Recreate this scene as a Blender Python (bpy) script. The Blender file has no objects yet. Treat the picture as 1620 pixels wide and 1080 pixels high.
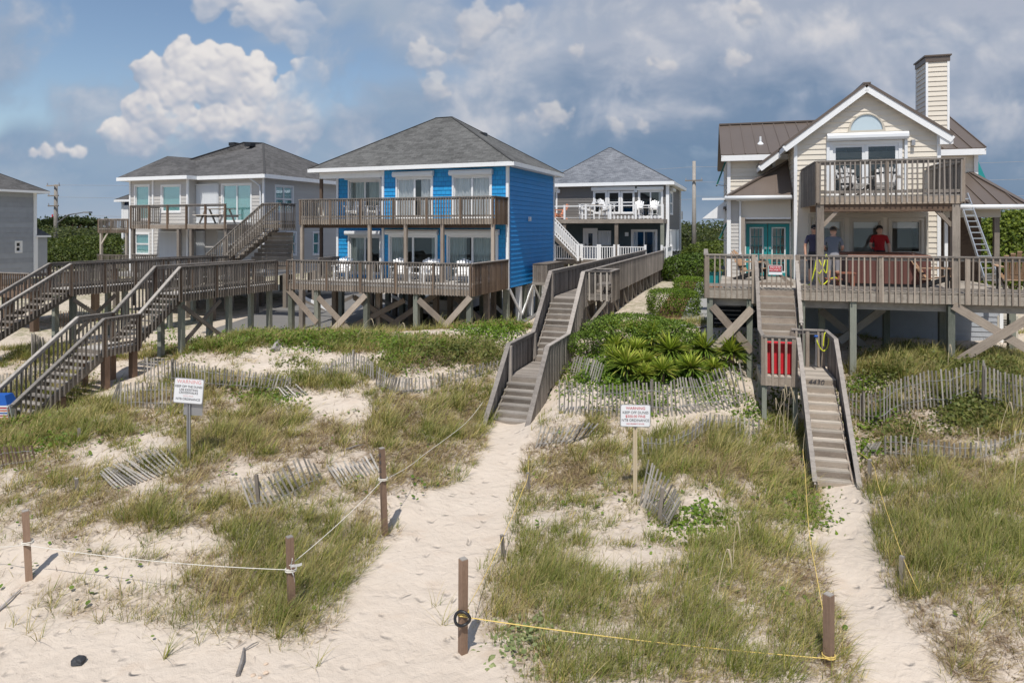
import bpy, math, random
import numpy as np
from mathutils import Vector, Matrix
random.seed(7); rng = np.random.default_rng(7)
S = bpy.context.scene; COL = S.collection
R = math.radians
# ------------------------------------------------------------------ camera
CAMZ, FPX, CX, HY = 5.6, 1080.0, 810.0, 360.0        # eye height (m); focal length and horizon of the photograph in its pixels
cam = bpy.data.objects.new('camera', bpy.data.cameras.new('camera')); COL.objects.link(cam)
cam.data.lens = 24.0; cam.data.sensor_width = 36.0; cam.data.shift_y = -180.0/1620.0
cam.data.clip_start = 0.1; cam.data.clip_end = 9000
cam.location = (0, 0, CAMZ); cam.rotation_euler = (R(90), 0, 0)
S.camera = cam
# ------------------------------------------------------------------ sun, sky, exposure
SUN_EL, SUN_H = R(60), Vector((-0.20, -0.98, 0)).normalized()       # horizontal direction towards the sun
sun = bpy.data.objects.new('sun', bpy.data.lights.new('sun', 'SUN')); COL.objects.link(sun)
sun.data.energy = 4.1; sun.data.angle = R(0.53); sun.data.color = (1.0, 0.95, 0.87)
_sd = Vector((SUN_H.x*math.cos(SUN_EL), SUN_H.y*math.cos(SUN_EL), math.sin(SUN_EL)))
sun.rotation_euler = _sd.to_track_quat('Z', 'Y').to_euler(); sun.location = _sd*60
vs = S.view_settings; vs.view_transform = 'Standard'; vs.look = 'None'; vs.exposure = 0.0; vs.gamma = 1.0; vs.use_curve_mapping = False
S.cycles.max_bounces = 5; S.cycles.transparent_max_bounces = 12; S.cycles.use_denoising = True
S.cycles.sample_clamp_indirect = 4.0

class NT:
    """tiny node-graph writer: every method returns an output socket"""
    def __init__(s, tree): s.t = tree; s.n = tree.nodes; s.l = tree.links
    def node(s, typ, ins=None, **at):
        nd = s.n.new(typ)
        for k, v in at.items(): setattr(nd, k, v)
        for k, v in (ins or {}).items(): s.set(nd.inputs[k], v)
        return nd
    def set(s, sock, v):
        if isinstance(v, bpy.types.NodeSocket): s.l.new(v, sock)
        elif isinstance(v, (tuple, list)) and sock.type == 'RGBA' and len(v) == 3: sock.default_value = (*v, 1)
        else: sock.default_value = v
    def m(s, op, a, b=0.0, c=0.0, clamp=False):
        nd = s.n.new('ShaderNodeMath'); nd.operation = op; nd.use_clamp = clamp
        for i, v in enumerate((a, b, c)): s.set(nd.inputs[i], v)
        return nd.outputs[0]
    def add(s, a, b): return s.m('ADD', a, b)
    def sub(s, a, b): return s.m('SUBTRACT', a, b)
    def mul(s, a, b): return s.m('MULTIPLY', a, b)
    def smooth(s, x, lo, hi):
        nd = s.n.new('ShaderNodeMapRange'); nd.interpolation_type = 'SMOOTHSTEP'
        s.set(nd.inputs[0], x); nd.inputs[1].default_value = lo; nd.inputs[2].default_value = hi
        return nd.outputs[0]
    def lin(s, x, lo, hi, a=0.0, b=1.0):
        nd = s.n.new('ShaderNodeMapRange'); s.set(nd.inputs[0], x)
        for i, v in enumerate((lo, hi, a, b)): nd.inputs[i+1].default_value = v
        return nd.outputs[0]
    def mix(s, f, a, b, mode='MIX'):
        nd = s.n.new('ShaderNodeMix'); nd.data_type = 'RGBA'; nd.blend_type = mode
        s.set(nd.inputs[0], f); s.set(nd.inputs[6], a); s.set(nd.inputs[7], b)
        return nd.outputs[2]
    def noise(s, vec, scale, detail=4, rough=0.55, dist=0.0, out=0):
        nd = s.n.new('ShaderNodeTexNoise'); s.set(nd.inputs['Vector'], vec) if vec is not None else None
        nd.inputs['Scale'].default_value = scale; nd.inputs['Detail'].default_value = detail
        nd.inputs['Roughness'].default_value = rough; nd.inputs['Distortion'].default_value = dist
        return nd.outputs[out]
    def vec(s, x, y, z):
        nd = s.n.new('ShaderNodeCombineXYZ')
        for i, v in enumerate((x, y, z)): s.set(nd.inputs[i], v)
        return nd.outputs[0]
    def sep(s, v):
        nd = s.n.new('ShaderNodeSeparateXYZ'); s.set(nd.inputs[0], v); return nd.outputs
    def vm(s, op, a, b=(0, 0, 0)):
        nd = s.n.new('ShaderNodeVectorMath'); nd.operation = op; s.set(nd.inputs[0], a); s.set(nd.inputs[1], b)
        return nd.outputs[0]
    def ramp(s, f, stops):
        nd = s.n.new('ShaderNodeValToRGB'); s.set(nd.inputs[0], f); e = nd.color_ramp.elements
        while len(e) < len(stops): e.new(0.5)
        for q, (p, c) in zip(e, stops): q.position = p; q.color = (*c, 1)
        return nd.outputs[0]

# ---- clouds: a cloud field worked out on the sky's directions (azimuth, elevation), heaped cumulus lit by the same sun
_gt = np.random.default_rng(3).uniform(0, 6.2831853, (256, 256)).astype(np.float32); _gc, _gs = np.cos(_gt), np.sin(_gt)
def vnoise(x, y, seed):
    x = (x+seed*19.37).astype(np.float32); y = (y+seed*7.91).astype(np.float32)
    fi = np.floor(x); fj = np.floor(y); a = x-fi; b = y-fj; i = fi.astype(np.int32) & 255; j = fj.astype(np.int32) & 255; i1 = (i+1) & 255; j1 = (j+1) & 255
    A = a*a*(3-2*a); B = b*b*(3-2*b)
    d00 = _gc[i, j]*a+_gs[i, j]*b; d10 = _gc[i1, j]*(a-1)+_gs[i1, j]*b; d01 = _gc[i, j1]*a+_gs[i, j1]*(b-1); d11 = _gc[i1, j1]*(a-1)+_gs[i1, j1]*(b-1)
    p = d00+(d10-d00)*A; return 1.45*(p+((d01+(d11-d01)*A)-p)*B)
def fbm(x, y, f, octv, seed, gain=.52):
    o = np.zeros(x.shape, np.float32); w = 1.0
    for k in range(octv): o += w*vnoise(x*f+k*13.7, y*f+k*5.3, seed+k); f *= 2.03; w *= gain
    return o
def sst(x, lo, hi): t = np.clip((x-lo)/(hi-lo), 0, 1); return t*t*(3-2*t)
def cramp(t, stops):
    ps = [q[0] for q in stops]; return np.stack([np.interp(t, ps, [q[1][k] for q in stops]) for k in range(3)], -1)
def over(c, a, c2, a2): return c*(1-a2[..., None])+c2*a2[..., None], 1-(1-a)*(1-a2)
def sky_sheet(px, py):
    """soft grey sheet and loose banks; px, py in photograph pixels (a direction measure)"""
    wx, wy = px+40*fbm(px, py, 1/260, 3, 3), py+22*fbm(px, py, 1/200, 3, 4)
    soft = fbm(wx, wy*1.9, 1/420, 4, 10); wisp = fbm(wx, wy*1.7, 1/190, 6, 20, .56); n1 = fbm(wx, wy, 1/120, 7, 30, .55)
    el = (HY-py)/FPX; right = sst(px, 470, 1080)
    sheet = .9*soft+sst(px, 400, 640)+1.25*sst(-el, -.20, -.06)
    sheet = sheet-.35*(1-sst(px, 300, 560))*sst(el, .12, .22)
    a = sst(sheet, .12, .85)*.94
    e = el/.34+.28*wisp*sst(el, -.02, .12)
    cr = cramp(e, [(0, (.285, .365, .480)), (.16, (.152, .234, .362)), (.36, (.178, .255, .380)), (.58, (.285, .345, .455)), (.82, (.430, .465, .550)), (1.1, (.370, .420, .520))])
    cl = cramp(e, [(0, (.370, .440, .545)), (.22, (.245, .345, .490)), (.5, (.300, .390, .515)), (1, (.380, .450, .550))])
    c = cl*(1-right[..., None])+cr*right[..., None]
    bank = np.full_like(px, -1.0)
    for x, y, rx, ry in ((760, 70, 200, 150), (700, 160, 100, 80), (930, 170, 250, 75), (1110, 95, 170, 60), (1190, 40, 90, 60), (590, 150, 110, 190), (1480, 70, 330, 70), (1560, 180, 200, 60), (5, 60, 85, 190), (120, 175, 150, 75), (10, 245, 150, 60), (1250, 150, 120, 40)):
        bank = np.maximum(bank, 1-np.hypot((px-x)/rx, (py-y)/ry))
    bk = .66*bank+.50*n1+.25*wisp; ab = sst(bk, -.02, .72)*.80*(1-.55*right*sst(py, 150, 240))
    t = .34+.42*n1+.24*fbm(wx+9, wy-16, 1/120, 7, 30, .55)*-1+.30*wisp+.14*right
    cb = cramp(t, [(0, (.25, .335, .46)), (.35, (.36, .42, .53)), (.62, (.52, .545, .61)), (1, (.72, .70, .71))])
    c2, a2 = over(c, a, cb, ab); return c2, np.maximum(a, a2), n1
def puff_field(px, py, st, blobs, seed, r0, n_per):
    """relief of heaped billows: big lobes carry middle ones, those carry small ones"""
    rg = np.random.default_rng(seed); H = np.full(px.shape, -1e3); x0, y0 = px[0, 0], py[0, 0]
    def stamp(cx, cy, r, base):
        i0, i1 = int((cy-r-y0)/st), int((cy+r-y0)/st)+2; j0, j1 = int((cx-r-x0)/st), int((cx+r-x0)/st)+2
        i0, j0 = max(i0, 0), max(j0, 0)
        if i1 <= i0 or j1 <= j0: return
        X, Y = px[i0:i1, j0:j1], py[i0:i1, j0:j1]
        if X.size == 0: return
        d2 = (X-cx)**2+(Y-cy)**2; h = np.where(d2 < r*r, base+np.sqrt(np.maximum(r*r-d2, 0)), -1e3); np.maximum(H[i0:i1, j0:j1], h, out=H[i0:i1, j0:j1])
    for bx, by, rx, ry in blobs:
        n = max(5, int(n_per*(rx*ry)/(r0*r0)))
        for _ in range(n):
            a = rg.uniform(0, 6.283); q = math.sqrt(rg.uniform(0, 1)); cx, cy = bx+rx*q*math.cos(a)*.85, by+ry*q*math.sin(a)*.85
            base = 1.5*min(rx, ry)*math.sqrt(max(0, 1-q*q)); r = r0*rg.uniform(.55, 1.25)*min(1, .45+ry/60); stamp(cx, cy, r, base-r*.4)
            for _ in range(7):
                a2 = rg.uniform(0, 6.283); q2 = math.sqrt(rg.uniform(.05, 1)); r2 = r*rg.uniform(.25, .5)
                x2, y2 = cx+r*q2*math.cos(a2)*.95, cy+r*q2*math.sin(a2)*.95; b2 = base-r*.4+r*math.sqrt(max(0, 1-q2*q2*.9)); stamp(x2, y2, r2, b2-r2*.35)
                for _ in range(4):
                    a3 = rg.uniform(0, 6.283); q3 = math.sqrt(rg.uniform(.1, 1)); r3 = r2*rg.uniform(.3, .55)
                    stamp(x2+r2*q3*math.cos(a3), y2+r2*q3*math.sin(a3), r3, b2-r2*.35+r2*math.sqrt(max(0, 1-q3*q3*.9))-r3*.3)
    return H
def blur(a, n):
    for ax in (0, 1):
        p = np.cumsum(np.pad(a, [(n+1, n) if k == ax else (0, 0) for k in (0, 1)], 'edge'), ax); a = (np.take(p, range(2*n+1, p.shape[ax]), ax)-np.take(p, range(0, p.shape[ax]-2*n-1), ax))/(2*n+1)
    return a
def cumulus(px, py, st, blobs, seed, r0, n_per, soft, dim):
    wx = px+5*fbm(px, py, 1/38, 4, seed+60)+2.0*fbm(px, py, 1/11, 3, seed+61); wy = py+5*fbm(px, py, 1/38, 4, seed+70)+2.0*fbm(px, py, 1/11, 3, seed+71)
    H = puff_field(px, py, st, blobs, seed, r0, n_per); m = (H > -500).astype(float)
    j = np.clip(((wx-px[0, 0])/st).round().astype(int), 0, px.shape[1]-1); i = np.clip(((wy-py[0, 0])/st).round().astype(int), 0, px.shape[0]-1)
    H = np.where(m > 0, H, 0)[i, j]; m = m[i, j]
    mb = blur(m, soft); Hs = blur(blur(H, 1), 1)
    gy, gx = np.gradient(Hs, st); gb_y, gb_x = np.gradient(blur(H, 12), st)
    def lam(gx, gy, k): n = np.sqrt(1+k*k*(gx*gx+gy*gy)); return (-.18*(-k*gx)*-1 + .80*(k*gy) + .57)/n
    L = .55*lam(gx, gy, .55)+.45*lam(gb_x, gb_y, .8)          # sun from behind the viewer, high: tops bright, undersides dull
    t = .10+.86*L+.10*fbm(px, py, 1/55, 5, seed+80)
    c = cramp(t, [(0, (.36, .42, .53)), (.3, (.47, .505, .585)), (.55, (.61, .605, .64)), (.85, (.80, .765, .745)), (1.1, (.86, .82, .79))])
    a = sst(mb+.30*fbm(px, py, 1/20, 5, seed+90)*(mb < .98), .28, .70)*dim
    return c, a
def cloud_image():
    st = 1.8; px, py = np.meshgrid(np.arange(-220, 1840, st), np.arange(-330, 385, st))
    c, a, n1 = sky_sheet(px, py)
    ww = sst(py+60*fbm(px, py, 1/60, 4, 5), 262, 190)        # cumulus bases melt into the haze below
    c1, a1 = cumulus(px, py, st, [(280, 125, 58, 45), (350, 118, 55, 42), (295, 180, 95, 40), (430, 150, 62, 55), (400, 195, 100, 45), (212, 212, 52, 22), (480, 125, 32, 38), (470, 185, 40, 40)], 2, 30, 2.6, 2, .97)
    c, a = over(c, a, c1, a1*np.clip(.25+ww, 0, 1)*(1-.80*sst(px+60*n1, 420, 530)))
    c1, a1 = cumulus(px, py, st, [(345, 0, 55, 30), (410, 22, 45, 34), (462, 45, 32, 42), (330, -60, 90, 50)], 9, 24, 2.2, 4, .85); c, a = over(c, a, c1, a1*(1-.6*sst(px, 440, 510)))
    c1, a1 = cumulus(px, py, st, [(90, 237, 34, 7), (65, 241, 26, 5), (115, 240, 20, 4)], 5, 12, 4.5, 3, .85); c, a = over(c, a, c1, a1)
    far = [(790, 20, 42, 30), (745, 60, 45, 40), (690, 150, 34, 30), (900, 80, 30, 12), (1035, 105, 40, 12), (1140, 95, 48, 12), (1180, 15, 40, 22), (880, 185, 70, 18), (1000, 195, 40, 12), (670, 85, 30, 30)]
    c1, a1 = cumulus(px, py, st, far, 11, 17, 1.5, 7, .62); c, a = over(c, a, c1*.93, a1)
    # onto the whole sky: fine in the part measured above, around it the same cloud, thinned behind the viewer for more fill light
    NX, NY = 4096, 2048; img = np.zeros((NY, NX, 4), np.float32)
    q = 8; az, el = np.meshgrid((np.arange(0, NX//q)+.5)/(NX//q)*2*np.pi-np.pi, (np.arange(0, NY//q)+.5)/(NY//q)*np.pi-np.pi/2)
    te = np.tan(np.clip(el, -.05, 1.25)); cf, af, _ = sky_sheet(np.abs(az)*np.sign(az)*FPX*1.02+CX, HY-te*FPX*.75)
    af = af*(1-.45*sst(np.abs(az), .9, 1.6)); lo = np.concatenate([cf, af[..., None]], -1); lo = np.repeat(np.repeat(lo, q, 0), q, 1)
    azf = (np.arange(NX)+.5)/NX*2*np.pi-np.pi; elf = (np.arange(NY)+.5)/NY*np.pi-np.pi/2
    jj = np.where(np.abs(azf) < .80)[0]; ii = np.where((elf > -.02) & (elf < .52))[0]
    A, E = np.meshgrid(azf[jj], elf[ii]); PX = CX+FPX*np.tan(A); PY = HY-FPX*np.tan(E)/np.cos(A)
    fx = np.clip((PX-px[0, 0])/st, 0, px.shape[1]-2); fy = np.clip((PY-py[0, 0])/st, 0, px.shape[0]-2); x0 = fx.astype(int); y0 = fy.astype(int); fx = (fx-x0)[..., None]; fy = (fy-y0)[..., None]
    hi = np.concatenate([c, a[..., None]], -1); hv = (hi[y0, x0]*(1-fx)+hi[y0, x0+1]*fx)*(1-fy)+(hi[y0+1, x0]*(1-fx)+hi[y0+1, x0+1]*fx)*fy
    wgt = (sst(PX, -215, -60)*sst(-PX, -1835, -1680)*sst(PY, -320, -90))[..., None]
    lo[np.ix_(ii, jj)] = lo[np.ix_(ii, jj)]*(1-wgt)+hv*wgt
    lin = np.clip(lo[..., :3], 0, 1); img[..., :3] = np.where(lin <= .0031308, 12.92*lin, 1.055*lin**(1/2.4)-.055); img[..., 3] = np.clip(lo[..., 3], 0, 1)
    im = bpy.data.images.new('cloud_field', NX, NY, alpha=True); im.alpha_mode = 'CHANNEL_PACKED'; im.pixels.foreach_set(img.ravel()); im.update(); return im
def build_world():
    w = bpy.data.worlds.new('World'); S.world = w; w.use_nodes = True
    g = NT(w.node_tree); g.n.clear()
    tc = g.node('ShaderNodeTexCoord').outputs['Generated']
    sky = g.node('ShaderNodeTexSky', sky_type='NISHITA', sun_disc=False, sun_elevation=SUN_EL,
                 sun_rotation=math.atan2(SUN_H.x, SUN_H.y), air_density=1.0, dust_density=0.6, ozone_density=1.2).outputs[0]
    bg_sky = g.node('ShaderNodeBackground', {'Color': sky, 'Strength': 0.115})
    x, y, z = g.sep(tc)
    u = g.add(g.m('DIVIDE', g.m('ARCTAN2', x, y), 2*math.pi), .5); v = g.add(g.m('DIVIDE', g.m('ARCSINE', z), math.pi), .5)
    ti = g.node('ShaderNodeTexImage', {'Vector': g.vec(u, v, 0)}, extension='EXTEND'); ti.image = cloud_image()
    # the blue between the clouds is the Nishita sky; the clouds scatter the same daylight
    bg_c = g.node('ShaderNodeBackground', {'Color': ti.outputs['Color'], 'Strength': 1.0})
    mixn = g.node('ShaderNodeMixShader', {0: ti.outputs['Alpha'], 1: bg_sky.outputs[0], 2: bg_c.outputs[0]})
    g.node('ShaderNodeOutputWorld', {0: mixn.outputs[0]})
    w.cycles.sampling_method = 'MANUAL'; w.cycles.sample_map_resolution = 512
build_world()
# ------------------------------------------------------------------ materials
MATS = {}
def new_mat(name):
    m = bpy.data.materials.new(name); m.use_nodes = True; g = NT(m.node_tree); g.n.clear(); MATS[name] = m
    g.bsdf = g.node('ShaderNodeBsdfPrincipled'); g.out = g.node('ShaderNodeOutputMaterial', {0: g.bsdf.outputs[0]})
    return m, g
def bump(g, h, strength=0.3, dist=0.02):
    g.set(g.bsdf.inputs['Normal'], g.node('ShaderNodeBump', {'Height': h, 'Strength': strength, 'Distance': dist}).outputs[0])
def plain(name, col, rough=0.6, var=0.10, scale=3.0, metal=0.0, dirt=0.0, bumpy=0.0):
    """a painted or moulded surface: base colour with faint mottling, per-piece variation and optional grime"""
    m, g = new_mat(name)
    pos = g.node('ShaderNodeNewGeometry').outputs['Position']
    rnd = g.node('ShaderNodeObjectInfo').outputs['Random']
    f = g.add(g.mul(g.sub(g.noise(pos, scale, 5, 0.6), 0.5), 2*var), g.mul(g.sub(rnd, 0.5), var))
    c = g.mix(1.0, (*col, 1), g.vec(g.add(1, f), g.add(1, f), g.add(1, f)), 'MULTIPLY')
    if dirt:
        st = g.smooth(g.noise(g.vm('MULTIPLY', pos, (3, 3, .5)), 2.0, 6, 0.65), 0.5, 0.75)
        c = g.mix(g.mul(st, dirt), c, (.20, .17, .13, 1))
    g.set(g.bsdf.inputs['Base Color'], c)
    g.bsdf.inputs['Roughness'].default_value = rough; g.bsdf.inputs['Metallic'].default_value = metal
    if bumpy: bump(g, g.noise(pos, 40, 3), bumpy, 0.01)
    return m
def wood(name, c0, c1, grain=1.0, rough=0.85, var=0.30):
    """weathered timber; pieces are unit boxes with X along the grain, so object coordinates follow each board"""
    m, g = new_mat(name)
    oi = g.node('ShaderNodeObjectInfo'); rnd = oi.outputs['Random']
    ob = g.node('ShaderNodeTexCoord').outputs['Object']; pos = g.node('ShaderNodeNewGeometry').outputs['Position']
    v = g.vm('ADD', g.vm('MULTIPLY', ob, (2.5, 5, 5)), g.vec(g.mul(rnd, 91), g.mul(rnd, 37), g.mul(rnd, 53)))
    n1 = g.noise(v, 2.4, 6, 0.65, 0.4); n2 = g.noise(pos, 1.3, 4, 0.6); n3 = g.noise(pos, 28, 3, 0.6)
    f = g.add(g.add(g.mul(g.sub(n1, .5), 1.3*grain), g.mul(g.sub(n2, .5), .9)), g.add(g.mul(rnd, .6), g.mul(g.sub(n3, .5), .35)))
    c = g.mix(g.m('ADD', f, 0.2, clamp=True), (*c0, 1), (*c1, 1))
    k = g.lin(g.m('FRACT', g.mul(rnd, 7.31)), 0, 1, 1-var, 1+var*.6)
    c = g.mix(1.0, c, g.vec(k, k, k), 'MULTIPLY')
    knots = g.smooth(g.noise(g.vm('MULTIPLY', v, (2.2, 1, 1)), 3.2, 1, .4), 0.70, 0.78)
    c = g.mix(g.mul(knots, .5), c, (.05, .04, .035, 1))
    g.set(g.bsdf.inputs['Base Color'], c); g.bsdf.inputs['Roughness'].default_value = rough
    bump(g, g.add(n1, g.mul(n3, .4)), 0.35, 0.01)
    return m
def shingle(name, c0, c1, sx=0.30, sy=0.14):
    """asphalt roof shingles on UVs in metres: courses with staggered tabs of varied tone"""
    m, g = new_mat(name)
    uv = g.node('ShaderNodeUVMap').outputs[0]; pos = g.node('ShaderNodeNewGeometry').outputs['Position']
    br = g.node('ShaderNodeTexBrick', {'Vector': uv, 'Color1': (0, 0, 0), 'Color2': (1, 1, 1), 'Mortar': (.5, .5, .5), 'Scale': 1.0, 'Mortar Size': 0.006,
                                       'Mortar Smooth': 0.2, 'Brick Width': sx, 'Row Height': sy})
    br.offset = 0.5
    n = g.noise(pos, 9, 5, .6); nb = g.noise(pos, .7, 3, .5)
    f = g.m('ADD', g.add(g.mul(br.outputs['Color'], .38), g.mul(g.sub(n, .3), .7)), g.mul(g.sub(nb, .5), .7), clamp=True)
    c = g.mix(f, (*c0, 1), (*c1, 1)); c = g.mix(g.mul(br.outputs['Fac'], .55), c, (.03, .03, .032, 1))
    g.set(g.bsdf.inputs['Base Color'], c); g.bsdf.inputs['Roughness'].default_value = 0.92
    yy = g.m('FRACT', g.m('DIVIDE', g.sep(uv)[1], sy))
    bump(g, g.add(g.mul(yy, -1), g.mul(n, .4)), 0.6, 0.012)
    return m
plain('white_trim', (.82, .83, .84), .45, .04, dirt=.10)
plain('white_vinyl', (.80, .80, .80), .35, .03)
plain('white_metal', (.72, .74, .76), .35, .04)
plain('blue_side', (.014, .265, .66), .55, .12, 1.2, dirt=.07)
m, g = new_mat('blue_shingle')
pos = g.node('ShaderNodeNewGeometry').outputs['Position']; uv = g.node('ShaderNodeUVMap').outputs[0]
br = g.node('ShaderNodeTexBrick', {'Vector': uv, 'Color1': (.014, .27, .60), 'Color2': (.02, .32, .66), 'Mortar': (.006, .13, .34), 'Scale': 1.0, 'Mortar Size': .007, 'Brick Width': .22, 'Row Height': .19})
g.set(g.bsdf.inputs['Base Color'], g.mix(.25, br.outputs['Color'], g.noise(pos, 6, 4, .6, out=1), 'SOFT_LIGHT')); g.bsdf.inputs['Roughness'].default_value = .55
plain('grey_siding', (.52, .50, .475), .55, .06, 1.0)
plain('slate_siding', (.33, .35, .38), .7, .16, 2.5)
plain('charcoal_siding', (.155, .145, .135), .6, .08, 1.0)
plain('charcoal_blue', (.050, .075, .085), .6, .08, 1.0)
plain('navy', (.02, .04, .10), .5, .05)
plain('beige_vinyl', (.705, .645, .55), .45, .05, .8, dirt=.06)
plain('beige_trim', (.50, .46, .39), .5, .05)
plain('metal_roof', (.150, .118, .098), .42, .09, .7, metal=.25, dirt=.12)
plain('teal_paint', (.016, .27, .28), .45, .06)
plain('green_metal', (.004, .12, .095), .4, .05)
plain('aluminium', (.62, .64, .66), .35, .05, metal=.8)
plain('grey_metal', (.38, .38, .39), .45, .05, metal=.6)
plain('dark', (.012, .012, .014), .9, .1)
plain('interior', (.10, .095, .09), .9, .1)
plain('black_plastic', (.018, .018, .02), .4, .05)
plain('red_paint', (.56, .012, .024), .5, .10, 6, dirt=.08)
plain('brown_tub', (.115, .045, .036), .55, .08)
plain('brown_table', (.26, .10, .06), .6, .08)
plain('tan_plastic', (.47, .30, .185), .55, .08)
plain('grey_plastic', (.42, .41, .40), .5, .06)
plain('orange_plastic', (.68, .28, .16), .5, .08)
plain('terracotta', (.35, .14, .06), .7, .1)
plain('yellow_hose', (.68, .72, .04), .4, .05)
plain('yellow_rope', (.72, .53, .16), .8, .12, 20)
plain('white_rope', (.72, .69, .62), .8, .08, 20)
plain('rope_tan', (.55, .46, .32), .85, .1, 20)
plain('pale_glass', (.50, .60, .66), .08, .04)
plain('car_white', (.62, .62, .62), .25, .03)
plain('tyre', (.02, .02, .02), .8, .1)
plain('concrete', (.17, .165, .16), .9, .12, 2.0, bumpy=.3)
plain('gravel', (.40, .40, .39), .95, .35, 22.0, bumpy=.8)
plain('mulch', (.20, .085, .055), .95, .3, 18.0, bumpy=.8)
plain('rock', (.035, .037, .042), .7, .3, 20, bumpy=.6)
plain('shell', (.62, .48, .36), .6, .15, 30)
plain('wire', (.35, .35, .36), .5, .05)
plain('skin_light', (.62, .36, .26), .55, .05, 8); plain('skin_tan', (.46, .25, .17), .55, .05, 8)
plain('hair_dark', (.016, .011, .009), .6, .2, 40)
plain('shirt_red', (.42, .010, .014), .8, .07, 12); plain('shirt_purple', (.050, .045, .085), .8, .07, 12); plain('shirt_grey', (.165, .185, .225), .8, .07, 12)
plain('shorts_grey', (.30, .30, .32), .85, .08, 12); plain('shorts_dark', (.03, .03, .035), .85, .08, 12); plain('shoe', (.12, .12, .13), .7, .1)
plain('hat_tan', (.30, .22, .15), .85, .2, 30)
plain('sign_white', (.80, .81, .83), .35, .03, 5); plain('ink_red', (.50, .02, .03), .5, .04); plain('ink_faded', (.74, .36, .36), .5, .04); plain('ink_black', (.05, .05, .06), .5, .04)
plain('ink_pale', (.80, .62, .62), .5, .04)
plain('bag_blue', (.012, .10, .42), .5, .1); plain('bag_white', (.74, .74, .74), .6, .05); plain('bag_orange', (.62, .14, .05), .6, .05); plain('bag_red', (.50, .03, .05), .6, .05)
plain('water', (.010, .045, .070), .12, .1, .05, bumpy=.15)
wood('wood_grey', (.105, .085, .070), (.345, .300, .255))
wood('wood_rail', (.150, .130, .116), (.390, .350, .312))
wood('wood_silver', (.190, .172, .155), (.440, .405, .365))
wood('wood_brown', (.090, .055, .038), (.250, .175, .120))
wood('wood_dry', (.255, .225, .190), (.555, .500, .435))
wood('wood_warm', (.195, .155, .125), (.455, .385, .315))
wood('wood_deck', (.330, .310, .290), (.600, .570, .530))
wood('wood_green', (.110, .125, .100), (.330, .340, .285))
wood('wood_post', (.120, .070, .045), (.320, .215, .150))
wood('picket', (.190, .172, .150), (.470, .435, .390), var=.45)
wood('drift', (.16, .14, .13), (.42, .39, .36))
shingle('asphalt_grey', (.060, .060, .058), (.205, .205, .200))
shingle('asphalt_blue', (.095, .105, .125), (.320, .335, .365))
shingle('asphalt_dark', (.050, .048, .047), (.170, .165, .165))
# glass: part mirror, part window into the dim room behind it
m, g = new_mat('glass'); g.n.remove(g.bsdf)
tr = g.node('ShaderNodeBsdfTransparent', {0: (.975, .985, .99)}); gl = g.node('ShaderNodeBsdfGlossy', {0: (.82, .90, .95), 'Roughness': .015})
fr = g.add(g.mul(g.node('ShaderNodeFresnel', {0: 1.5}).outputs[0], .60), .03)
g.set(g.out.inputs[0], g.node('ShaderNodeMixShader', {0: fr, 1: tr.outputs[0], 2: gl.outputs[0]}).outputs[0])
def cloth(name, col, tl=.35):
    m, g = new_mat(name)
    g.bsdf.inputs['Base Color'].default_value = (*col, 1); g.bsdf.inputs['Roughness'].default_value = .9
    t = g.node('ShaderNodeBsdfTranslucent', {0: col}); g.set(g.out.inputs[0], g.node('ShaderNodeMixShader', {0: tl, 1: g.bsdf.outputs[0], 2: t.outputs[0]}).outputs[0])
cloth('curtain', (.93, .92, .90), .2); cloth('curtain_green', (.58, .64, .60)); cloth('blind_teal', (.42, .84, .74), .03); cloth('mesh_green', (.03, .25, .22))
# foliage: colour per leaf from the mesh, a little light through the blade
def leafmat(name, rough=.55, tl=.28):
    m, g = new_mat(name)
    c = g.node('ShaderNodeAttribute', attribute_name='Col').outputs[0]
    g.set(g.bsdf.inputs['Base Color'], c); g.bsdf.inputs['Roughness'].default_value = rough
    g.bsdf.inputs['Specular IOR Level'].default_value = .3
    t = g.node('ShaderNodeBsdfTranslucent', {0: g.mix(.35, c, (.5, .6, .05, 1), 'SOFT_LIGHT')})
    g.set(g.out.inputs[0], g.node('ShaderNodeMixShader', {0: tl, 1: g.bsdf.outputs[0], 2: t.outputs[0]}).outputs[0])
leafmat('leaf'); leafmat('grass', .7, .25)
# sand: fine grain, wind ripples, litter and damp stains of its own
m, g = new_mat('sand')
pos = g.node('ShaderNodeNewGeometry').outputs['Position']
n1 = g.noise(pos, .35, 5, .6); n2 = g.noise(pos, 3.0, 6, .62); n3 = g.noise(pos, 60, 3, .6); n4 = g.noise(g.vm('MULTIPLY', pos, (1, 1.6, 1)), 1.1, 6, .6)
c = g.mix(g.m('ADD', g.mul(n1, .5), g.mul(n2, .5), clamp=True), (.515, .430, .348, 1), (.695, .615, .528, 1))
c = g.mix(g.mul(g.smooth(n4, .56, .72), .35), c, (.50, .385, .29, 1))
gr = g.node('ShaderNodeAttribute', attribute_name='litter').outputs['Fac']
lit = g.mul(gr, g.smooth(g.noise(pos, 5.5, 7, .72), .40, .60))
c = g.mix(lit, c, g.mix(g.noise(pos, 17, 4, .6), (.16, .115, .08, 1), (.36, .28, .19, 1)))
tf = g.node('ShaderNodeAttribute', attribute_name='turf').outputs['Fac']
c = g.mix(g.mul(tf, g.smooth(g.noise(pos, 3.5, 6, .7), .38, .62)), c, g.mix(n2, (.085, .11, .03, 1), (.20, .21, .075, 1)))
c = g.mix(g.mul(g.sub(n3, .45), .5), c, (.42, .33, .26, 1))
g.set(g.bsdf.inputs['Base Color'], c); g.bsdf.inputs['Roughness'].default_value = .95; g.bsdf.inputs['Specular IOR Level'].default_value = .1
foot = g.noise(g.vm('MULTIPLY', pos, (1, 1, 1)), 4.5, 3, .5, .6)
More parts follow.
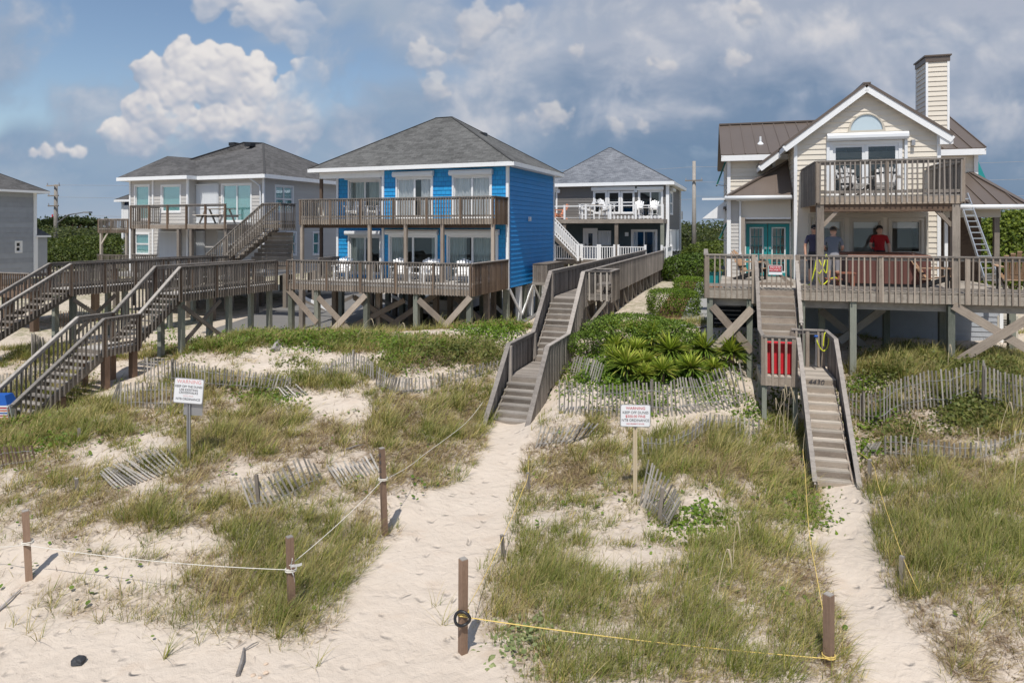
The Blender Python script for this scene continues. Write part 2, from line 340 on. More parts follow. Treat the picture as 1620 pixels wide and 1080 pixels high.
vo = g.node('ShaderNodeTexVoronoi', {'Vector': g.vm('ADD', pos, g.vm('MULTIPLY', g.noise(pos, 2.0, 2, .5, out=1), (.5, .5, 0))), 'Scale': 3.3}, feature='F1').outputs['Distance']
dent = g.smooth(vo, .0, .30)
bump(g, g.add(g.add(g.mul(foot, .6), g.mul(n2, .5)), g.add(g.mul(n3, .12), g.mul(dent, .60))), 1.0, .08)
MT = MATS
# ------------------------------------------------------------------ building helpers
def tag(o, label=None, cat=None, group=None, kind=None):
    for k, v in (('label', label), ('category', cat), ('group', group), ('kind', kind)):
        if v: o[k] = v
    return o
def thing(name, label, cat, loc=(0, 0, 0), rz=0.0, group=None):
    o = bpy.data.objects.new(name, None); COL.objects.link(o); o.location = loc; o.rotation_euler = (0, 0, rz)
    o.empty_display_size = .2
    return tag(o, label, cat, group)
class MB:
    """collects faces and links them as ONE mesh object"""
    def __init__(s): s.v = []; s.f = []; s.uv = []; s.mi = []; s.cur = 0
    def face(s, pts, uv=None):
        i = len(s.v); s.v += [tuple(p) for p in pts]; s.f.append(tuple(range(i, i+len(pts))))
        s.uv.append(uv or [(0, 0)]*len(pts)); s.mi.append(s.cur)
    def hexa(s, c):   # 8 corners: bottom ring then top ring
        i = len(s.v); s.v += [tuple(p) for p in c]
        for q in ((3, 2, 1, 0), (4, 5, 6, 7), (0, 1, 5, 4), (1, 2, 6, 5), (2, 3, 7, 6), (3, 0, 4, 7)):
            s.f.append(tuple(i+k for k in q)); s.uv.append([(0, 0)]*4); s.mi.append(s.cur)
    def box(s, a, b):
        x0, x1 = sorted((a[0], b[0])); y0, y1 = sorted((a[1], b[1])); z0, z1 = sorted((a[2], b[2]))
        s.hexa([(x0, y0, z0), (x1, y0, z0), (x1, y1, z0), (x0, y1, z0), (x0, y0, z1), (x1, y0, z1), (x1, y1, z1), (x0, y1, z1)])
    def beam(s, a, b, w, h):
        M = beam_matrix(Vector(a), Vector(b), w, h)
        s.hexa([M @ Vector(p) for p in ((-.5, -.5, -.5), (.5, -.5, -.5), (.5, .5, -.5), (-.5, .5, -.5), (-.5, -.5, .5), (.5, -.5, .5), (.5, .5, .5), (-.5, .5, .5))])
    def prism(s, poly, off):   # poly: 3-D loop, off: extrusion vector
        off = Vector(off); P = [Vector(p) for p in poly]; Q = [p+off for p in P]
        s.face(P[::-1]); s.face(Q)
        for i in range(len(P)):
            j = (i+1) % len(P); s.face([P[i], P[j], Q[j], Q[i]])
    def tube(s, pts, r, n=6, cap=True):
        pts = [Vector(p) for p in pts]; rr = r if isinstance(r, (list, tuple)) else [r]*len(pts); base = len(s.v)
        for i, p in enumerate(pts):
            t = (pts[min(i+1, len(pts)-1)]-pts[max(i-1, 0)]).normalized()
            u = t.cross(Vector((0, 0, 1))); u = u.normalized() if u.length > .05 else Vector((1, 0, 0)); w = t.cross(u)
            for k in range(n):
                a = 2*math.pi*k/n; s.v.append(tuple(p+(u*math.cos(a)+w*math.sin(a))*rr[i]))
        for i in range(len(pts)-1):
            for k in range(n):
                j = (k+1) % n; a = base+i*n
                s.f.append((a+k, a+j, a+n+j, a+n+k)); s.uv.append([(0, 0)]*4); s.mi.append(s.cur)
        if cap:
            for ring in (list(range(base, base+n))[::-1], list(range(base+(len(pts)-1)*n, base+len(pts)*n))):
                s.f.append(tuple(ring)); s.uv.append([(0, 0)]*n); s.mi.append(s.cur)
    def build(s, name, mat, parent=None, loc=None, smooth=False):
        me = bpy.data.meshes.new(name); me.from_pydata(s.v, [], s.f)
        if any(u[0] != (0, 0) or u[-1] != (0, 0) for u in s.uv):
            l = me.uv_layers.new(name='UVMap'); l.data.foreach_set('uv', [c for u in s.uv for p in u for c in p])
        for mm in (mat if isinstance(mat, (list, tuple)) else [mat]): me.materials.append(MT[mm])
        if isinstance(mat, (list, tuple)): me.polygons.foreach_set('material_index', s.mi)
        if smooth: me.polygons.foreach_set('use_smooth', [True]*len(me.polygons))
        me.update()
        o = bpy.data.objects.new(name, me); COL.objects.link(o); o.parent = parent
        if loc is not None: o.location = loc
        return o
def beam_matrix(a, b, w, h, roll=0.0):
    d = b-a; L = d.length; x = d/L
    up = Vector((0, 0, 1)) if abs(x.z) < .9 else Vector((0, 1, 0))
    y = up.cross(x).normalized(); z = x.cross(y)
    M = Matrix(((x.x*L, y.x*w, z.x*h, (a.x+b.x)/2), (x.y*L, y.y*w, z.y*h, (a.y+b.y)/2), (x.z*L, y.z*w, z.z*h, (a.z+b.z)/2), (0, 0, 0, 1)))
    return M
UNIT = {}
def unit(mat):
    if mat not in UNIT:
        b = MB(); b.box((-.5, -.5, -.5), (.5, .5, .5)); me = bpy.data.meshes.new('board_'+mat); me.from_pydata(b.v, [], b.f); me.materials.append(MT[mat]); UNIT[mat] = me
    return UNIT[mat]
def piece(parent, name, mat, a, b, w, h):
    """one board: a shared unit box, X along a->b, w across, h high"""
    o = bpy.data.objects.new(name, unit(mat)); COL.objects.link(o); o.parent = parent
    o.matrix_basis = beam_matrix(Vector(a), Vector(b), w, h); return o
def inst(src, parent, M, name=None):
    o = bpy.data.objects.new(name or src.name.split('.')[0], src.data); COL.objects.link(o); o.parent = parent; o.matrix_basis = M; return o
def copy_tree(o, parent=None):
    c = o.copy(); COL.objects.link(c); c.parent = parent
    for ch in o.children: copy_tree(ch, c)
    return c
def ray(px, py): return Vector(((px-CX)/FPX, 1.0, (HY-py)/FPX))
def W(px, py, Y):
    r = ray(px, py); return Vector((r.x*Y, Y, CAMZ+r.z*Y))
class Frame:
    """a house or walkway: its own axes u (right), v (away), z up; measures photograph pixels on its planes"""
    def __init__(s, px, Y, vpx, name, label, cat):
        s.o = Vector(((px-CX)/FPX*Y, Y)); d = Vector(((vpx-CX)/FPX, 1)).normalized(); s.d = d; s.r = Vector((d.y, -d.x))
        s.rz = math.atan2(s.r.y, s.r.x); s.e = thing(name, label, cat, (s.o.x, s.o.y, 0), s.rz)
    def inv(s, x, y): q = Vector((x, y))-s.o; return q.dot(s.r), q.dot(s.d)
    def world(s, u, v, z=0): p = s.o+s.r*u+s.d*v; return Vector((p.x, p.y, z))
    def pv(s, px, py, v):      # pixel on the plane v = const -> (u, z)
        r = ray(px, py); h = Vector((r.x, 1)); t = (v+s.o.dot(s.d))/h.dot(s.d); p = h*t-s.o
        return p.dot(s.r), CAMZ+r.z*t
    def pu(s, px, py, u):      # pixel on the plane u = const -> (v, z)
        r = ray(px, py); h = Vector((r.x, 1)); t = (u+s.o.dot(s.r))/h.dot(s.r); p = h*t-s.o
        return p.dot(s.d), CAMZ+r.z*t
    def U(s, px, v): return s.pv(px, HY, v)[0]
    def Z(s, px, py, v): return s.pv(px, py, v)[1]

# ---- house parts.  plane = ('f', v) faces -v, ('r', u) faces +u, ('l', u) faces -u, ('b', v) faces +v
def on(plane, s, z, n=0.0):
    k, c = plane
    return {'f': (s, c-n, z), 'b': (s, c+n, z), 'r': (c+n, s, z), 'l': (c-n, s, z)}[k]
def span(poly, z):
    xs = []
    for i in range(len(poly)):
        (x0, z0), (x1, z1) = poly[i], poly[(i+1) % len(poly)]
        if (z0-z)*(z1-z) <= 0 and z0 != z1: xs.append(x0+(x1-x0)*(z-z0)/(z1-z0))
    return (min(xs), max(xs)) if len(xs) > 1 else None
def siding(parent, plane, poly, mat, pitch=.115, proud=.018, holes=(), name='wall', back='interior', thick=.10, one=None):
    """a wall: backing panel with its openings, and lapped boards as pieces of their own (or joined when one=True)"""
    zs0, zs1 = min(p[1] for p in poly), max(p[1] for p in poly)
    wall = MB(); joined = MB(); boards = []
    def strips(z0, z1):
        cuts = sorted({z0, z1} | {c for h in holes for c in (h[2], h[3]) if z0 < c < z1} | {p[1] for p in poly if z0 < p[1] < z1})
        for a, b in zip(cuts, cuts[1:]):
            if b-a < 1e-4: continue
            sa, sb = span(poly, a+1e-5), span(poly, b-1e-5)
            if not sa or not sb: continue
            segs = [[sa[0], sa[1], sb[0], sb[1]]]
            for h in holes:
                if h[2] <= a+1e-6 and h[3] >= b-1e-6:
                    new = []
                    for q in segs:
                        if h[1] <= min(q[0], q[2]) or h[0] >= max(q[1], q[3]): new.append(q); continue
                        if h[0] > q[0]+1e-3: new.append([q[0], h[0], q[2], h[0]])
                        if h[1] < q[1]-1e-3: new.append([h[1], q[1], h[1], q[3]])
                    segs = new
            for q in segs: yield a, b, q
    for a, b, q in strips(zs0, zs1):
        wall.hexa([on(plane, q[0], a, -thick), on(plane, q[1], a, -thick), on(plane, q[1], a, 0), on(plane, q[0], a, 0),
                   on(plane, q[2], b, -thick), on(plane, q[3], b, -thick), on(plane, q[3], b, 0), on(plane, q[2], b, 0)])
    wo = wall.build(name, mat if back is None else back, parent)
    n = max(1, round((zs1-zs0)/pitch)); pt = (zs1-zs0)/n
    for i in range(n):
        z0, z1 = zs0+i*pt, zs0+(i+1)*pt
        for a, b, q in strips(z0, z1):
            m = joined if one else MB()
            pa, pb = (proud*(1-(a-z0)/pt)+.003, proud*(1-(b-z0)/pt)+.003)
            A = [on(plane, q[0], a, .0005), on(plane, q[1], a, .0005), on(plane, q[1], a, pa), on(plane, q[0], a, pa),
                 on(plane, q[2], b, .0005), on(plane, q[3], b, .0005), on(plane, q[3], b, pb), on(plane, q[2], b, pb)]
            k = len(m.v); m.v += A
            for f, uvs in (((3, 2, 6, 7), [(q[0], a), (q[1], a), (q[3], b), (q[2], b)]), ((0, 1, 2, 3), None), ((4, 7, 6, 5), None), ((0, 3, 7, 4), None), ((1, 5, 6, 2), None)):
                m.f.append(tuple(k+t for t in f)); m.uv.append(uvs or [(0, 0)]*4); m.mi.append(0)
            if not one and m.f: m.build('siding_board', mat, wo)
    if one: joined.build('siding', mat, wo)
    return wo
def ring(mb, plane, s0, s1, z0, z1, w, n0, n1, bottom=True):
    mb.box(on(plane, s0, z0, n0), on(plane, s0+w, z1, n1)); mb.box(on(plane, s1-w, z0, n0), on(plane, s1, z1, n1))
    mb.box(on(plane, s0+w, z1-w, n0), on(plane, s1-w, z1, n1))
    if bottom: mb.box(on(plane, s0+w, z0, n0), on(plane, s1-w, z0+w, n1))
def curtain(parent, plane, s0, s1, z0, z1, n, mat, amp=.035, waves=None):
    m = MB(); k = max(8, int((s1-s0)/.035)); wv = waves or (s1-s0)/.16; pr = None
    for i in range(k+1):
        t = i/k; s_ = s0+(s1-s0)*t; d = n+amp*math.sin(t*wv*2*math.pi)+amp*.5*math.sin(t*wv*3.3+1)
        if pr: m.face([on(plane, pr[0], z0, pr[1]), on(plane, s_, z0, d), on(plane, s_, z1, d), on(plane, pr[0], z1, pr[1])])
        pr = (s_, d)
    return m.build('curtain', mat, parent, smooth=True)
def window(parent, plane, s0, s1, z0, z1, panes=1, rows=1, trim=.09, sash=.05, frame='white_vinyl', fill=None, name='window', sashmat=None, bars=None, label=None):
    """trim ring, sashes, glass, and what hangs behind the glass; s0..z1 is the outside of the trim"""
    m = MB(); ring(m, plane, s0, s1, z0, z1, trim, -.06, .045)
    w = m.build(name, frame, parent)
    if label: w['label'] = label
    a0, a1, b0, b1 = s0+trim, s1-trim, z0+trim, z1-trim
    for i in range(panes):
        for j in range(rows):
            x0, x1 = a0+(a1-a0)*i/panes, a0+(a1-a0)*(i+1)/panes; y0, y1 = b0+(b1-b0)*j/rows, b0+(b1-b0)*(j+1)/rows
            off = -.045+(.018 if (i+j) % 2 else 0)
            m = MB(); ring(m, plane, x0, x1, y0, y1, sash, off-.02, off+.035); m.build('sash', sashmat or frame, w)
            m = MB(); e = sash-.005; m.box(on(plane, x0+e, y0+e, off), on(plane, x1-e, y1-e, off+.008)); m.build('pane', 'glass', w)
            if bars:
                m = MB(); bc, brw = bars; A0, A1, B0, B1 = x0+sash, x1-sash, y0+sash, y1-sash
                for q in range(1, bc): m.box(on(plane, A0+(A1-A0)*q/bc-.011, B0, off+.009), on(plane, A0+(A1-A0)*q/bc+.011, B1, off+.02))
                for q in range(1, brw): m.box(on(plane, A0, B0+(B1-B0)*q/brw-.011, off+.010), on(plane, A1, B0+(B1-B0)*q/brw+.011, off+.019))
                m.build('glazing_bar', frame, w)
    if fill:
        for (kind, f0, f1) in fill:
            curtain(w, plane, a0+(a1-a0)*f0+.02, a0+(a1-a0)*f1-.02, b0+.02, b1-.02, -.068 if kind == 'blind_teal' else -.105, kind, .004 if kind == 'blind_teal' else .035)
    return w
def roof_faces(mb, faces):
    for f in faces:
        P = [Vector(p) for p in f]; e = (P[1]-P[0]); nrm = (P[1]-P[0]).cross(P[-1]-P[0]).normalized(); x = e.normalized(); y = nrm.cross(x)
        mb.face(P, [((p-P[0]).dot(x)+50, (p-P[0]).dot(y)+50) for p in P])
def hip_roof(parent, u0, u1, v0, v1, ze, ridge, zr, mat, fascia=.16, trim='white_trim', walls=None):
    """eave rectangle u0..u1, v0..v1 at ze; ridge = ((u,v),(u,v)) at zr.  Shingled slopes, hip caps, fascia boards and soffit"""
    A, B, C, D = (u0, v0, ze), (u1, v0, ze), (u1, v1, ze), (u0, v1, ze); P, Q = (*ridge[0], zr), (*ridge[1], zr)
    m = MB(); along_u = abs(ridge[1][0]-ridge[0][0]) >= abs(ridge[1][1]-ridge[0][1])
    if along_u: fs = [[A, B, Q, P], [B, C, Q], [C, D, P, Q], [D, A, P]]; hips = [(A, P), (B, Q), (C, Q), (D, P), (P, Q)]
    else: fs = [[A, B, P], [B, C, Q, P], [C, D, Q], [D, A, P, Q]]; hips = [(A, P), (B, P), (C, Q), (D, Q), (P, Q)]
    roof_faces(m, fs); m.face([(u0+.02, v0+.02, ze-.02), (u0+.02, v1-.02, ze-.02), (u1-.02, v1-.02, ze-.02), (u1-.02, v0+.02, ze-.02)])
    ro = m.build('roof', mat, parent)
    c = MB()
    for a, b in hips:
        if (Vector(a)-Vector(b)).length > .05: c.beam(Vector(a)+Vector((0, 0, .01)), Vector(b)+Vector((0, 0, .01)), .10, .03)
    c.build('hip_cap', mat, ro)
    for a, b in ((A, B), (B, C), (C, D), (D, A)):
        a, b = Vector(a), Vector(b); t = (b-a).normalized(); piece(ro, 'fascia_board', trim, a-Vector((0, 0, fascia/2-.01))-t*.012, b-Vector((0, 0, fascia/2-.01))+t*.012, .025, fascia)
    if walls:
        s = MB(); s.face([(u0+.03, v0+.03, ze-fascia+.03), (u0+.03, v1-.03, ze-fascia+.03), (u1-.03, v1-.03, ze-fascia+.03), (u1-.03, v0+.03, ze-fascia+.03)]); s.build('soffit', trim, ro)
    return ro
def railing(parent, a, b, h=.92, drop=.22, spacing=.125, bw=.036, mat='wood_grey', cap='wood_rail', posts=(), side=0.0, name='railing', solid=False, capw=.13, post_mat='wood_brown', nob=False, under=True, bmat=None, post_drop=None, lower=0.0):
    """guard rail from a to b (points on the walking surface): flat cap and rails, balusters one by one, posts at fractions"""
    a, b = Vector(a), Vector(b); d = b-a; L = math.hypot(d.x, d.y); t = Vector((d.x, d.y, 0)).normalized(); n = Vector((t.y, -t.x, 0)); up = Vector((0, 0, 1))
    m = MB(); m.beam(a+up*h, b+up*h, capw, .035); m.beam(a+up*(h-.07)+n*.0, b+up*(h-.07), .036, .085)
    if under: m.beam(a+up*(.09+lower)-n*.003, b+up*(.09+lower)-n*.003, .034, .085)
    ro = m.build(name, cap, parent); bm = bmat or mat
    if not nob:
        k = max(1, int(round(L/spacing)))
        for i in range(k):
            f = (i+.5)/k; p = a+d*f+n*(.037 + (.012 if i % 2 and solid else 0))
            j = random.uniform(-.014, .014)
            if solid: solid_board(ro, bm, p, t, drop, h, spacing)
            else: piece(ro, 'baluster', bm, p-up*drop, p+t*j+up*(h-.035), bw, bw)
    for f in posts:
        p = a+d*f; piece(ro, 'rail_post', post_mat, p+n*(-.0)-up*(post_drop if post_drop is not None else drop), p+up*(h-.02), .089, .089)
    return ro
def solid_board(ro, mat, p, t, drop, h, spacing):
    """a fence board standing edge to edge with the next; width runs along t"""
    o = bpy.data.objects.new('board', unit(mat)); COL.objects.link(o); o.parent = ro
    x = Vector((0, 0, 1)); y = Vector((t.x, t.y, 0)); z = x.cross(y); L = h-.035+drop; c = p+x*((h-.035-drop)/2)
    wv = spacing-.006
    o.matrix_basis = Matrix(((0, y.x*wv, z.x*.02, c.x), (0, y.y*wv, z.y*.02, c.y), (L, 0, 0, c.z), (0, 0, 0, 1))); return o
def slab(parent, name, mat, a, b):
    m = MB(); m.box(a, b); return m.build(name, mat, parent)
def planks(parent, mat, a, b, width, pitch=.145, thick=.035, name='plank'):
    """deck boards laid across the walking line a->b (points on the surface centre line)"""
    a, b = Vector(a), Vector(b); d = b-a; L = d.length; t = d/L; n = Vector((t.y, -t.x, 0)).normalized(); k = max(1, int(L/pitch))
    for i in range(k):
        c = a+t*((i+.5)*L/k)-Vector((0, 0, thick/2+random.uniform(0, .004)))
        piece(parent, name, mat, c-n*width/2, c+n*(width/2+random.uniform(0, .008)), L/k-.009, thick)
def stair_flight(parent, top, bot, width, n, mat='wood_grey', tread_mat='wood_dry', risers=True, tread=.28, stringer=True):
    """top, bot: centre points of the upper floor edge and of the ground in front of the first riser"""
    top, bot = Vector(top), Vector(bot); d = bot-top; t = Vector((d.x, d.y, 0)); run = t.length; t.normalize(); s = Vector((t.y, -t.x, 0)); up = Vector((0, 0, 1))
    r = -d.z/n; g_ = run/(n-1) if n > 1 else run
    st = MB()
    for q in ((-1, 1) if stringer else ()):
        off = s*(q*(width/2-.03)); st.beam(top+off-up*.22+t*(-.02), bot+off-up*.02+t*.05, .04, .24)
    so = st.build('stringer', mat, parent)
    for i in range(1, n):
        c = top-up*(r*i)+t*(g_*(i-.5))
        for q in (0, 1):   # two boards per tread
            cc = c+t*(g_*.5*(q-.5)+.015); w2 = g_*.5+.004 if risers else g_*.46
            piece(so, 'tread', tread_mat, cc-s*width/2-up*.018, cc+s*width/2-up*.018, w2-.008, .036)
        if risers:
            rc = top-up*(r*i+.036)+t*(g_*i+.004); piece(so, 'riser', mat, rc-s*(width/2-.002)-up*(r*.5-.02), rc+s*(width/2-.002)-up*(r*.5-.02), .02, r-.04)
    if risers:
        rc = top-up*.04+t*.004; piece(so, 'riser', mat, rc-s*(width/2)-up*(r*.5-.02), rc+s*(width/2)-up*(r*.5-.02), .02, r-.03)
    return so
# ------------------------------------------------------------------ the dune
# spot heights: (photo x, photo y, metres above the beach) where the ground shows, and (x, y, z) in metres elsewhere
SPOT = [(48, 915, .10), (0, 960, .05), (150, 1000, .0), (460, 962, .05), (610, 845, .18), (733, 1030, .0), (1310, 1050, .05), (650, 950, .05), (760, 760, .22), (800, 692, .38),
        (298, 728, .70), (70, 655, .32), (20, 700, .40), (250, 800, .55), (400, 760, .65), (120, 760, .50), (440, 800, .45), (330, 680, .85), (230, 648, .88), (420, 640, .98), (540, 655, .95), (520, 720, .75), (680, 660, .90), (640, 720, .62),
        (560, 605, 1.35), (680, 612, 1.20), (770, 612, 1.05), (730, 575, 1.55), (430, 575, 1.55), (330, 545, 1.75), (400, 530, 1.85), (520, 535, 1.90), (600, 545, 1.85), (680, 550, 1.85), (760, 525, 2.05), (820, 520, 2.05), (480, 560, 1.60),
        (185, 615, .66), (230, 590, .85), (140, 625, .55), (60, 590, .80), (20, 600, .75), (275, 565, 1.15), (110, 560, 1.1),
        (870, 660, .95), (960, 662, 1.02), (1060, 655, 1.05), (1150, 655, 1.05), (1195, 660, .95), (1010, 600, 1.45), (930, 600, 1.45), (1100, 600, 1.50), (1000, 550, 2.05), (920, 540, 1.9), (1080, 540, 2.0), (1150, 590, 1.6), (1180, 570, 1.7),
        (1005, 785, .32), (900, 780, .30), (1100, 790, .42), (1200, 760, .48), (1000, 700, .70), (1120, 700, .75), (900, 700, .62), (1230, 700, .55), (1000, 950, .25), (850, 900, .12), (1150, 950, .32), (1000, 870, .30), (1250, 900, .22), (1000, 1050, .18), (870, 1000, .12), (1200, 1040, .15),
        (1318, 775, .20), (1330, 850, .06), (1360, 950, .0), (1400, 1060, .0), (1270, 800, .2), (1380, 800, .38), (1430, 900, .40), (1500, 850, .62), (1600, 950, .50), (1500, 1000, .32), (1600, 800, .85), (1450, 740, .85), (1560, 725, 1.0), (1400, 660, 1.15), (1480, 640, 1.45), (1600, 640, 1.55), (1390, 590, 1.85), (1450, 570, 2.08), (1540, 575, 2.1), (1610, 590, 2.05), (1370, 640, 1.2),
        (1250, 640, .9), (1230, 600, 1.3), (1290, 660, .75), (1200, 620, 1.2)]
PTS = []
for px, py, z in SPOT:
    Y = (CAMZ-z)*FPX/(py-HY); PTS.append(((px-CX)/FPX*Y, Y, z))
PTS += [(x, 7.6, 0.0) for x in range(-14, 15, 4)] + [(x, 6.0, 0.0) for x in range(-14, 15, 5)]
PTS += [(.82, 20.29, .95), (.43, 19.15, .80), (1.2, 21.4, 1.15), (.04, 18.02, .42), (1.87, 23.3, 1.7), (-6, 27.5, 1.25), (-2, 27.5, 1.3), (-9, 29, 1.15), (-3, 31, 1.15), (0, 33, 1.4), (-6, 34, 1.15), (3, 27, 1.95), (3, 32, 1.9), (6, 27, 2.05), (6, 31, 2.1), (6.4, 22, 2.05), (8, 22, 2.0), (11, 20, 2.05), (11, 24, 2.05), (15, 20, 2.0), (15, 26, 2.05), (6, 38, 2.1), (0, 40, 1.5),
        (-13, 27, 1.2), (-16, 29, 1.2), (-12, 33, 1.15), (-20, 26, 1.0), (-24, 30, 1.2), (-18, 22, .85), (-22, 20, .7), (-18, 36, 1.3), (-28, 36, 1.3), (-10, 40, 1.2), (12, 40, 2.1), (20, 30, 2.1), (20, 20, 1.9), (18, 15, 1.2), (17, 11, .5), (-18, 15, .45), (-16, 11, .12)]
P_ = np.array(PTS)
def _phi(r): return np.where(r > 1e-9, r*r*np.log(r+1e-12), 0.0)
def _fit():
    n = len(P_); D = np.hypot(P_[:, None, 0]-P_[None, :, 0], P_[:, None, 1]-P_[None, :, 1])
    A = np.zeros((n+3, n+3)); A[:n, :n] = _phi(D)+np.eye(n)*.35; Q = np.c_[np.ones(n), P_[:, :2]]; A[:n, n:] = Q; A[n:, :n] = Q.T
    return np.linalg.solve(A, np.r_[P_[:, 2], 0, 0, 0])
_w = _fit()
def _vn(x, y, f, seed):
    """smooth value noise, -1..1"""
    x = np.asarray(x)*f+seed*17.3; y = np.asarray(y)*f+seed*9.1; i = np.floor(x); j = np.floor(y); a = x-i; b = y-j; a = a*a*(3-2*a); b = b*b*(3-2*b)
    h = lambda p, q: np.modf(np.abs(np.sin(p*127.1+q*311.7+seed*74.7)*43758.5453))[0]
    return ((h(i, j)*(1-a)+h(i+1, j)*a)*(1-b)+(h(i, j+1)*(1-a)+h(i+1, j+1)*a)*b)*2-1
def project(x, y, z):
    y = np.maximum(np.asarray(y, float), .5); return CX+x/y*FPX, HY-(z-CAMZ)/y*FPX
# trodden sand of the two paths: distance to these centre lines (metres)
PATHS = [([(-.05, 17.4), (-.2, 15.8), (-.41, 14.7), (-.96, 12.6), (-1.43, 11), (-1.5, 9.4), (-1.6, 8.2), (-1.8, 5)], [.5, .5, .55, .95, .92, 1.05, 1.7, 6]),
         ([(7.0, 14.9), (6.6, 13.6), (5.9, 12.0), (5.35, 10.6), (5.0, 9.2), (4.75, 7.5)], [.40, .38, .38, .40, .42, .5])]
def path_mask(x, y):
    """1 on a path, 0 away from it"""
    x = np.asarray(x, float); y = np.asarray(y, float); best = np.zeros_like(x)
    for pts, wd in PATHS:
        for (p, q, w0, w1) in zip(pts, pts[1:], wd, wd[1:]):
            dx, dy = q[0]-p[0], q[1]-p[1]; t = np.clip(((x-p[0])*dx+(y-p[1])*dy)/(dx*dx+dy*dy), 0, 1)
            d = np.hypot(x-p[0]-t*dx, y-p[1]-t*dy)/(w0+(w1-w0)*t); best = np.maximum(best, np.clip((1.25-d)/.45, 0, 1))
    return best
def height(x, y):
    x = np.asarray(x, float); y = np.asarray(y, float); sh = x.shape; xf, yf = x.ravel(), y.ravel(); out = np.empty_like(xf)
    for k in range(0, len(xf), 20000):
        X, Y = xf[k:k+20000], yf[k:k+20000]; xc = np.clip(X, -26, 22); yc = np.clip(Y, 6.2, 40)
        D = np.hypot(xc[:, None]-P_[None, :, 0], yc[:, None]-P_[None, :, 1]); n = len(P_)
        z = _phi(D) @ _w[:n]+_w[n]+_w[n+1]*xc+_w[n+2]*yc
        pm = path_mask(X, Y); bumps = .10*_vn(X, Y, .8, 1)+.055*_vn(X, Y, 1.9, 2)+.022*_vn(X, Y, 4.3, 3)
        inner = np.clip((Y-9)/3, 0, 1)*np.clip((27-Y)/4, 0, 1); z = z+bumps*inner*(1-.85*pm)+.012*_vn(X, Y, 3.1, 5)*np.clip((30-Y)/4, 0, 1)
        far = np.clip((Y-38)/6, 0, 1); z = z*(1-far)+(1.3+.8*np.clip((X+2)/7, 0, 1))*far
        lf = np.clip((np.abs(X+2)-25)/8, 0, 1)*np.clip((Y-12)/12, 0, 1); z = z*(1-lf)+np.where(X < 0, 1.3, 1.9)*lf
        sea = np.clip((7.0-Y)/40, 0, 1); z = np.where(Y < 7.0, z*(1-np.clip((7-Y)/4, 0, 1))-1.9*sea, z)
        out[k:k+20000] = z
    return out.reshape(sh)
def hz(x, y): return float(height(np.array([x]), np.array([y]))[0])
def G(px, py, zoff=0.0):
    """where the sight line through a photograph pixel meets the dune"""
    r = ray(px, py); t = np.linspace(6, 60, 541); d = CAMZ+r.z*t-height(r.x*t, t); k = np.argmax(d < 0)
    if d[k] >= 0: k = len(t)-1
    t0, t1 = t[max(k-1, 0)], t[k]; d0, d1 = d[max(k-1, 0)], d[k]; tt = t0+(t1-t0)*d0/(d0-d1) if d0 != d1 else t1
    x, y = r.x*tt, tt; return Vector((x, y, hz(x, y)+zoff))
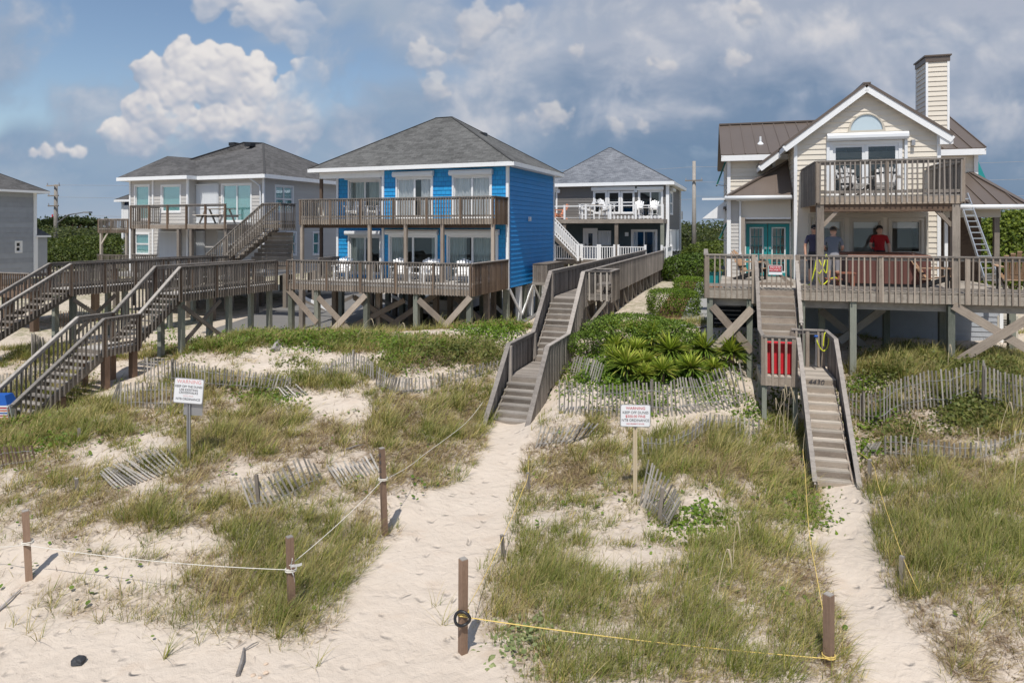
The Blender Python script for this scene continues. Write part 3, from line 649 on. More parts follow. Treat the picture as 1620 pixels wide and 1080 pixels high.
# vegetation cover seen from the beach: (photo x, y, rx, ry, cover) - positive grows grass, negative is blown-out sand
COVER = [(1560, 1010, 110, 60, .95), (1470, 1050, 50, 40, .7), (1440, 980, 40, 40, .7), (560, 900, 50, 50, .6), (540, 960, 40, 40, .35), (600, 800, 36, 50, .5), (380, 990, 60, 24, .4), (200, 960, 90, 22, .35), (1500, 780, 130, 60, 1), (1560, 870, 110, 80, 1), (1500, 940, 80, 60, .9), (1430, 800, 50, 60, .9), (470, 930, 70, 60, .95), (420, 900, 80, 40, .8), (520, 850, 60, 50, .85), (300, 960, 80, 30, .5), (170, 880, 90, 26, .5), (330, 930, 90, 40, .6), (240, 900, 90, 30, .45), (400, 960, 80, 40, .65), (90, 850, 80, 30, .5), (560, 790, 60, 40, .55), (280, 760, 60, 30, .6), (200, 740, 70, 25, .55), (60, 740, 60, 30, .6), (560, 660, 60, 16, .4), (1000, 740, 60, 40, .8), (1060, 800, 70, 30, .5), (950, 820, 60, 30, .45), (900, 850, 60, 40, .5), (1040, 870, 80, 30, .45), (960, 920, 80, 30, .6), (1160, 830, 60, 40, .6), (780, 930, 30, 50, .6), (830, 800, 26, 50, .7), (120, 680, 150, 45, .9), (40, 690, 60, 40, .9), (330, 640, 90, 45, .75), (230, 640, 60, 25, .6), (440, 690, 90, 35, .9), (340, 690, 70, 30, .9), (90, 790, 110, 40, .75), (150, 800, 80, 40, .9), (250, 810, 80, 40, .9), (330, 790, 60, 35, .8), (380, 830, 70, 35, .9), (460, 860, 80, 50, .95), (520, 900, 60, 60, .95), (430, 930, 60, 50, .8), (470, 990, 55, 40, .95), (330, 890, 60, 30, .5), (250, 950, 90, 40, .45), (120, 940, 70, 40, .3), (280, 730, 60, 30, .7), (480, 760, 60, 30, .6), (590, 760, 70, 40, .6), (640, 700, 90, 50, .95), (700, 690, 70, 60, .95), (730, 640, 50, 50, .95), (660, 750, 50, 30, .9), (620, 650, 50, 30, .8), (500, 690, 60, 25, .8), (560, 690, 60, 20, .5), (600, 820, 40, 40, .4), (560, 830, 60, 30, .5),
         (350, 545, 60, 18, 1), (420, 535, 60, 14, 1), (560, 545, 110, 14, .9), (700, 560, 90, 22, 1), (600, 580, 40, 16, .8), (500, 605, 80, 14, .5), (230, 700, 60, 20, .4),
         (860, 760, 50, 60, .95), (900, 740, 70, 50, .95), (950, 700, 60, 40, .9), (930, 760, 50, 40, .8), (860, 850, 40, 40, .75), (850, 930, 60, 60, .95), (800, 1000, 50, 60, .95), (930, 960, 80, 50, .9), (900, 1040, 90, 40, .9), (1030, 980, 90, 50, .9), (1130, 950, 100, 70, 1), (1200, 900, 90, 80, 1), (1230, 1000, 90, 70, 1), (1100, 1040, 120, 40, .95), (1130, 860, 50, 30, .6), (1230, 780, 60, 60, 1), (1150, 720, 90, 50, 1), (1080, 720, 50, 40, .9), (1230, 690, 50, 30, 1), (1000, 830, 60, 20, .4), (1080, 900, 60, 20, .3), (1120, 700, 60, 30, .9), (960, 880, 60, 20, .25), (900, 890, 40, 20, .5),
         (1450, 770, 90, 60, 1), (1550, 790, 100, 80, 1), (1500, 880, 110, 80, 1), (1580, 950, 80, 90, 1), (1450, 930, 60, 60, .9), (1530, 1020, 80, 40, .8), (1600, 1050, 40, 40, .9), (1420, 850, 40, 50, .8), (1450, 580, 70, 20, 1), (1580, 580, 70, 22, .9), (1380, 640, 40, 60, .7), (1440, 680, 70, 40, .8), (1540, 680, 90, 40, .9), (1500, 610, 120, 25, .7), (1590, 640, 50, 40, .7), (1340, 1060, 30, 30, .6),
         (60, 560, 80, 20, .5), (120, 600, 60, 30, .5), (40, 620, 50, 20, .6), (60, 640, 60, 20, .8), (250, 530, 60, 40, .5)]
BARE = [(460, 565, 70, 22), (560, 575, 60, 12), (540, 645, 70, 18), (330, 570, 20, 12), (150, 665, 45, 12), (380, 650, 25, 8), (240, 700, 60, 14), (560, 740, 40, 10), (470, 735, 25, 8), (160, 720, 50, 18), (230, 770, 50, 15), (330, 770, 30, 10), (300, 850, 70, 22), (210, 860, 70, 20), (60, 880, 60, 30), (150, 900, 60, 22), (230, 910, 60, 20), (520, 800, 40, 15), (650, 800, 60, 35), (700, 1000, 45, 90), (260, 1050, 330, 45), (620, 1040, 110, 60), (120, 1020, 160, 35),
        (1060, 665, 30, 12), (1140, 645, 40, 12), (890, 665, 50, 8), (960, 840, 60, 14), (1000, 880, 90, 14), (860, 820, 35, 22), (1100, 800, 40, 20), (1030, 930, 40, 10), (970, 900, 40, 10), (1090, 845, 50, 12), (1380, 610, 40, 14), (1560, 650, 50, 12), (1425, 1010, 20, 22), (1270, 860, 20, 20), (1190, 660, 25, 30), (190, 600, 55, 30), (100, 650, 35, 10)]
def cover(px, py):
    px = np.asarray(px); c = np.zeros_like(px, float); b = np.zeros_like(c)
    for x, y, rx, ry, w in COVER: c = np.maximum(c, w*np.clip(1.75-1.15*np.hypot((px-x)/rx, (py-y)/ry), 0, 1))
    for x, y, rx, ry in BARE: b = np.maximum(b, np.clip(1.5-1.2*np.hypot((px-x)/rx, (py-y)/ry), 0, 1))
    return np.clip(c-.72*b, 0, 1)
def veg(x, y, z):
    px, py = project(x, y, z); c = cover(px, py); out = (px < -20) | (px > 1640) | (py > 1095) | (y > 24)
    gen = np.clip(.70+.60*_vn(x, y, .5, 8)+.3*_vn(x, y, 1.4, 9), 0, 1)*np.clip((y-9.5)/2, 0, 1)
    c = np.where(out, gen, c)
    c = c*np.clip(1.15+.50*_vn(x, y, 1.1, 11)+.35*_vn(x, y, 2.6, 12), 0, 1.3)
    c = np.maximum(c, .34*np.clip(_vn(x, y, 1.9, 41)+.5*_vn(x, y, 4.5, 42), 0, 1)*np.clip((y-10.2)/1.5, 0, 1))
    c = c*np.clip(1.05+.70*_vn(x, y, 3.6, 13)+.45*_vn(x, y, 7.5, 14), 0, 1.25)
    return np.clip(c, 0, 1)*(1-path_mask(x, y))*np.clip((26.5-y)/2, 0, 1)
def build_ground():
    xs = np.r_[-4000, -1500, -600, -250, -120, -70, -45, -34, -28, np.arange(-24, 22.01, .125), 24, 28, 36, 50, 80, 140, 300, 700, 1600, 4000]
    ys = np.r_[-45, -40, -30, -20, -10, 0, 4, 6, 7.2, np.arange(8, 27.01, .125), np.arange(27.5, 46, .75), 50, 60, 80, 120, 200, 400, 900, 2000, 5000]
    X, Y = np.meshgrid(xs, ys); Z = height(X, Y); Z = np.where(Y > 130, 2.1, Z)
    nx, ny = len(xs), len(ys); v = np.c_[X.ravel(), Y.ravel(), Z.ravel()]
    i = np.arange(ny-1)[:, None]*nx+np.arange(nx-1)[None, :]; f = np.stack([i, i+1, i+nx+1, i+nx], -1).reshape(-1, 4)
    me = bpy.data.meshes.new('dune_sand'); me.vertices.add(len(v)); me.vertices.foreach_set('co', v.ravel())
    me.loops.add(f.size); me.loops.foreach_set('vertex_index', f.ravel()); me.polygons.add(len(f)); me.polygons.foreach_set('loop_start', np.arange(0, f.size, 4)); me.polygons.foreach_set('loop_total', np.full(len(f), 4))
    me.polygons.foreach_set('use_smooth', np.ones(len(f), bool)); me.update(calc_edges=True)
    a = me.attributes.new('litter', 'FLOAT', 'POINT'); c = veg(X, Y, Z); a.data.foreach_set('value', np.clip(c*1.2, 0, 1).ravel())
    t = np.clip((Y-27)/2, 0, 1)*np.clip(.65+.5*_vn(X, Y, .25, 4), 0, 1)*np.where((X > -14) & (X < 2) & (Y > 27) & (Y < 45), .25, 1); t = np.where(Y > 50, 1, t)
    me.attributes.new('turf', 'FLOAT', 'POINT').data.foreach_set('value', t.ravel())
    me.materials.append(MT['sand']); o = bpy.data.objects.new('dune_sand', me); COL.objects.link(o); tag(o, kind='structure')
    m = MB(); m.face([(-6000, -9000, -1.35), (6000, -9000, -1.35), (6000, -28, -1.35), (-6000, -28, -1.35)]); tag(m.build('sea', 'water'), kind='structure')
build_ground()
# ------------------------------------------------------------------ blue house
def rect(s0, s1, z0, z1): return [(s0, z0), (s1, z0), (s1, z1), (s0, z1)]
def corner_board(parent, u, v, z0, z1, w=.11, mat='white_trim', name='corner_board'):
    piece(parent, name, mat, (u, v, z0), (u, v, z1), w, w)
def shutter_box(parent, plane, s0, s1, z0, z1, mat='white_metal', d=.2):
    """the rounded housing of a roll-down storm shutter"""
    m = MB(); h = z1-z0; prof = [(.0, 0), (d*.75, 0), (d, h*.3), (d, h*.7), (d*.75, h), (0, h)]
    for i in range(len(prof)):
        (n0, y0), (n1, y1) = prof[i], prof[(i+1) % len(prof)]
        m.face([on(plane, s0, z0+y0, n0+.05), on(plane, s1, z0+y0, n0+.05), on(plane, s1, z0+y1, n1+.05), on(plane, s0, z0+y1, n1+.05)])
    for s_ in (s0, s1): m.face([on(plane, s_, z0+y, n+.05) for n, y in prof])
    return m.build('shutter_box', mat, parent)
B = Frame(803, 28.4, 1228, 'blue_house', 'bright blue two-storey beach house on stilts with grey hipped roof and two timber decks', 'house')
e = B.e; D1, D2, ZT = 3.35, 5.98, 8.14
uL = B.U(607, 0); uR_ = B.U(535, 1.3); BD = 6.2
def pxrect(F, v, x0, x1, ytop, zbot): return F.U(x0, v), F.U(x1, v), zbot, F.Z((x0+x1)/2, ytop, v)
up2, up3, up1 = pxrect(B, 0, 626.5, 685.4, 279.5, D2+.02), pxrect(B, 0, 715.5, 778.6, 277, D2+.02), pxrect(B, 1.3, 551, 604, 284, D2+.02)
lo2, lo3, lo1 = pxrect(B, 0, 615, 692.5, 371, D1+.02), pxrect(B, 0, 707, 788.6, 371, D1+.02), pxrect(B, 1.3, 551, 604, 372, D1+.02)
def hole(r, t=.085): return (r[0]+t, r[1]-t, r[2]+t, r[3]-t)
f0, f1, sd = ('f', 0.0), ('f', 1.3), ('r', 0.0)
w1 = siding(e, f0, rect(uL, -.001, 3.1, ZT), 'blue_shingle', .19, .016, [hole(r) for r in (up2, up3, lo2, lo3)], back='interior', one=True)
siding(e, f1, rect(uR_, uL, 3.1, ZT), 'blue_shingle', .19, .016, [hole(r) for r in (up1, lo1)], one=True)
siding(e, sd, rect(.001, BD, 3.08, ZT), 'blue_side', .195, .028)
siding(e, ('l', uR_), rect(1.3, BD, 3.1, ZT), 'blue_side', .195, .02, one=True); siding(e, ('l', uL), rect(.101, 1.2, 3.1, ZT), 'blue_side', .195, .02, one=True)
siding(e, ('b', BD), rect(uR_, 0, 3.1, ZT), 'blue_side', .195, .02, one=True)
m = MB()
for z in (3.02, 5.80): m.box((uL+.1, .1, z), (-.1, BD-.1, z+.08)); m.box((uR_+.1, 1.4, z), (uL+.1, BD-.1, z+.08))
m.box((uL+.1, 2.9, 3.1), (-.1, 3.0, ZT-.05)); m.build('floor_slab', 'interior', e)
for r, p, fill in ((up1, f1, [('curtain_green', .0, .45), ('curtain_green', .6, 1)]), (up2, f0, [('curtain', .0, .52), ('curtain', .66, 1)]), (up3, f0, [('curtain', 0, 1)]),
                   (lo1, f1, [('curtain_green', 0, .5)]), (lo2, f0, [('curtain_green', 0, .38), ('curtain_green', .88, 1)]), (lo3, f0, [('curtain_green', 0, .36), ('curtain_green', .5, .98)])):
    window(e, p, *r, panes=2, trim=.085, sash=.05, fill=fill, name='sliding_door')
    shutter_box(e, p, r[0]-.07, r[1]+.07 if p is f0 else min(r[1]+.07, uL-.02), r[3]-.01, r[3]+.22)
# trim, corner boards, beam over the recessed bay
corner_board(e, .012, -.012, 3.02, ZT, .12); corner_board(e, uL-.012, -.012, 3.02, ZT, .11); corner_board(e, uR_-.012, 1.288, 3.02, ZT, .11); corner_board(e, .012, BD+.01, 3.02, ZT, .11)
u_l = B.U(487, -.45)
slab(e, 'porch_beam', 'white_trim', (u_l+.35, -.06, ZT-.28), (uL-.08, .08, ZT))
piece(e, 'porch_post', 'wood_brown', (B.U(508, .0), .02, D1), (B.U(508, 0), .02, ZT-.28), .12, .12)
rl = B.pv(690, 187, 3.1); rr = B.pv(715, 187, 3.1)
ro = hip_roof(e, u_l, .45, -.45, BD+.45, 8.29, ((rl[0], 3.1), (rr[0], 3.1)), rl[1], 'asphalt_grey', .17, walls=True)
def roof_vent(parent, F, px, py, v_guess, mat='black_plastic', s=.34):
    u, z = F.pv(px, py, v_guess); m = MB(); m.box((u-s/2, v_guess-s*.45, z-.08), (u+s/2, v_guess+s*.45, z+.10)); m.box((u-s/2-.04, v_guess-s*.55, z-.10), (u+s/2+.04, v_guess+s*.55, z-.06)); m.build('roof_vent', mat, parent)
roof_vent(ro, B, 678, 211.5, 2.28)
u, z = B.pv(764, 213, 3.3); slab(ro, 'roof_vent', 'black_plastic', (u-.15, 3.15, z-.15), (u+.15, 3.5, z+.08))
# upper balcony
bL, bR = B.U(474, -1.5), 0.0
dk = slab(e, 'balcony', 'wood_warm', (bL, -1.5, D2-.24), (bR-.03, -.03, D2-.04))
for k in range(10): piece(dk, 'floor_board', 'wood_deck', (bL, -1.43+k*.148, D2-.018), (bR-.03, -1.43+k*.148, D2-.018), .14, .034)
pf = [(B.U(x, -1.5)-bL)/(bR-bL) for x in (474.5, 522, 571.5, 622, 674.5, 728, 781.5)]; pf[0] = .005; pf[-1] = .995
railing(e, (bL, -1.5, D2), (bR, -1.5, D2), .86, .26, .118, posts=pf, name='balcony_railing')
railing(e, (bR, -1.5, D2), (bR, -.06, D2), .86, .26, .118, name='balcony_railing', mat='wood_brown'); railing(e, (bL, -.1, D2), (bL, -1.5, D2), .86, .26, .118, name='balcony_railing')
for x in (478, 585, 642, 700, 780): piece(e, 'deck_post', 'wood_warm', (B.U(x, -1.42), -1.42, D1-.02), (B.U(x, -1.42), -1.42, D2-.24), .13, .13)
slab(e, 'balcony_beam', 'wood_brown', (bL+.05, -1.30, D2-.40), (bR-.06, -1.22, D2-.24))
# lower deck
vD = -3.65; dL, dR = B.U(455, vD), B.U(745.6, vD)
dk = slab(e, 'deck', 'wood_warm', (dL, vD, D1-.26), (dR-.02, -.03, D1-.05))
for k in range(25): piece(dk, 'floor_board', 'wood_deck', (dL, vD+.075+k*.1435, D1-.02), (dR-.02, vD+.075+k*.1435, D1-.02), .136, .036)
pf = [(B.U(x, vD)-dL)/(dR-dL) for x in (455, 466, 517, 571, 627, 686, 745)]; pf[-1] = .996
railing(e, (dL, vD, D1), (dR, vD, D1), .92, .28, .122, posts=pf, name='deck_railing')
railing(e, (dR, vD, D1), (dR, -.06, D1), .92, .28, .122, mat='wood_brown', posts=(.33, .66), name='deck_railing', post_mat='wood_brown')
railing(e, (dL, -.1, D1), (dL, -1.6, D1), .92, .28, .122, name='deck_railing')
# piles and braces
def piles(F, parent, spots, ztop, mat='wood_green', w=.2, name='pile', sink=.3):
    for u, v in spots:
        p = F.world(u, v); piece(parent, name, mat, (u, v, hz(p.x, p.y)-sink), (u, v, ztop), w, w)
piles(B, e, [(B.U(x, vD+.15), vD+.15) for x in (461, 502, 580, 659, 743)], D1-.26, 'wood_green', .19)
piles(B, e, [(B.U(x, -1.6), -1.6) for x in (478, 530, 600, 690, 770)], D1-.26, 'wood_grey', .2)
piles(B, e, [(u, v) for v in (.1, 2.2, 4.2, BD-.1) for u in (-8.3, -6.3, -4.2, -2.1, -.1)], 3.02, 'wood_green', .23)
piles(B, e, [(u, v) for v in (1.1, 3.2, 5.2) for u in (-7.3, -5.2, -3.2, -1.1)], 3.02, 'wood_grey', .2)
piles(B, e, [(-.1, .12), (-.1, 1.6), (-.1, 3.1), (-.1, 4.6), (-.1, 6.1)], 3.03, 'white_trim', .22, 'white_pile')
def braces(F, parent, v, lst, mat='wood_warm', w=.05, h=.22):
    for q, (x0, y0, x1, y1) in enumerate(lst):
        vv = v-(.055 if q % 2 else 0); a, b = F.pv(x0, y0, vv), F.pv(x1, y1, vv); piece(parent, 'brace', mat, (a[0], vv, a[1]), (b[0], vv, b[1]), w, h)
braces(B, e, vD+.02, [(662, 474, 716, 524), (744, 470, 681, 541), (503, 470, 552, 522), (578, 467, 526, 522), (455, 457, 501, 510)])
braces(B, e, -1.75, [(560, 470, 640, 520), (640, 475, 560, 515), (690, 465, 610, 520), (720, 470, 770, 515)], 'wood_grey')
braces(B, e, 1.9, [(480, 470, 560, 510), (600, 465, 540, 505), (620, 468, 700, 505), (760, 465, 690, 505), (770, 470, 800, 500)], 'white_trim', .05, .14)
braces(B, e, 4.1, [(470, 470, 540, 500), (560, 468, 500, 498), (590, 468, 660, 500), (700, 468, 640, 498)], 'wood_grey', .05, .16)
for a, b in (((0.02, .2, 3.0), (.02, 1.6, 1.8)), ((.02, 1.7, 1.8), (.02, 3.1, 3.0)), ((.02, 3.2, 3.0), (.02, 4.6, 1.8))): piece(e, 'brace', 'white_trim', a, b, .05, .12)
u, z = B.pv(835.5, 346.5, 0); v_, z = B.pu(835.5, 346.5, 0.0); slab(e, 'vent_hood', 'white_metal', (.03, v_-.07, z-.1), (.13, v_+.07, z+.1))
# slatted enclosure round the air conditioner, on its own bracket shelf
v0, zb = B.pu(845, 446, .35); v1, zt = B.pu(872, 414, .35)
b2 = thing('utility_enclosure', 'slatted grey timber box on a shelf bracketed to the blue side wall', 'utility box', tuple(B.world(.6, (v0+v1)/2, zb)), B.rz)
h = zt-zb; L2 = abs(v1-v0)/2
m = MB(); m.box((-.32, -L2-.1, -.12), (.42, L2+.1, 0)); m.build('shelf', 'wood_dry', b2); m = MB(); m.box((-.26, -L2+.05, .01), (.26, L2-.05, h-.08)); m.build('air_conditioner', 'grey_metal', b2)
k = int(L2*2/.1)
for i in range(k+1): piece(b2, 'slat', 'wood_grey', (.36, -L2+i*2*L2/k, .002), (.36, -L2+i*2*L2/k, h-.002), .02, .085)
for i in range(7): piece(b2, 'slat', 'wood_grey', (-.26+i*.095, -L2-.03, .002), (-.26+i*.095, -L2-.03, h-.002), .085, .02)
m = MB(); m.box((-.30, -L2-.06, h), (.40, L2+.06, h+.03)); m.build('lid', 'wood_grey', b2)
# ------------------------------------------------------------------ grey house with the left-hand decks
Gh = Frame(417, 36.0, 1228, 'grey_house', 'pale grey lap-sided house with teal blinds and white storm shutters', 'house')
e = Gh.e; ZT = 8.28; Z2 = 5.78; Z1 = 3.35; vB = -.7; vD = -2.6
uM, uB0 = Gh.U(297, vB), Gh.U(207, vB)
f0, fB, sd = ('f', 0.0), ('f', vB), ('r', 0.0)
def pr(F, pl, x0, x1, y0, y1):
    k, c = pl
    if k == 'f': a, b = F.pv(x0, y1, c), F.pv(x1, y1, c); return a[0], b[0], (a[1]+b[1])/2, F.Z((x0+x1)/2, y0, c)
    a, b = F.pu(x0, y1, c), F.pu(x1, y1, c); return a[0], b[0], (a[1]+b[1])/2, F.pu((x0+x1)/2, y0, c)[1]
wf = [(fB, pr(Gh, fB, 213, 237.5, 292, 349), 1, 1), (fB, pr(Gh, fB, 255, 287, 292, 337), 1, 1), (f0, pr(Gh, f0, 351, 399, 290, 352), 2, 1), (fB, pr(Gh, fB, 213, 237.5, 368, 404), 1, 2)]
ws = [(sd, pr(Gh, sd, 434, 464, 293, 337), 2, 2), (sd, pr(Gh, sd, 453, 469, 366, 405), 1, 2), (sd, pr(Gh, sd, 494, 506, 366, 404), 1, 2)]
hf = [hole(q[1], .08) for q in wf if q[0] is f0]; hB = [hole(q[1], .08) for q in wf if q[0] is fB]; hs = [hole(q[1], .08) for q in ws]
siding(e, f0, rect(uM, -.001, 3.2, ZT), 'grey_siding', .19, .02, hf); siding(e, fB, rect(uB0, uM, 3.2, ZT), 'grey_siding', .19, .02, hB)
siding(e, sd, rect(.001, 9.0, 3.0, ZT), 'grey_siding', .19, .02, hs); siding(e, ('r', uM), rect(vB+.001, -.021, 3.2, ZT), 'grey_siding', .19, .015, one=True)
siding(e, ('l', uB0), rect(vB, 9, 3.0, ZT), 'grey_siding', .19, .02, one=True); siding(e, ('b', 9.0), rect(uB0, 0, 3.0, ZT), 'grey_siding', .19, .02, one=True)
m = MB()
for z in (3.1, 5.6): m.box((uB0+.1, vB+.1, z), (-.1, 8.9, z+.08))
m.build('floor_slab', 'interior', e)
for p, r, a, b in wf+ws: window(e, p, *r, panes=a, rows=b, trim=.085, sash=.045, fill=[('blind_teal', 0, 1)])
def accordion(parent, plane, r, n=None, mat='white_metal'):
    """folded storm shutter: zig-zag white blades between a head and a sill track"""
    s0, s1, z0, z1 = r; n = n or max(4, int((s1-s0)/.14)); hold = MB(); hold.box(on(plane, s0, z0-.03, .02), on(plane, s1, z0, .17)); hold.box(on(plane, s0, z1, .02), on(plane, s1, z1+.05, .17))
    h = hold.build('storm_shutter', mat, parent)
    for i in range(n):
        a, b = s0+(s1-s0)*i/n, s0+(s1-s0)*(i+1)/n; c = (a+b)/2; m = MB()
        for (p, q, np_, nq) in ((a, c, .04, .14), (c, b, .14, .04)):
            m.prism([on(plane, p, z0, np_), on(plane, q, z0, nq), on(plane, q, z1, nq), on(plane, p, z1, np_)], Vector(on(plane, 0, 0, .012))-Vector(on(plane, 0, 0, 0)))
        m.build('blade', mat, h)
accordion(e, f0, pr(Gh, f0, 300, 347, 293, 352)); accordion(e, fB, pr(Gh, fB, 254, 288, 367, 408)); accordion(e, f0, pr(Gh, f0, 299, 325, 366, 408)); accordion(e, f0, pr(Gh, f0, 346, 372, 366, 408))
for u, v in ((.012, -.012), (uM+.012, vB-.012), (uB0-.012, vB-.012), (Gh.U(243, vB), vB-.022)): corner_board(e, u, v, 3.15, ZT, .10)
rp = Gh.pv(387, 224, 3.6); ze = 8.37
ro = hip_roof(e, uB0-.5, .5, -.5, 9.5, ze, ((rp[0]-.35, 3.9), (rp[0]+.5, 4.6)), rp[1], 'asphalt_dark', .2, walls=True)
# small hip over the bay, running back into the main roof
zb = Gh.Z(265, 247, .9); ub = Gh.U(265, .9); m = MB(); a, b = (uB0-.5, vB-.5, ze+.004), (uM+.45, vB-.5, ze+.004); t = (ub, .9, zb); bk = (ub+.5, 2.4, zb)
roof_faces(m, [[a, b, t], [b, (uM+.45, 2.2, ze+.004), bk, t], [(uB0-.5, 2.6, ze+.004), a, t, bk]]); rb = m.build('bay_roof', 'asphalt_dark', e)
piece(rb, 'fascia_board', 'white_trim', (uB0-.5, vB-.5, ze-.08), (uM+.45, vB-.5, ze-.08), .03, .19); piece(rb, 'fascia_board', 'white_trim', (uM+.45, vB-.5, ze-.08), (uM+.45, -.47, ze-.08), .03, .19); piece(rb, 'fascia_board', 'white_trim', (uB0-.5, vB-.5, ze-.08), (uB0-.5, -.47, ze-.08), .03, .19)
slab(rb, 'soffit', 'white_trim', (uB0-.48, vB-.48, ze-.16), (uM+.43, -.45, ze-.14))
for x in (370, 395): u, z = Gh.pv(x, 228 if x < 380 else 228.5, 3.7); slab(ro, 'roof_vent', 'black_plastic', (u-.22, 3.5, z-.12), (u+.22, 3.95, z+.08))
# gutter pipe at the corner
m = MB(); m.tube([(-.55, -.45, 8.2), (-.4, -.3, 8.05), (-.14, -.12, 7.8), (-.12, -.10, 6.9), (-.12, -.10, 3.5)], .045, 8); m.build('downpipe', 'white_metal', e, smooth=True)
# deck, its posts, rails and the stair that climbs to it from the right
dL, dR = Gh.U(207, vD), Gh.U(363, vD); dk = slab(e, 'deck', 'wood_warm', (dL, vD, Z2-.24), (0, -.72, Z2-.04))
for k in range(12): piece(dk, 'floor_board', 'wood_deck', (dL, vD+.08+k*.148, Z2-.018), (0, vD+.08+k*.148, Z2-.018), .14, .034)
xs = (207, 236, 265, 295, 325, 356); railing(e, (dL, vD, Z2), (Gh.U(357, vD), vD, Z2), .98, .26, .13, posts=[(Gh.U(x, vD)-dL)/(Gh.U(357, vD)-dL) for x in xs], name='deck_railing', nob=True, under=False)
railing(e, (dL, -.8, Z2), (dL, vD, Z2), .98, .26, .13, name='deck_railing'); railing(e, (dL, vD+.02, Z2), (Gh.U(236, vD), vD+.02, Z2), .95, .2, .13, name='deck_railing')
for x in (211, 283, 303, 358): piece(e, 'deck_post', 'wood_grey', (Gh.U(x, vD+.1), vD+.1, 1.5), (Gh.U(x, vD+.1), vD+.1, Z2-.24), .15, .15)
sT, sB = Gh.U(428, vD-.05), Gh.U(340, vD-.05); wS = 1.05
landing = slab(e, 'stair_landing', 'wood_grey', (sT, vD-.6, Z2-.2), (sT+1.0, vD+.5, Z2-.02))
so = stair_flight(e, (sT, vD-.05, Z2), (sB, vD-.05, Z1), wS, 13, 'wood_grey', 'wood_silver', risers=False)
sl = (Z1-Z2)/(sB-sT)
for q in (-1, 1): railing(e, (sB, vD-.05+q*wS/2, Z1), (sT, vD-.05+q*wS/2, Z2), .95, .25, .14, name='stair_railing', cap='wood_silver')
railing(e, (sT, vD-.6, Z2), (sT+1.0, vD-.6, Z2), .95, .3, .12, name='stair_railing'); railing(e, (sT+1, vD-.6, Z2), (sT+1, vD+.5, Z2), .95, .3, .12, name='stair_railing')
for k in range(9): piece(e, 'screen_board', 'wood_grey', (sT-1.9+k*.2, vD+.35-.03*(k % 2), Z2-2.1+k*.2), (sT+1.0, vD+.35-.03*(k % 2), Z2-2.1+k*.2), .02, .19)
# back deck seen past its left end
vL = 6.5; a0, a1 = Gh.U(156, vL), Gh.U(205, vL); zf = Gh.Z(180, 364, vL); dk = slab(e, 'rear_deck', 'wood_brown', (a0, vL, zf-.2), (a1, vL+2.5, zf))
railing(e, (a0, vL, zf), (a1, vL, zf), .8, .2, .14, posts=(0, .42, .95), name='rear_railing'); railing(e, (a0, vL+2.4, zf), (a0, vL, zf), .8, .2, .14, name='rear_railing')
for u in (a0+.15, a1-.4): piece(e, 'deck_post', 'wood_dry', (u, vL+.1, 1.5), (u, vL+.1, zf-.2), .16, .16)
piece(e, 'brace', 'wood_dry', (a0+.2, vL+.06, zf-1.0), (a0+.85, vL+.06, zf-.2), .05, .1)
z4 = Gh.Z(180, 403, vL); slab(e, 'lower_rear_deck', 'wood_grey', (a0, vL-.05, z4-.9), (uB0-.02, vL+2.5, z4-.75)); railing(e, (a0, vL-.1, z4-.75), (uB0, vL-.1, z4-.75), .75, .15, .14, posts=(.02, .45, .9), name='rear_railing')
# lower deck along the front
Lw = slab(e, 'lower_deck', 'wood_deck', (dL-.1, vD-1.3, Z1-.2), (.9, -.75, Z1-.03)); railing(e, (Gh.U(200, vD-1.2), vD-.9, Z1), (Gh.U(240, vD-1.2), vD-.9, Z1), .9, .25, .13, name='deck_railing')
piles(Gh, e, [(u, v) for v in (-3.7, -.8, 1.5, 4, 8.8) for u in (dL+.3, dL+2.6, dL+5, -1.5, .2)], 3.1, 'wood_grey', .22)
# ------------------------------------------------------------------ charcoal house with white trim, behind
Wh = Frame(1056, 48.0, 1190, 'charcoal_house', 'dark grey house with white trim and white railings at the end of the long boardwalk', 'house')
e = Wh.e; vD = -2.3; Z1, Z2 = 3.35, 6.2; ZT = 8.7; uL = -8.6; DP = 8.4
f0, sd = ('f', 0.0), ('r', 0.0)
tri = [pr(Wh, f0, a, b, 302, 338.5) for a, b in ((938.5, 960.5), (961, 981.5), (982, 1004))]
sl1 = pr(Wh, f0, 1009.5, 1049, 301, 345); dl = pr(Wh, f0, 868, 882, 301, 345); door = pr(Wh, f0, 922.5, 945.5, 361, 412); sl2 = pr(Wh, f0, 998.5, 1040, 363, 412)
siding(e, f0, rect(uL, -.001, 5.95, ZT), 'charcoal_siding', .21, .022, [hole(r, .08) for r in tri+[sl1, dl]])
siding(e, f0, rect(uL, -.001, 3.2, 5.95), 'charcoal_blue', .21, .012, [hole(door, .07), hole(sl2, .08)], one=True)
s1 = pr(Wh, sd, 1059.5, 1064, 303, 340); siding(e, sd, rect(.001, DP, 2.6, ZT), 'charcoal_siding', .21, .022, [hole(s1, .08)])
siding(e, ('l', uL), rect(0, DP, 3, ZT), 'charcoal_siding', .21, .02, one=True); siding(e, ('b', DP), rect(uL, 0, 3, ZT), 'charcoal_siding', .21, .02, one=True)
m = MB(); [m.box((uL+.1, .1, z), (-.1, DP-.1, z+.08)) for z in (3.05, 5.85)]; m.build('floor_slab', 'interior', e)
for r in tri: window(e, f0, *r, panes=1, rows=2, trim=.10, sash=.05)
window(e, f0, *sl1, panes=2, trim=.10, fill=[('curtain', .85, 1)], name='sliding_door'); window(e, f0, *dl, panes=1, trim=.10, name='sliding_door'); window(e, f0, *sl2, panes=2, trim=.12, fill=[('curtain', 0, .22), ('curtain', .85, 1)], name='sliding_door'); window(e, sd, *s1, rows=2, trim=.1)
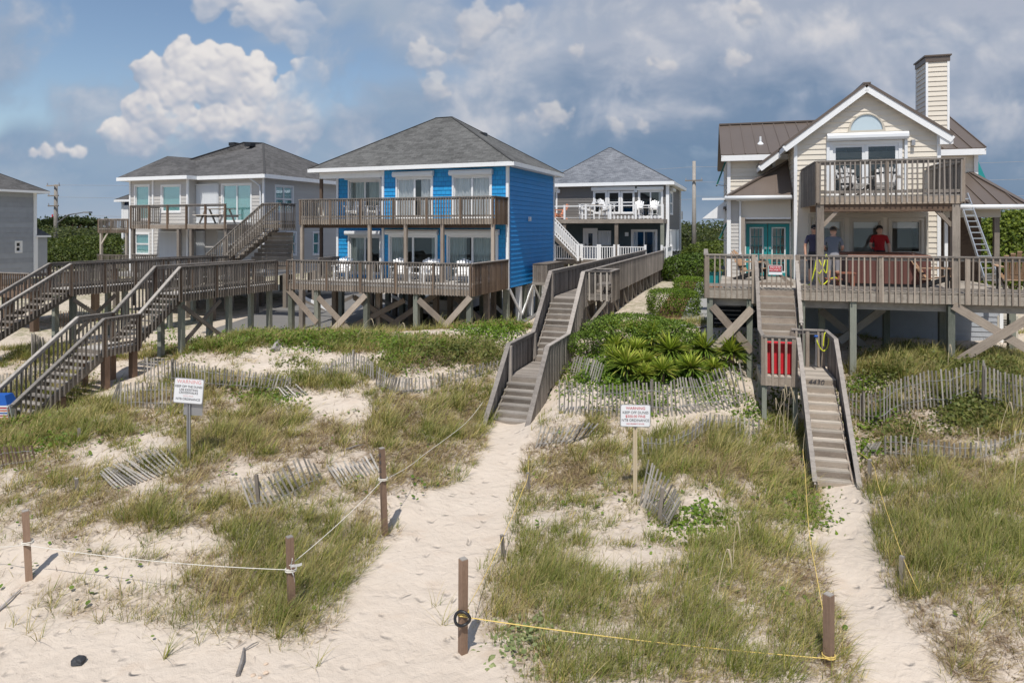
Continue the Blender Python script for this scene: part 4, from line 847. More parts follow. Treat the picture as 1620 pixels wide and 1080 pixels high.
shutter_box(e, f0, tri[0][0]-.1, tri[2][1]+.05, tri[0][3], tri[0][3]+.28); shutter_box(e, f0, sl1[0]-.05, sl1[1]+.05, sl1[3], sl1[3]+.26); shutter_box(e, f0, dl[0], dl[1]+.1, dl[3], dl[3]+.25); shutter_box(e, sd, s1[0]-.1, s1[1]+.1, s1[3], s1[3]+.25)
d0 = window(e, f0, *door, panes=1, trim=.16, sash=.22, sashmat='white_vinyl', name='entry_door'); m = MB(); m.box(on(f0, door[0]+.02, 3.36, .03), on(f0, door[1]-.02, 4.1, .05)); m.build('door_panel', 'white_vinyl', d0); m = MB(); m.box(on(f0, door[0]+.2, 4.3, .05), on(f0, door[0]+.26, 4.42, .11)); m.build('handle', 'black_plastic', d0)
accordion(e, f0, pr(Wh, f0, 946.5, 967, 366, 387), 7); accordion(e, sd, pr(Wh, sd, 1059, 1063, 364, 396), 3); accordion(e, sd, pr(Wh, sd, 1063.5, 1066.5, 364, 396), 3); accordion(e, sd, pr(Wh, sd, 1069, 1071.5, 364, 396), 3)
for u, v in ((.012, -.012), (.012, DP)): corner_board(e, u, v, 2.0, ZT, .22)
for x, y in ((992, 371), (884, 303), (1006, 302)): q = Wh.pv(x, y, 0); slab(e, 'wall_lamp', 'white_metal', (q[0]-.12, -.2, q[1]-.12), (q[0]+.12, -.03, q[1]+.16))
ap = Wh.pv(965, 234, DP/2); hip_roof(e, uL-.5, .5, -.5, DP+.5, 8.82, ((ap[0]-.1, DP/2), (ap[0]+.1, DP/2)), ap[1], 'asphalt_blue', .24, walls=True)
dk = slab(e, 'balcony', 'wood_grey', (uL, vD, Z2-.3), (.0, -.03, Z2-.02)); uA = [Wh.U(x, vD+.1) for x in (870, 893.5, 927, 966, 1006, 1048.5)]
for u in uA: piece(e, 'rail_post', 'white_vinyl', (u, vD+.06, Z2-.02), (u, vD+.06, Z2+.98), .13, .13)
m = MB(); m.beam((uA[0], vD+.06, Z2+.9), (uA[-1], vD+.06, Z2+.9), .06, .07); m.beam((uA[0], vD+.06, Z2+.1), (uA[-1], vD+.06, Z2+.1), .03, .03); rb = m.build('balcony_railing', 'white_vinyl', e)
for k in range(15): u = uA[3]+(uA[5]-uA[3])*k/14; piece(rb, 'baluster', 'white_vinyl', (u, vD+.06, Z2), (u, vD+.06, Z2+.22), .09, .04)
for x in (893, 975.5, 1048): piece(e, 'deck_post', 'wood_green' if x > 1000 else 'wood_grey', (Wh.U(x, vD+.2), vD+.2, 1.5), (Wh.U(x, vD+.2), vD+.2, Z2-.3), .24, .24)
slab(e, 'deck', 'wood_grey', (uL, vD-.3, Z1-.3), (.35, -.03, Z1-.02)); zf = Z1-.02
def vinyl_rail(parent, a, b, h=.95, gap=.16, posts=(0, 1)):
    a, b = Vector(a), Vector(b); up = Vector((0, 0, 1)); m = MB(); m.beam(a+up*h, b+up*h, .08, .06); m.beam(a+up*.1, b+up*.1, .06, .07); ro = m.build('white_railing', 'white_vinyl', parent); k = max(2, int((b-a).length/gap))
    for i in range(1, k): p = a+(b-a)*(i/k); piece(ro, 'baluster', 'white_vinyl', p+up*.1, p+up*(h-.02), .05, .05)
    for f in posts: p = a+(b-a)*f; piece(ro, 'rail_post', 'white_vinyl', p-up*.02, p+up*(h+.16), .14, .14)
u_ = lambda x: Wh.U(x, vD-.25)
vinyl_rail(e, (u_(868), vD-.25, zf), (u_(910), vD-.25, zf), posts=(.25,)); vinyl_rail(e, (u_(921), vD-.25, zf), (u_(946), vD-.25, zf)); vinyl_rail(e, (u_(949.5), vD-.25, zf), (u_(972), vD-.25, zf)); vinyl_rail(e, (u_(978.5), vD-.25, zf), (u_(1021), vD-.25, zf)); vinyl_rail(e, (u_(1047), vD-.25, zf), (u_(1055), vD-.25, zf)); vinyl_rail(e, (.3, vD-.2, zf), (.3, -.4, zf), posts=(1,))
sA, sB = Wh.U(862, vD-.7), Wh.U(917, vD-.7); stair_flight(e, (sA, vD-.7, Z2-.3), (sB, vD-.7, Z1-.05), .9, 13, 'wood_grey', 'wood_silver')
for q in (-.42, .42): vinyl_rail(e, (sA, vD-.7+q, Z2-.3), (sB, vD-.7+q, Z1), .95, .2)
for k in range(11): piece(e, 'screen_slat', 'white_trim' if k % 2 else 'grey_metal', (.06, .2, 2.6+k*.1), (.06, DP-.2, 2.6+k*.1), .02, .06)
piles(Wh, e, [(.1, .1+k*1.15) for k in range(8)]+[(u, v) for v in (vD, .2, 4, DP-.1) for u in (-1.4, -3, -5, -7, -8.4)], 3.0, 'wood_green', .24)
# ------------------------------------------------------------------ shingled house at the left edge
Fh = Frame(54, 51.0, 1228, 'shingle_house', 'grey-blue shingled house cut off by the left edge of the picture', 'house')
e = Fh.e; sd = ('r', 0.0); wn = pr(Fh, sd, 23, 35, 381, 400); ZT = 8.2
siding(e, sd, rect(-16, 0, 1.9, ZT), 'slate_siding', .36, .035, [hole(wn, .09)]); window(e, sd, *wn, rows=2, trim=.1, sash=.05)
siding(e, ('f', -16.0), rect(-10, -.001, 1.9, ZT), 'slate_siding', .36, .03, one=True); siding(e, ('b', 0.0), rect(-10, 0, 1.9, ZT), 'slate_siding', .36, .03, one=True)
corner_board(e, .02, .03, 1.9, ZT, .2)
hip_roof(e, -10.5, .7, -16.7, .7, 8.3, ((-5, -11), (-5, -5)), 11.6, 'asphalt_dark', .16, walls=True)
ua = Fh.U(58, .2); uo, va = ua+.2, 1.0; ut = ua-1.2
a0 = slab(e, 'annex', 'slate_siding', (-2.5, .2, 1.9), (ua, va, 5.0)); m = MB(); roof_faces(m, [[(-2.8, .05, 5.0), (uo, .05, 5.0), (ut, .6, 5.85)], [(uo, .05, 5.0), (uo, va+.15, 5.0), (ut, .6, 5.85)], [(-2.8, va+.15, 5.0), (-2.8, .05, 5.0), (ut, .6, 5.85)], [(uo, va+.15, 5.0), (-2.8, va+.15, 5.0), (ut, .6, 5.85)]]); m.build('roof', 'asphalt_dark', a0)
piece(a0, 'fascia_board', 'white_trim', (-2.8, .04, 4.94), (uo, .04, 4.94), .04, .14); piece(a0, 'fascia_board', 'white_trim', (uo, .05, 4.94), (uo, va+.15, 4.94), .04, .14); corner_board(a0, ua, .2, 1.9, 4.95, .12)
q = Fh.pv(0, 462, -14)[1]; u0, u1 = Fh.U(-40, -15), Fh.U(52, -15); zf = Fh.Z(20, 459, -15); slab(e, 'deck', 'wood_brown', (u0, -15.2, zf-.3), (u1, -11, zf))
railing(e, (u0, -15.1, zf), (u1, -15.1, zf), .75, .2, .14, posts=(.1, .5, .98), mat='wood_brown', name='deck_railing'); railing(e, (u1, -15.1, zf), (u1, -11, zf), .75, .2, .14, mat='wood_brown', name='deck_railing')
piles(Fh, e, [(u0+.5, -14.8), ((u0+u1)/2, -14.8), (u1-.2, -14.8), (u1-.2, -12)], zf-.3, 'wood_brown', .25)
# ------------------------------------------------------------------ sliver of a navy house past the grey one
Nh = Frame(192, 62.0, 1228, 'navy_house', 'navy blue house mostly hidden behind the pale grey house', 'house')
e = Nh.e; siding(e, ('f', 0.0), rect(.3, 5, 2.0, 8.0), 'navy', .22, .02, one=True); siding(e, ('r', 5.0), rect(0, 6, 2, 8), 'navy', .22, .02, one=True); siding(e, ('l', .3), rect(0, 6, 2, 8), 'navy', .22, .02, one=True); siding(e, ('b', 6.0), rect(.3, 5, 2, 8), 'navy', .22, .02, one=True)
corner_board(e, .3, -.02, 2, 8, .25); slab(e, 'door', 'white_vinyl', (.35, -.12, 5.6), (1.0, -.04, 7.6)); hip_roof(e, -.3, 5.5, -.5, 6.5, 8.1, ((2.3, 3), (3, 3)), 10.0, 'asphalt_dark', .2)
# ------------------------------------------------------------------ beige house with brown metal roofs, on the right
Rh = Frame(1259, 22.4, 1115, 'beige_house', 'cream vinyl-sided house with brown metal roofs, tall chimney and teal doors', 'house')
e = Rh.e; Z1, Z2 = 3.9, 6.5; f0 = ('f', 0.0)
uG = Rh.U(1484, 0); vb = -3.2; vR = -.30; vM = 2.4
vdk = Rh.inv(*W(1117, 402, 19.3).xy)[1]
pk = Rh.pv(1371.5, 132, vR); er = Rh.pv(1508, 213, vR); el_ = Rh.pv(1202, 258, vR)
slope_r = (pk[1]-er[1])/(er[0]-pk[0]); slope_l = (pk[1]-el_[1])/(pk[0]-el_[0])
def zl(u): return pk[1]-.14-(slope_l*(pk[0]-u) if u < pk[0] else slope_r*(u-pk[0]))
win = [pr(Rh, f0, a, b, 345, 404) for a, b in ((1285, 1336), (1344, 1397), (1405, 1461))]; sld = Rh.U(1312, 0), Rh.U(1427, 0), Z2+.02, Rh.Z(1369, 223, 0)
gable = [(0, Z1-.1), (uG, Z1-.1), (uG, zl(uG)), (pk[0], pk[1]-.16), (0, zl(0))]
hr = pr(Rh, f0, 1341, 1400, 180, 209)
siding(e, f0, gable, 'beige_vinyl', .168, .026, [hole(r, .08) for r in win]+[hole(sld, .08)])
siding(e, ('l', 0.0), rect(.001, vM, Z1-.1, zl(0)), 'beige_vinyl', .168, .026, one=True); siding(e, ('r', uG), rect(.001, vM, Z1-.1, zl(uG)), 'beige_vinyl', .168, .026, one=True)
u0, u1 = Rh.U(1285, 0)-.12, Rh.U(1461, 0)+.12
m = MB(); m.box((u0, -.07, win[0][3]+.02), (u1, -.02, win[0][3]+.14)); m.box((u0, -.07, Z1), (u0+.08, -.02, win[0][3]+.02)); m.box((u1-.08, -.07, Z1), (u1, -.02, win[0][3]+.02)); m.build('window_surround', 'beige_trim', e)
for r in win:
    w_ = window(e, f0, *r, panes=1, trim=.07, sash=.05, frame='beige_trim'); m = MB(); m.box(on(f0, r[0]+.13, r[3]-.32, -.16), on(f0, r[1]-.13, r[3]-.13, -.14)); m.build('roller_blind', 'curtain', w_)
window(e, f0, *sld, panes=2, trim=.1, sash=.09, name='sliding_door', frame='white_vinyl')
shutter_box(e, f0, Rh.U(1307, 0), Rh.U(1435, 0), sld[3]+.01, Rh.Z(1369, 211, 0))
m = MB(); m.box((Rh.U(1307, 0), -.1, Z2), (Rh.U(1311.5, 0), -.02, sld[3])); m.box((Rh.U(1430, 0), -.1, Z2), (Rh.U(1434.5, 0), -.02, sld[3])); m.build('shutter_track', 'white_metal', e)
def half_round(parent, plane, s0, s1, z0, z1):
    c, R_, H_ = (s0+s1)/2, (s1-s0)/2, z1-z0; N = 20; o = MB(); p = MB()
    pt = lambda f, n, t: on(plane, c-R_*f*math.cos(t), z0+(.0 if f > .9 else .05)+H_*f*math.sin(t), n)
    for i in range(N):
        a, b = math.pi*i/N, math.pi*(i+1)/N
        for (fo, fi, no, ni) in ((1, .86, .07, .07), (1, 1, .0, .07), (.86, .86, .07, .02)): o.face([pt(fo, no, a), pt(fi, ni, a), pt(fi, ni, b), pt(fo, no, b)])
        p.face([on(plane, c, z0+.05, .03), pt(.86, .03, a), pt(.86, .03, b)])
    o.box(on(plane, s0, z0-.05, .0), on(plane, s1, z0+.05, .08)); w = o.build('arched_window', 'beige_trim', parent); p.build('pane', 'pale_glass', w)
half_round(e, f0, *hr)
for u in (.0, uG): corner_board(e, u+.012 if u else -.012, -.012, Z1, zl(u)-.02, .10)
m = MB(); q = Rh.pv(1443, 226, 0); m.box((q[0]-.05, -.16, q[1]-.10), (q[0]+.05, -.03, q[1]+.08)); m.build('wall_lamp', 'grey_metal', e)
m = MB(); [m.box((a, vM+.1, z), (b, vM+5.5, z+.08)) for z in (Z1-.1, 6.3) for a, b in ((-2.2, 7.0),)]; m.box((.1, .1, Z1-.1), (uG-.1, vM, Z1-.02)); m.box((.1, .1, 6.3), (uG-.1, vM, 6.38)); m.build('floor_slab', 'interior', e)
# metal roofs: panels with standing seams
def metal_slope(parent, name, quad, n, mat='metal_roof', th=.05, par=False):
    """quad: eave-left, eave-right, top-right, top-left"""
    a, b, c, d = [Vector(p) for p in quad]; m = MB(); nr = (b-a).cross(d-a).normalized(); m.prism([a, b, c, d] if (c-d).length > 1e-3 else [a, b, c], -nr*th); o = m.build(name, mat, parent)
    for i in range(n+1):
        f = i/n; p = a+(b-a)*f; q = d+(c-d)*f
        if (q-p).length > .15: piece(o, 'seam', mat, p+nr*.015, q+nr*.015, .03, .035)
    return o
def clipped_slope(parent, name, poly, dirv, pitch, mat='metal_roof', th=.05):
    """a triangular or cut slope: seams run along dirv and stop at its outline"""
    P = [Vector(p) for p in poly]; m = MB(); nr = (P[1]-P[0]).cross(P[-1]-P[0]).normalized(); m.prism(P, -nr*th); o = m.build(name, mat, parent); y = Vector(dirv).normalized(); x = y.cross(nr)
    c2 = [((p-P[0]).dot(x), (p-P[0]).dot(y)) for p in P]; lo, hi = min(c[0] for c in c2), max(c[0] for c in c2); k = lo+pitch*.5
    while k < hi:
        s_ = span([(b, a) for a, b in c2], k)
        if s_ and s_[1]-s_[0] > .12: piece(o, 'seam', mat, P[0]+x*k+y*s_[0]+nr*.015, P[0]+x*k+y*s_[1]+nr*.015, .03, .035)
        k += pitch
    return o
RB = 6.5
g1 = metal_slope(e, 'gable_roof', [(er[0], RB, er[1]), (er[0], vR, er[1]), (pk[0], vR, pk[1]), (pk[0], RB, pk[1])], 14); uk = Rh.U(1241, vR); vK = 1.1; zk = pk[1]-slope_l*(pk[0]-uk); el2 = (Rh.U(1202, vK), 0); el2 = (el2[0], pk[1]-slope_l*(pk[0]-el2[0]))
g2 = metal_slope(e, 'gable_roof', [(uk, vR, zk), (uk, 3.2, zk), (pk[0], 3.2, pk[1]), (pk[0], vR, pk[1])], 8)
g2b = metal_slope(e, 'gable_roof', [(el2[0], vK, el2[1]), (el2[0], 3.2, el2[1]), (uk, 3.2, zk), (uk, vK, zk)], 5); piece(g2b, 'rake_board', 'white_trim', (uk, vK+.03, zk-.15), (el2[0], vK+.03, el2[1]-.15), .04, .20)
piece(g1, 'ridge_cap', 'metal_roof', (pk[0], vR-.02, pk[1]+.01), (pk[0], RB, pk[1]+.01), .22, .05)
for (p, q) in ((pk, er), (pk, (uk, zk))):
    piece(g1 if q is er else g2, 'rake_board', 'white_trim', (p[0], vR+.03, p[1]-.15), (q[0], vR+.03, q[1]-.15), .04, .20)
m = MB(); m.prism([(er[0]+.02, vR+.05, er[1]-.28), (uG-.02, vR+.05, er[1]-.28), (uG-.02, vR+.05, er[1]+.02), (er[0]+.02, vR+.05, er[1]-.05)], (0, .44, 0)); m.build('eave_return', 'white_trim', e)
for u_, ex, vv in ((el2, 1, vK), ((uk, zk), 1, vR), (er, -1, vR)): piece(e, 'fascia_board', 'white_trim', (u_[0], vv+.04, u_[1]-.12), (u_[0], RB if ex < 0 else 3.2, u_[1]-.12), .03, .17)
m = MB(); m.face([(el2[0]+.02, vK+.06, el2[1]-.22), (uk, vK+.06, zk-.22), (uk, 2.3, zk-.22), (el2[0]+.02, 2.3, el2[1]-.22)]); m.face([(uk+.02, vR+.06, zk-.22), (0, vR+.06, zl(0)-.10), (0, 2.3, zl(0)-.10), (uk+.02, 2.3, zk-.22)]); m.face([(er[0]-.02, vR+.06, er[1]-.22), (uG, vR+.06, zl(uG)-.1), (uG, 0, zl(uG)-.1), (er[0]-.02, 0, er[1]-.22)]); m.build('soffit', 'white_trim', e)
vS = vM-.3; uS = Rh.U(1224, vS); siding(e, ('f', vS), [(uS, Rh.Z(1224, 300, vS)), (-.06, Rh.Z(1224, 300, vS)), (-.06, zl(-.06)-.08), (uS, zl(uS)-.08)], 'beige_vinyl', .168, .026, one=True); corner_board(e, uS, vS-.01, Rh.Z(1224, 300, vS), zl(uS)-.1, .1)
# main block behind, ridge running across
mL, mR = Rh.U(1153, vM), Rh.U(1543, vM); ze = Rh.Z(1180, 244, vM-.4); zr = Rh.Z(1200, 196, vM+3.2); mw = siding(e, ('f', vM), rect(mL, mR, Z1-.1, ze+.05), 'beige_vinyl', .168, .026)
siding(e, ('l', mL), [(vM, Z1-.1), (vM+6.4, Z1-.1), (vM+6.4, ze), (vM+3.2, zr-.1), (vM, ze)], 'beige_vinyl', .168, .026, one=True); siding(e, ('r', mR), [(vM, Z1-.1), (vM+6.4, Z1-.1), (vM+6.4, ze), (vM+3.2, zr-.1), (vM, ze)], 'beige_vinyl', .168, .026, one=True); siding(e, ('b', vM+6.4), rect(mL, mR, Z1-.1, ze), 'beige_vinyl', .168, .026, one=True)
xl, xr = Rh.U(1141, vM-.4), Rh.U(1560, vM-.4)
g3 = metal_slope(e, 'main_roof', [(xl, vM-.4, ze), (xr, vM-.4, ze), (xr, vM+3.2, zr), (xl, vM+3.2, zr)], 20); metal_slope(e, 'main_roof', [(xr, vM+6.8, ze), (xl, vM+6.8, ze), (xl, vM+3.2, zr), (xr, vM+3.2, zr)], 20)
piece(g3, 'ridge_cap', 'metal_roof', (xl, vM+3.2, zr+.02), (xr, vM+3.2, zr+.02), .25, .06); piece(g3, 'fascia_board', 'white_trim', (xl, vM-.39, ze-.13), (xr, vM-.39, ze-.13), .03, .2)
slab(g3, 'soffit', 'white_trim', (xl+.02, vM-.37, ze-.22), (xr-.02, vM-.03, ze-.19))
for xx in (xl+.02, xr-.02): piece(g3, 'rake_board', 'white_trim', (xx, vM-.4, ze-.12), (xx, vM+3.2, zr-.12), .03, .17)
corner_board(e, mL, vM-.02, Z1, ze-.2, .12); corner_board(e, mR, vM-.02, Z1, ze-.2, .12)
q = Rh.pv(1203.5, 228, vM+.6); m = MB(); m.tube([(q[0], vM+.75, q[1]-.1), (q[0], vM+.75, q[1]+.3)], .04, 8); m.tube([(q[0], vM+.75, q[1]-.02), (q[0], vM+.75, q[1]+.1)], [.16, .05], 10); m.build('vent_pipe', 'white_metal', g3)
# chimney
vC = Rh.inv(*W(1466, 300, 23.8).xy)[1]; c0, c1 = Rh.U(1466, vC), Rh.U(1500, vC); zc = Rh.Z(1480, 98, vC)
for pl, r in ((('f', vC), (c0, c1)), (('l', c0), (vC, vC+1.15)), (('r', c1), (vC, vC+1.15)), (('b', vC+1.15), (c0, c1))): siding(e, pl, rect(r[0], r[1], Z1 if pl[0] == 'f' else 7.2, zc), 'beige_vinyl', .168, .026, name='chimney_wall', thick=.05, one=pl[0] in 'rb')
for u, v in ((c0, vC), (c1, vC), (c0, vC+1.15), (c1, vC+1.15)): corner_board(e, u, v, Z1 if v == vC else 7.2, zc, .07)
m = MB(); m.box((c0-.05, vC-.05, zc), (c1+.05, vC+1.2, zc+.18)); m.box((c0-.09, vC-.09, zc+.18), (c1+.09, vC+1.24, zc+.23)); m.build('chimney_cap', 'metal_roof', e)
# left wing: porch roof, header and teal french doors in the recess
vW = .8; wL = Rh.U(1153, vW); zg = Rh.Z(1200, 311, vW-.35); top = (Rh.U(1246, vM-.4), vM-.4, Rh.Z(1246, 256, vM-.4)); zh = Rh.Z(1200, 344, vW); d0, d1 = Rh.U(1176, vW+.5), Rh.U(1253, vW+.5)
clipped_slope(e, 'porch_roof', [(wL-.1, vW-.4, zg), (-.04, vW-.4, zg), (-.04, vM-.5, top[2]-.10), top], (0, vM-vW+.35, top[2]-zg), .36)
clipped_slope(e, 'porch_roof', [(wL-.1, vM+1.2, zg), (wL-.1, vW-.4, zg), top, (top[0], vM+1.2, top[2])], (top[0]-wL+.1, 0, top[2]-zg), .36)
piece(e, 'hip_cap', 'metal_roof', (wL-.1, vW-.4, zg+.02), (top[0], top[1], top[2]+.02), .14, .05)
m = MB(); m.tube([(wL-.15, vW-.43, zg-.04), (-.06, vW-.43, zg-.04)], .075, 8); m.build('gutter', 'white_metal', e, smooth=True)
siding(e, ('f', vW), rect(Rh.U(1170, vW), -.06, zh, zg-.08), 'beige_vinyl', .168, .026); siding(e, ('f', vW), rect(wL, Rh.U(1170, vW), Z1, zg-.08), 'grey_siding', .125, .016); siding(e, ('l', wL), rect(vW, vM, Z1, zg), 'beige_vinyl', .168, .026, one=True)
siding(e, ('f', vW+.5), rect(Rh.U(1165, vW+.5), -.02, Z1, zh+.1), 'grey_siding', .125, .012, [(d0+.06, d1-.06, Z1+.02, zh-.16)], one=True)
corner_board(e, wL, vW-.02, Z1, zg-.1, .13); corner_board(e, Rh.U(1259.5, vW), vW-.02, Z1, zh+.02, .12); piece(e, 'porch_post', 'wood_grey', (Rh.U(1175, vW), vW-.08, Z1), (Rh.U(1175, vW), vW-.08, zh), .13, .13); m = MB(); m.box((Rh.U(1170, vW), vW-.03, zh-.06), (-.06, vW+.02, zh)); m.build('header_trim', 'white_trim', e)
dm = (d0+d1)/2
for a, b in ((d0+.09, dm-.012), (dm+.012, d1-.09)):
    dr = window(e, ('f', vW+.5), a, b, Z1+.02, zh-.22, panes=1, trim=.115, sash=.045, frame='teal_paint', sashmat='white_vinyl', bars=(3, 5), name='french_door'); m = MB(); hx = b-.09 if b < dm else a+.03; m.box((hx, vW+.40, Z1+.95), (hx+.06, vW+.45, Z1+1.02)); m.build('handle', 'grey_metal', dr)
m = MB(); ring(m, ('f', vW+.5), d0, d1, Z1, zh-.12, .085, .0, .05, False); m.build('door_frame', 'white_vinyl', e)
m = MB(); m.tube([(Rh.U(1165, vW-.1), vW-.12, zg-.12), (Rh.U(1210, vW-.1), vW-.12, zg-.10)], .03, 6); m.tube([(Rh.U(1171, vW-.1), vW-.12, zg-.12), (Rh.U(1171, vW-.1), vW-.12, Z1+.55)], .04, 6); m.build('downpipe', 'white_metal', e)
slab(e, 'gutter_return', 'white_metal', (wL-.9, vW+.9, zg-.05), (wL-.1, vW+1.0, zg+.02))
m = MB(); q0, q1 = Rh.pu(1133, 338, wL-.02), 0; m.prism([(wL-.9, vM+1, zg-.7), (wL-.05, vM+1, zg-.7), (wL-.05, vM+1, zg-.02)], (0, .8, 0)); m.build('side_eave', 'white_trim', e)
# right porch: hip roof on posts
vP = -.1; zp = Rh.Z(1560, 325, vP-.3); pL, pR = uG+.1, Rh.U(1626, vP-.3); tp = (Rh.U(1520, vM-.05), vM-.05, Rh.Z(1520, 274, vM-.05))
clipped_slope(e, 'porch_roof', [(pL, vP-.35, zp), (pR, vP-.35, zp), (tp[0]+.3, tp[1], tp[2]), (pL, tp[1], tp[2])], (0, vM-vP+.3, tp[2]-zp), .42)
clipped_slope(e, 'porch_roof', [(pR, vP-.35, zp), (pR, vM+3, zp), (tp[0]+.3, vM+3, tp[2]), (tp[0]+.3, tp[1], tp[2])], (tp[0]+.3-pR, 0, tp[2]-zp), .42); piece(e, 'hip_cap', 'metal_roof', (pR, vP-.35, zp+.02), (tp[0]+.3, tp[1], tp[2]+.02), .14, .05)
m = MB(); m.tube([(pL, vP-.38, zp-.05), (pR+.05, vP-.38, zp-.05)], .075, 8); m.build('gutter', 'white_metal', e, smooth=True)
zq = Rh.Z(1560, 344, vP); uE = Rh.U(1583, vP); siding(e, ('f', vP), rect(pL, uE, zq, zp-.09), 'beige_trim', .2, .01, one=True, thick=.15); piece(e, 'porch_post', 'wood_grey', (uE-.1, vP+.05, Z1), (uE-.1, vP+.05, zq), .14, .14); piece(e, 'porch_post', 'wood_grey', (uE-.1, vM+2.4, Z1), (uE-.1, vM+2.4, zq), .14, .14)
siding(e, ('f', .9), rect(pL+.02, Rh.U(1552, .9), Z1, zq+.1), 'wood_brown', .3, .01, one=True); corner_board(e, uG+.25, .12, Z1, zq, .09)
for (x0, x1, y0, y1, v_) in ((1148, 1133, 252, 292, vM+1.0), (1149, 1137, 352, 378, vM+1.0)):   # awning arms of the side windows
    a, b = Rh.pv(x0, y0, v_), Rh.pv(x1, y1, v_); aw = MB(); aw.prism([(a[0], v_, a[1]), (b[0], v_, b[1]), (b[0]+.06, v_, b[1]), (a[0]+.06, v_, a[1])], (0, 1.2, 0)); ao = aw.build('awning', 'green_metal', e); piece(ao, 'awning_arm', 'grey_metal', (b[0], v_, b[1]), (mL, v_, b[1]-.08), .03, .03)
a, b = Rh.pv(1545, 254, vM+1.5), Rh.pv(1562, 292, vM+1.5); aw = MB(); aw.prism([(a[0], vM+1.5, a[1]), (a[0]+.04, vM+1.5, a[1]), (b[0]+.04, vM+1.5, b[1]), (b[0], vM+1.5, b[1])], (0, 1.2, 0)); aw.face([(a[0], vM+1.49, a[1]), (b[0], vM+1.49, b[1]), (a[0], vM+1.49, b[1])]); aw.build('awning', 'teal_paint', e)
# balcony on posts with knee braces
bL, bR = Rh.U(1293, vb), Rh.U(1524, vb)
dk = slab(e, 'balcony', 'wood_warm', (bL, vb, Z2-.25), (bR, -.03, Z2-.04))
for k in range(21): piece(dk, 'floor_board', 'wood_deck', (bL, vb+.08+k*.148, Z2-.018), (bR, vb+.08+k*.148, Z2-.018), .14, .034)
um = (Rh.U(1403, vb)-bL)/(bR-bL); railing(e, (bL, vb, Z2), (bR, vb, Z2), .96, .21, .128, posts=(.003, um, .997), name='balcony_railing', mat='wood_rail', post_mat='wood_warm')
railing(e, (bR, vb, Z2), (bR, -.06, Z2), .96, .26, .14, name='balcony_railing', solid=True); railing(e, (bL, -.06, Z2), (bL, vb, Z2), .96, .26, .14, name='balcony_railing', solid=True)
for x in (1297, 1511): u = Rh.U(x, vb+.12); piece(e, 'balcony_post', 'wood_grey', (u, vb+.12, Z1), (u, vb+.12, Z2-.25), .19, .19); s_ = 1 if x < 1400 else -1; piece(e, 'knee_brace', 'wood_warm', (u+s_*.08, vb+.12, Z2-.85), (u+s_*.58, vb+.12, Z2-.27), .08, .1)
slab(e, 'balcony_beam', 'wood_brown', (bL+.05, -1.5, Z2-.43), (bR-.05, -1.38, Z2-.25)); slab(e, 'balcony_beam', 'wood_brown', (bL+.05, vb+.05, Z2-.45), (bR-.05, vb+.15, Z2-.25))
# main deck
dL, dR = Rh.U(1117, vdk), Rh.U(1650, vdk); g0, g1_ = Rh.U(1198, vdk), Rh.U(1259, vdk)
dk = slab(e, 'deck', 'wood_dry', (dL, vdk, Z1-.28), (dR, vM-.1, Z1-.05))
k = int((1.2-vdk)/.147)
for i in range(k): v_ = vdk+.08+i*.147; piece(dk, 'floor_board', 'wood_dry', (dL, v_, Z1-.02), (dR, v_, Z1-.02), .138, .036)
rl = Z1+.0
railing(e, (dL, vdk, Z1), (g0, vdk, Z1), .94, .28, .148, mat='wood_warm', cap='wood_rail', posts=(.01,), name='deck_railing', post_mat='wood_warm')
railing(e, (g1_, vdk, Z1), (dR, vdk, Z1), .94, .28, .148, mat='wood_warm', cap='wood_rail', posts=[(Rh.U(x, vdk)-g1_)/(dR-g1_) for x in (1393, 1531)], name='deck_railing', post_mat='wood_warm'); railing(e, (dL, vW, Z1), (dL, vdk, Z1), .94, .28, .148, mat='wood_warm', name='deck_railing')
for x in (1192, 1262): u = Rh.U(x, vdk-.02); piece(e, 'gate_post', 'wood_warm', (u, vdk-.05, Z1-.4), (u, vdk-.05, Z1+.96), .1, .1)
gt = railing(e, (g0+.06, vdk+.02, Z1+.06), (g1_-.06, vdk+.02, Z1+.06), .88, .0, .13, mat='wood_warm', cap='wood_warm', name='gate', capw=.05); piece(gt, 'gate_brace', 'wood_warm', (g0+.1, vdk+.05, Z1+.85), (g1_-.1, vdk+.05, Z1+.12), .03, .09)
piles(Rh, e, [(Rh.U(x, vdk+.12), vdk+.12) for x in (1123, 1186, 1268, 1349, 1504)], Z1-.28, 'wood_green', .16); piles(Rh, e, [(Rh.U(x, -1.2), -1.2) for x in (1300, 1402, 1490, 1600)], Z1-.28, 'wood_green', .17); slab(e, 'deck_beam', 'wood_brown', (dL+.05, -1.28, Z1-.52), (dR, -1.12, Z1-.28)); slab(e, 'deck_beam', 'wood_dry', (dL+.05, vdk+.2, Z1-.50), (dR, vdk+.28, Z1-.28))
braces(Rh, e, vdk+.02, [(1127, 484, 1190, 556), (1190, 488, 1128, 553), (1508, 483, 1625, 552), (1625, 505, 1514, 572)], 'wood_warm', .06, .21); braces(Rh, e, -1.3, [(1298, 490, 1378, 556), (1398, 488, 1328, 540)], 'wood_silver', .06, .21)
ug0, ug1 = Rh.U(1275, .6), Rh.U(1583, .6); siding(e, ('f', .6), rect(ug0, ug1, 1.7, Z1-.3), 'slate_siding', .16, .025, name='ground_wall', one=True); siding(e, ('r', ug1), rect(.6, 5, 1.7, Z1-.3), 'slate_siding', .16, .025, name='ground_wall', one=True); corner_board(e, ug1, .58, 1.7, Z1-.3, .1)
slab(e, 'louvre_shade_sheet', 'dark', (Rh.U(1126, 1.1), 1.1, 1.8), (Rh.U(1200, 1.1), 1.15, 3.6))  # added near-black sheet; its colour stands for the shade behind the louvres
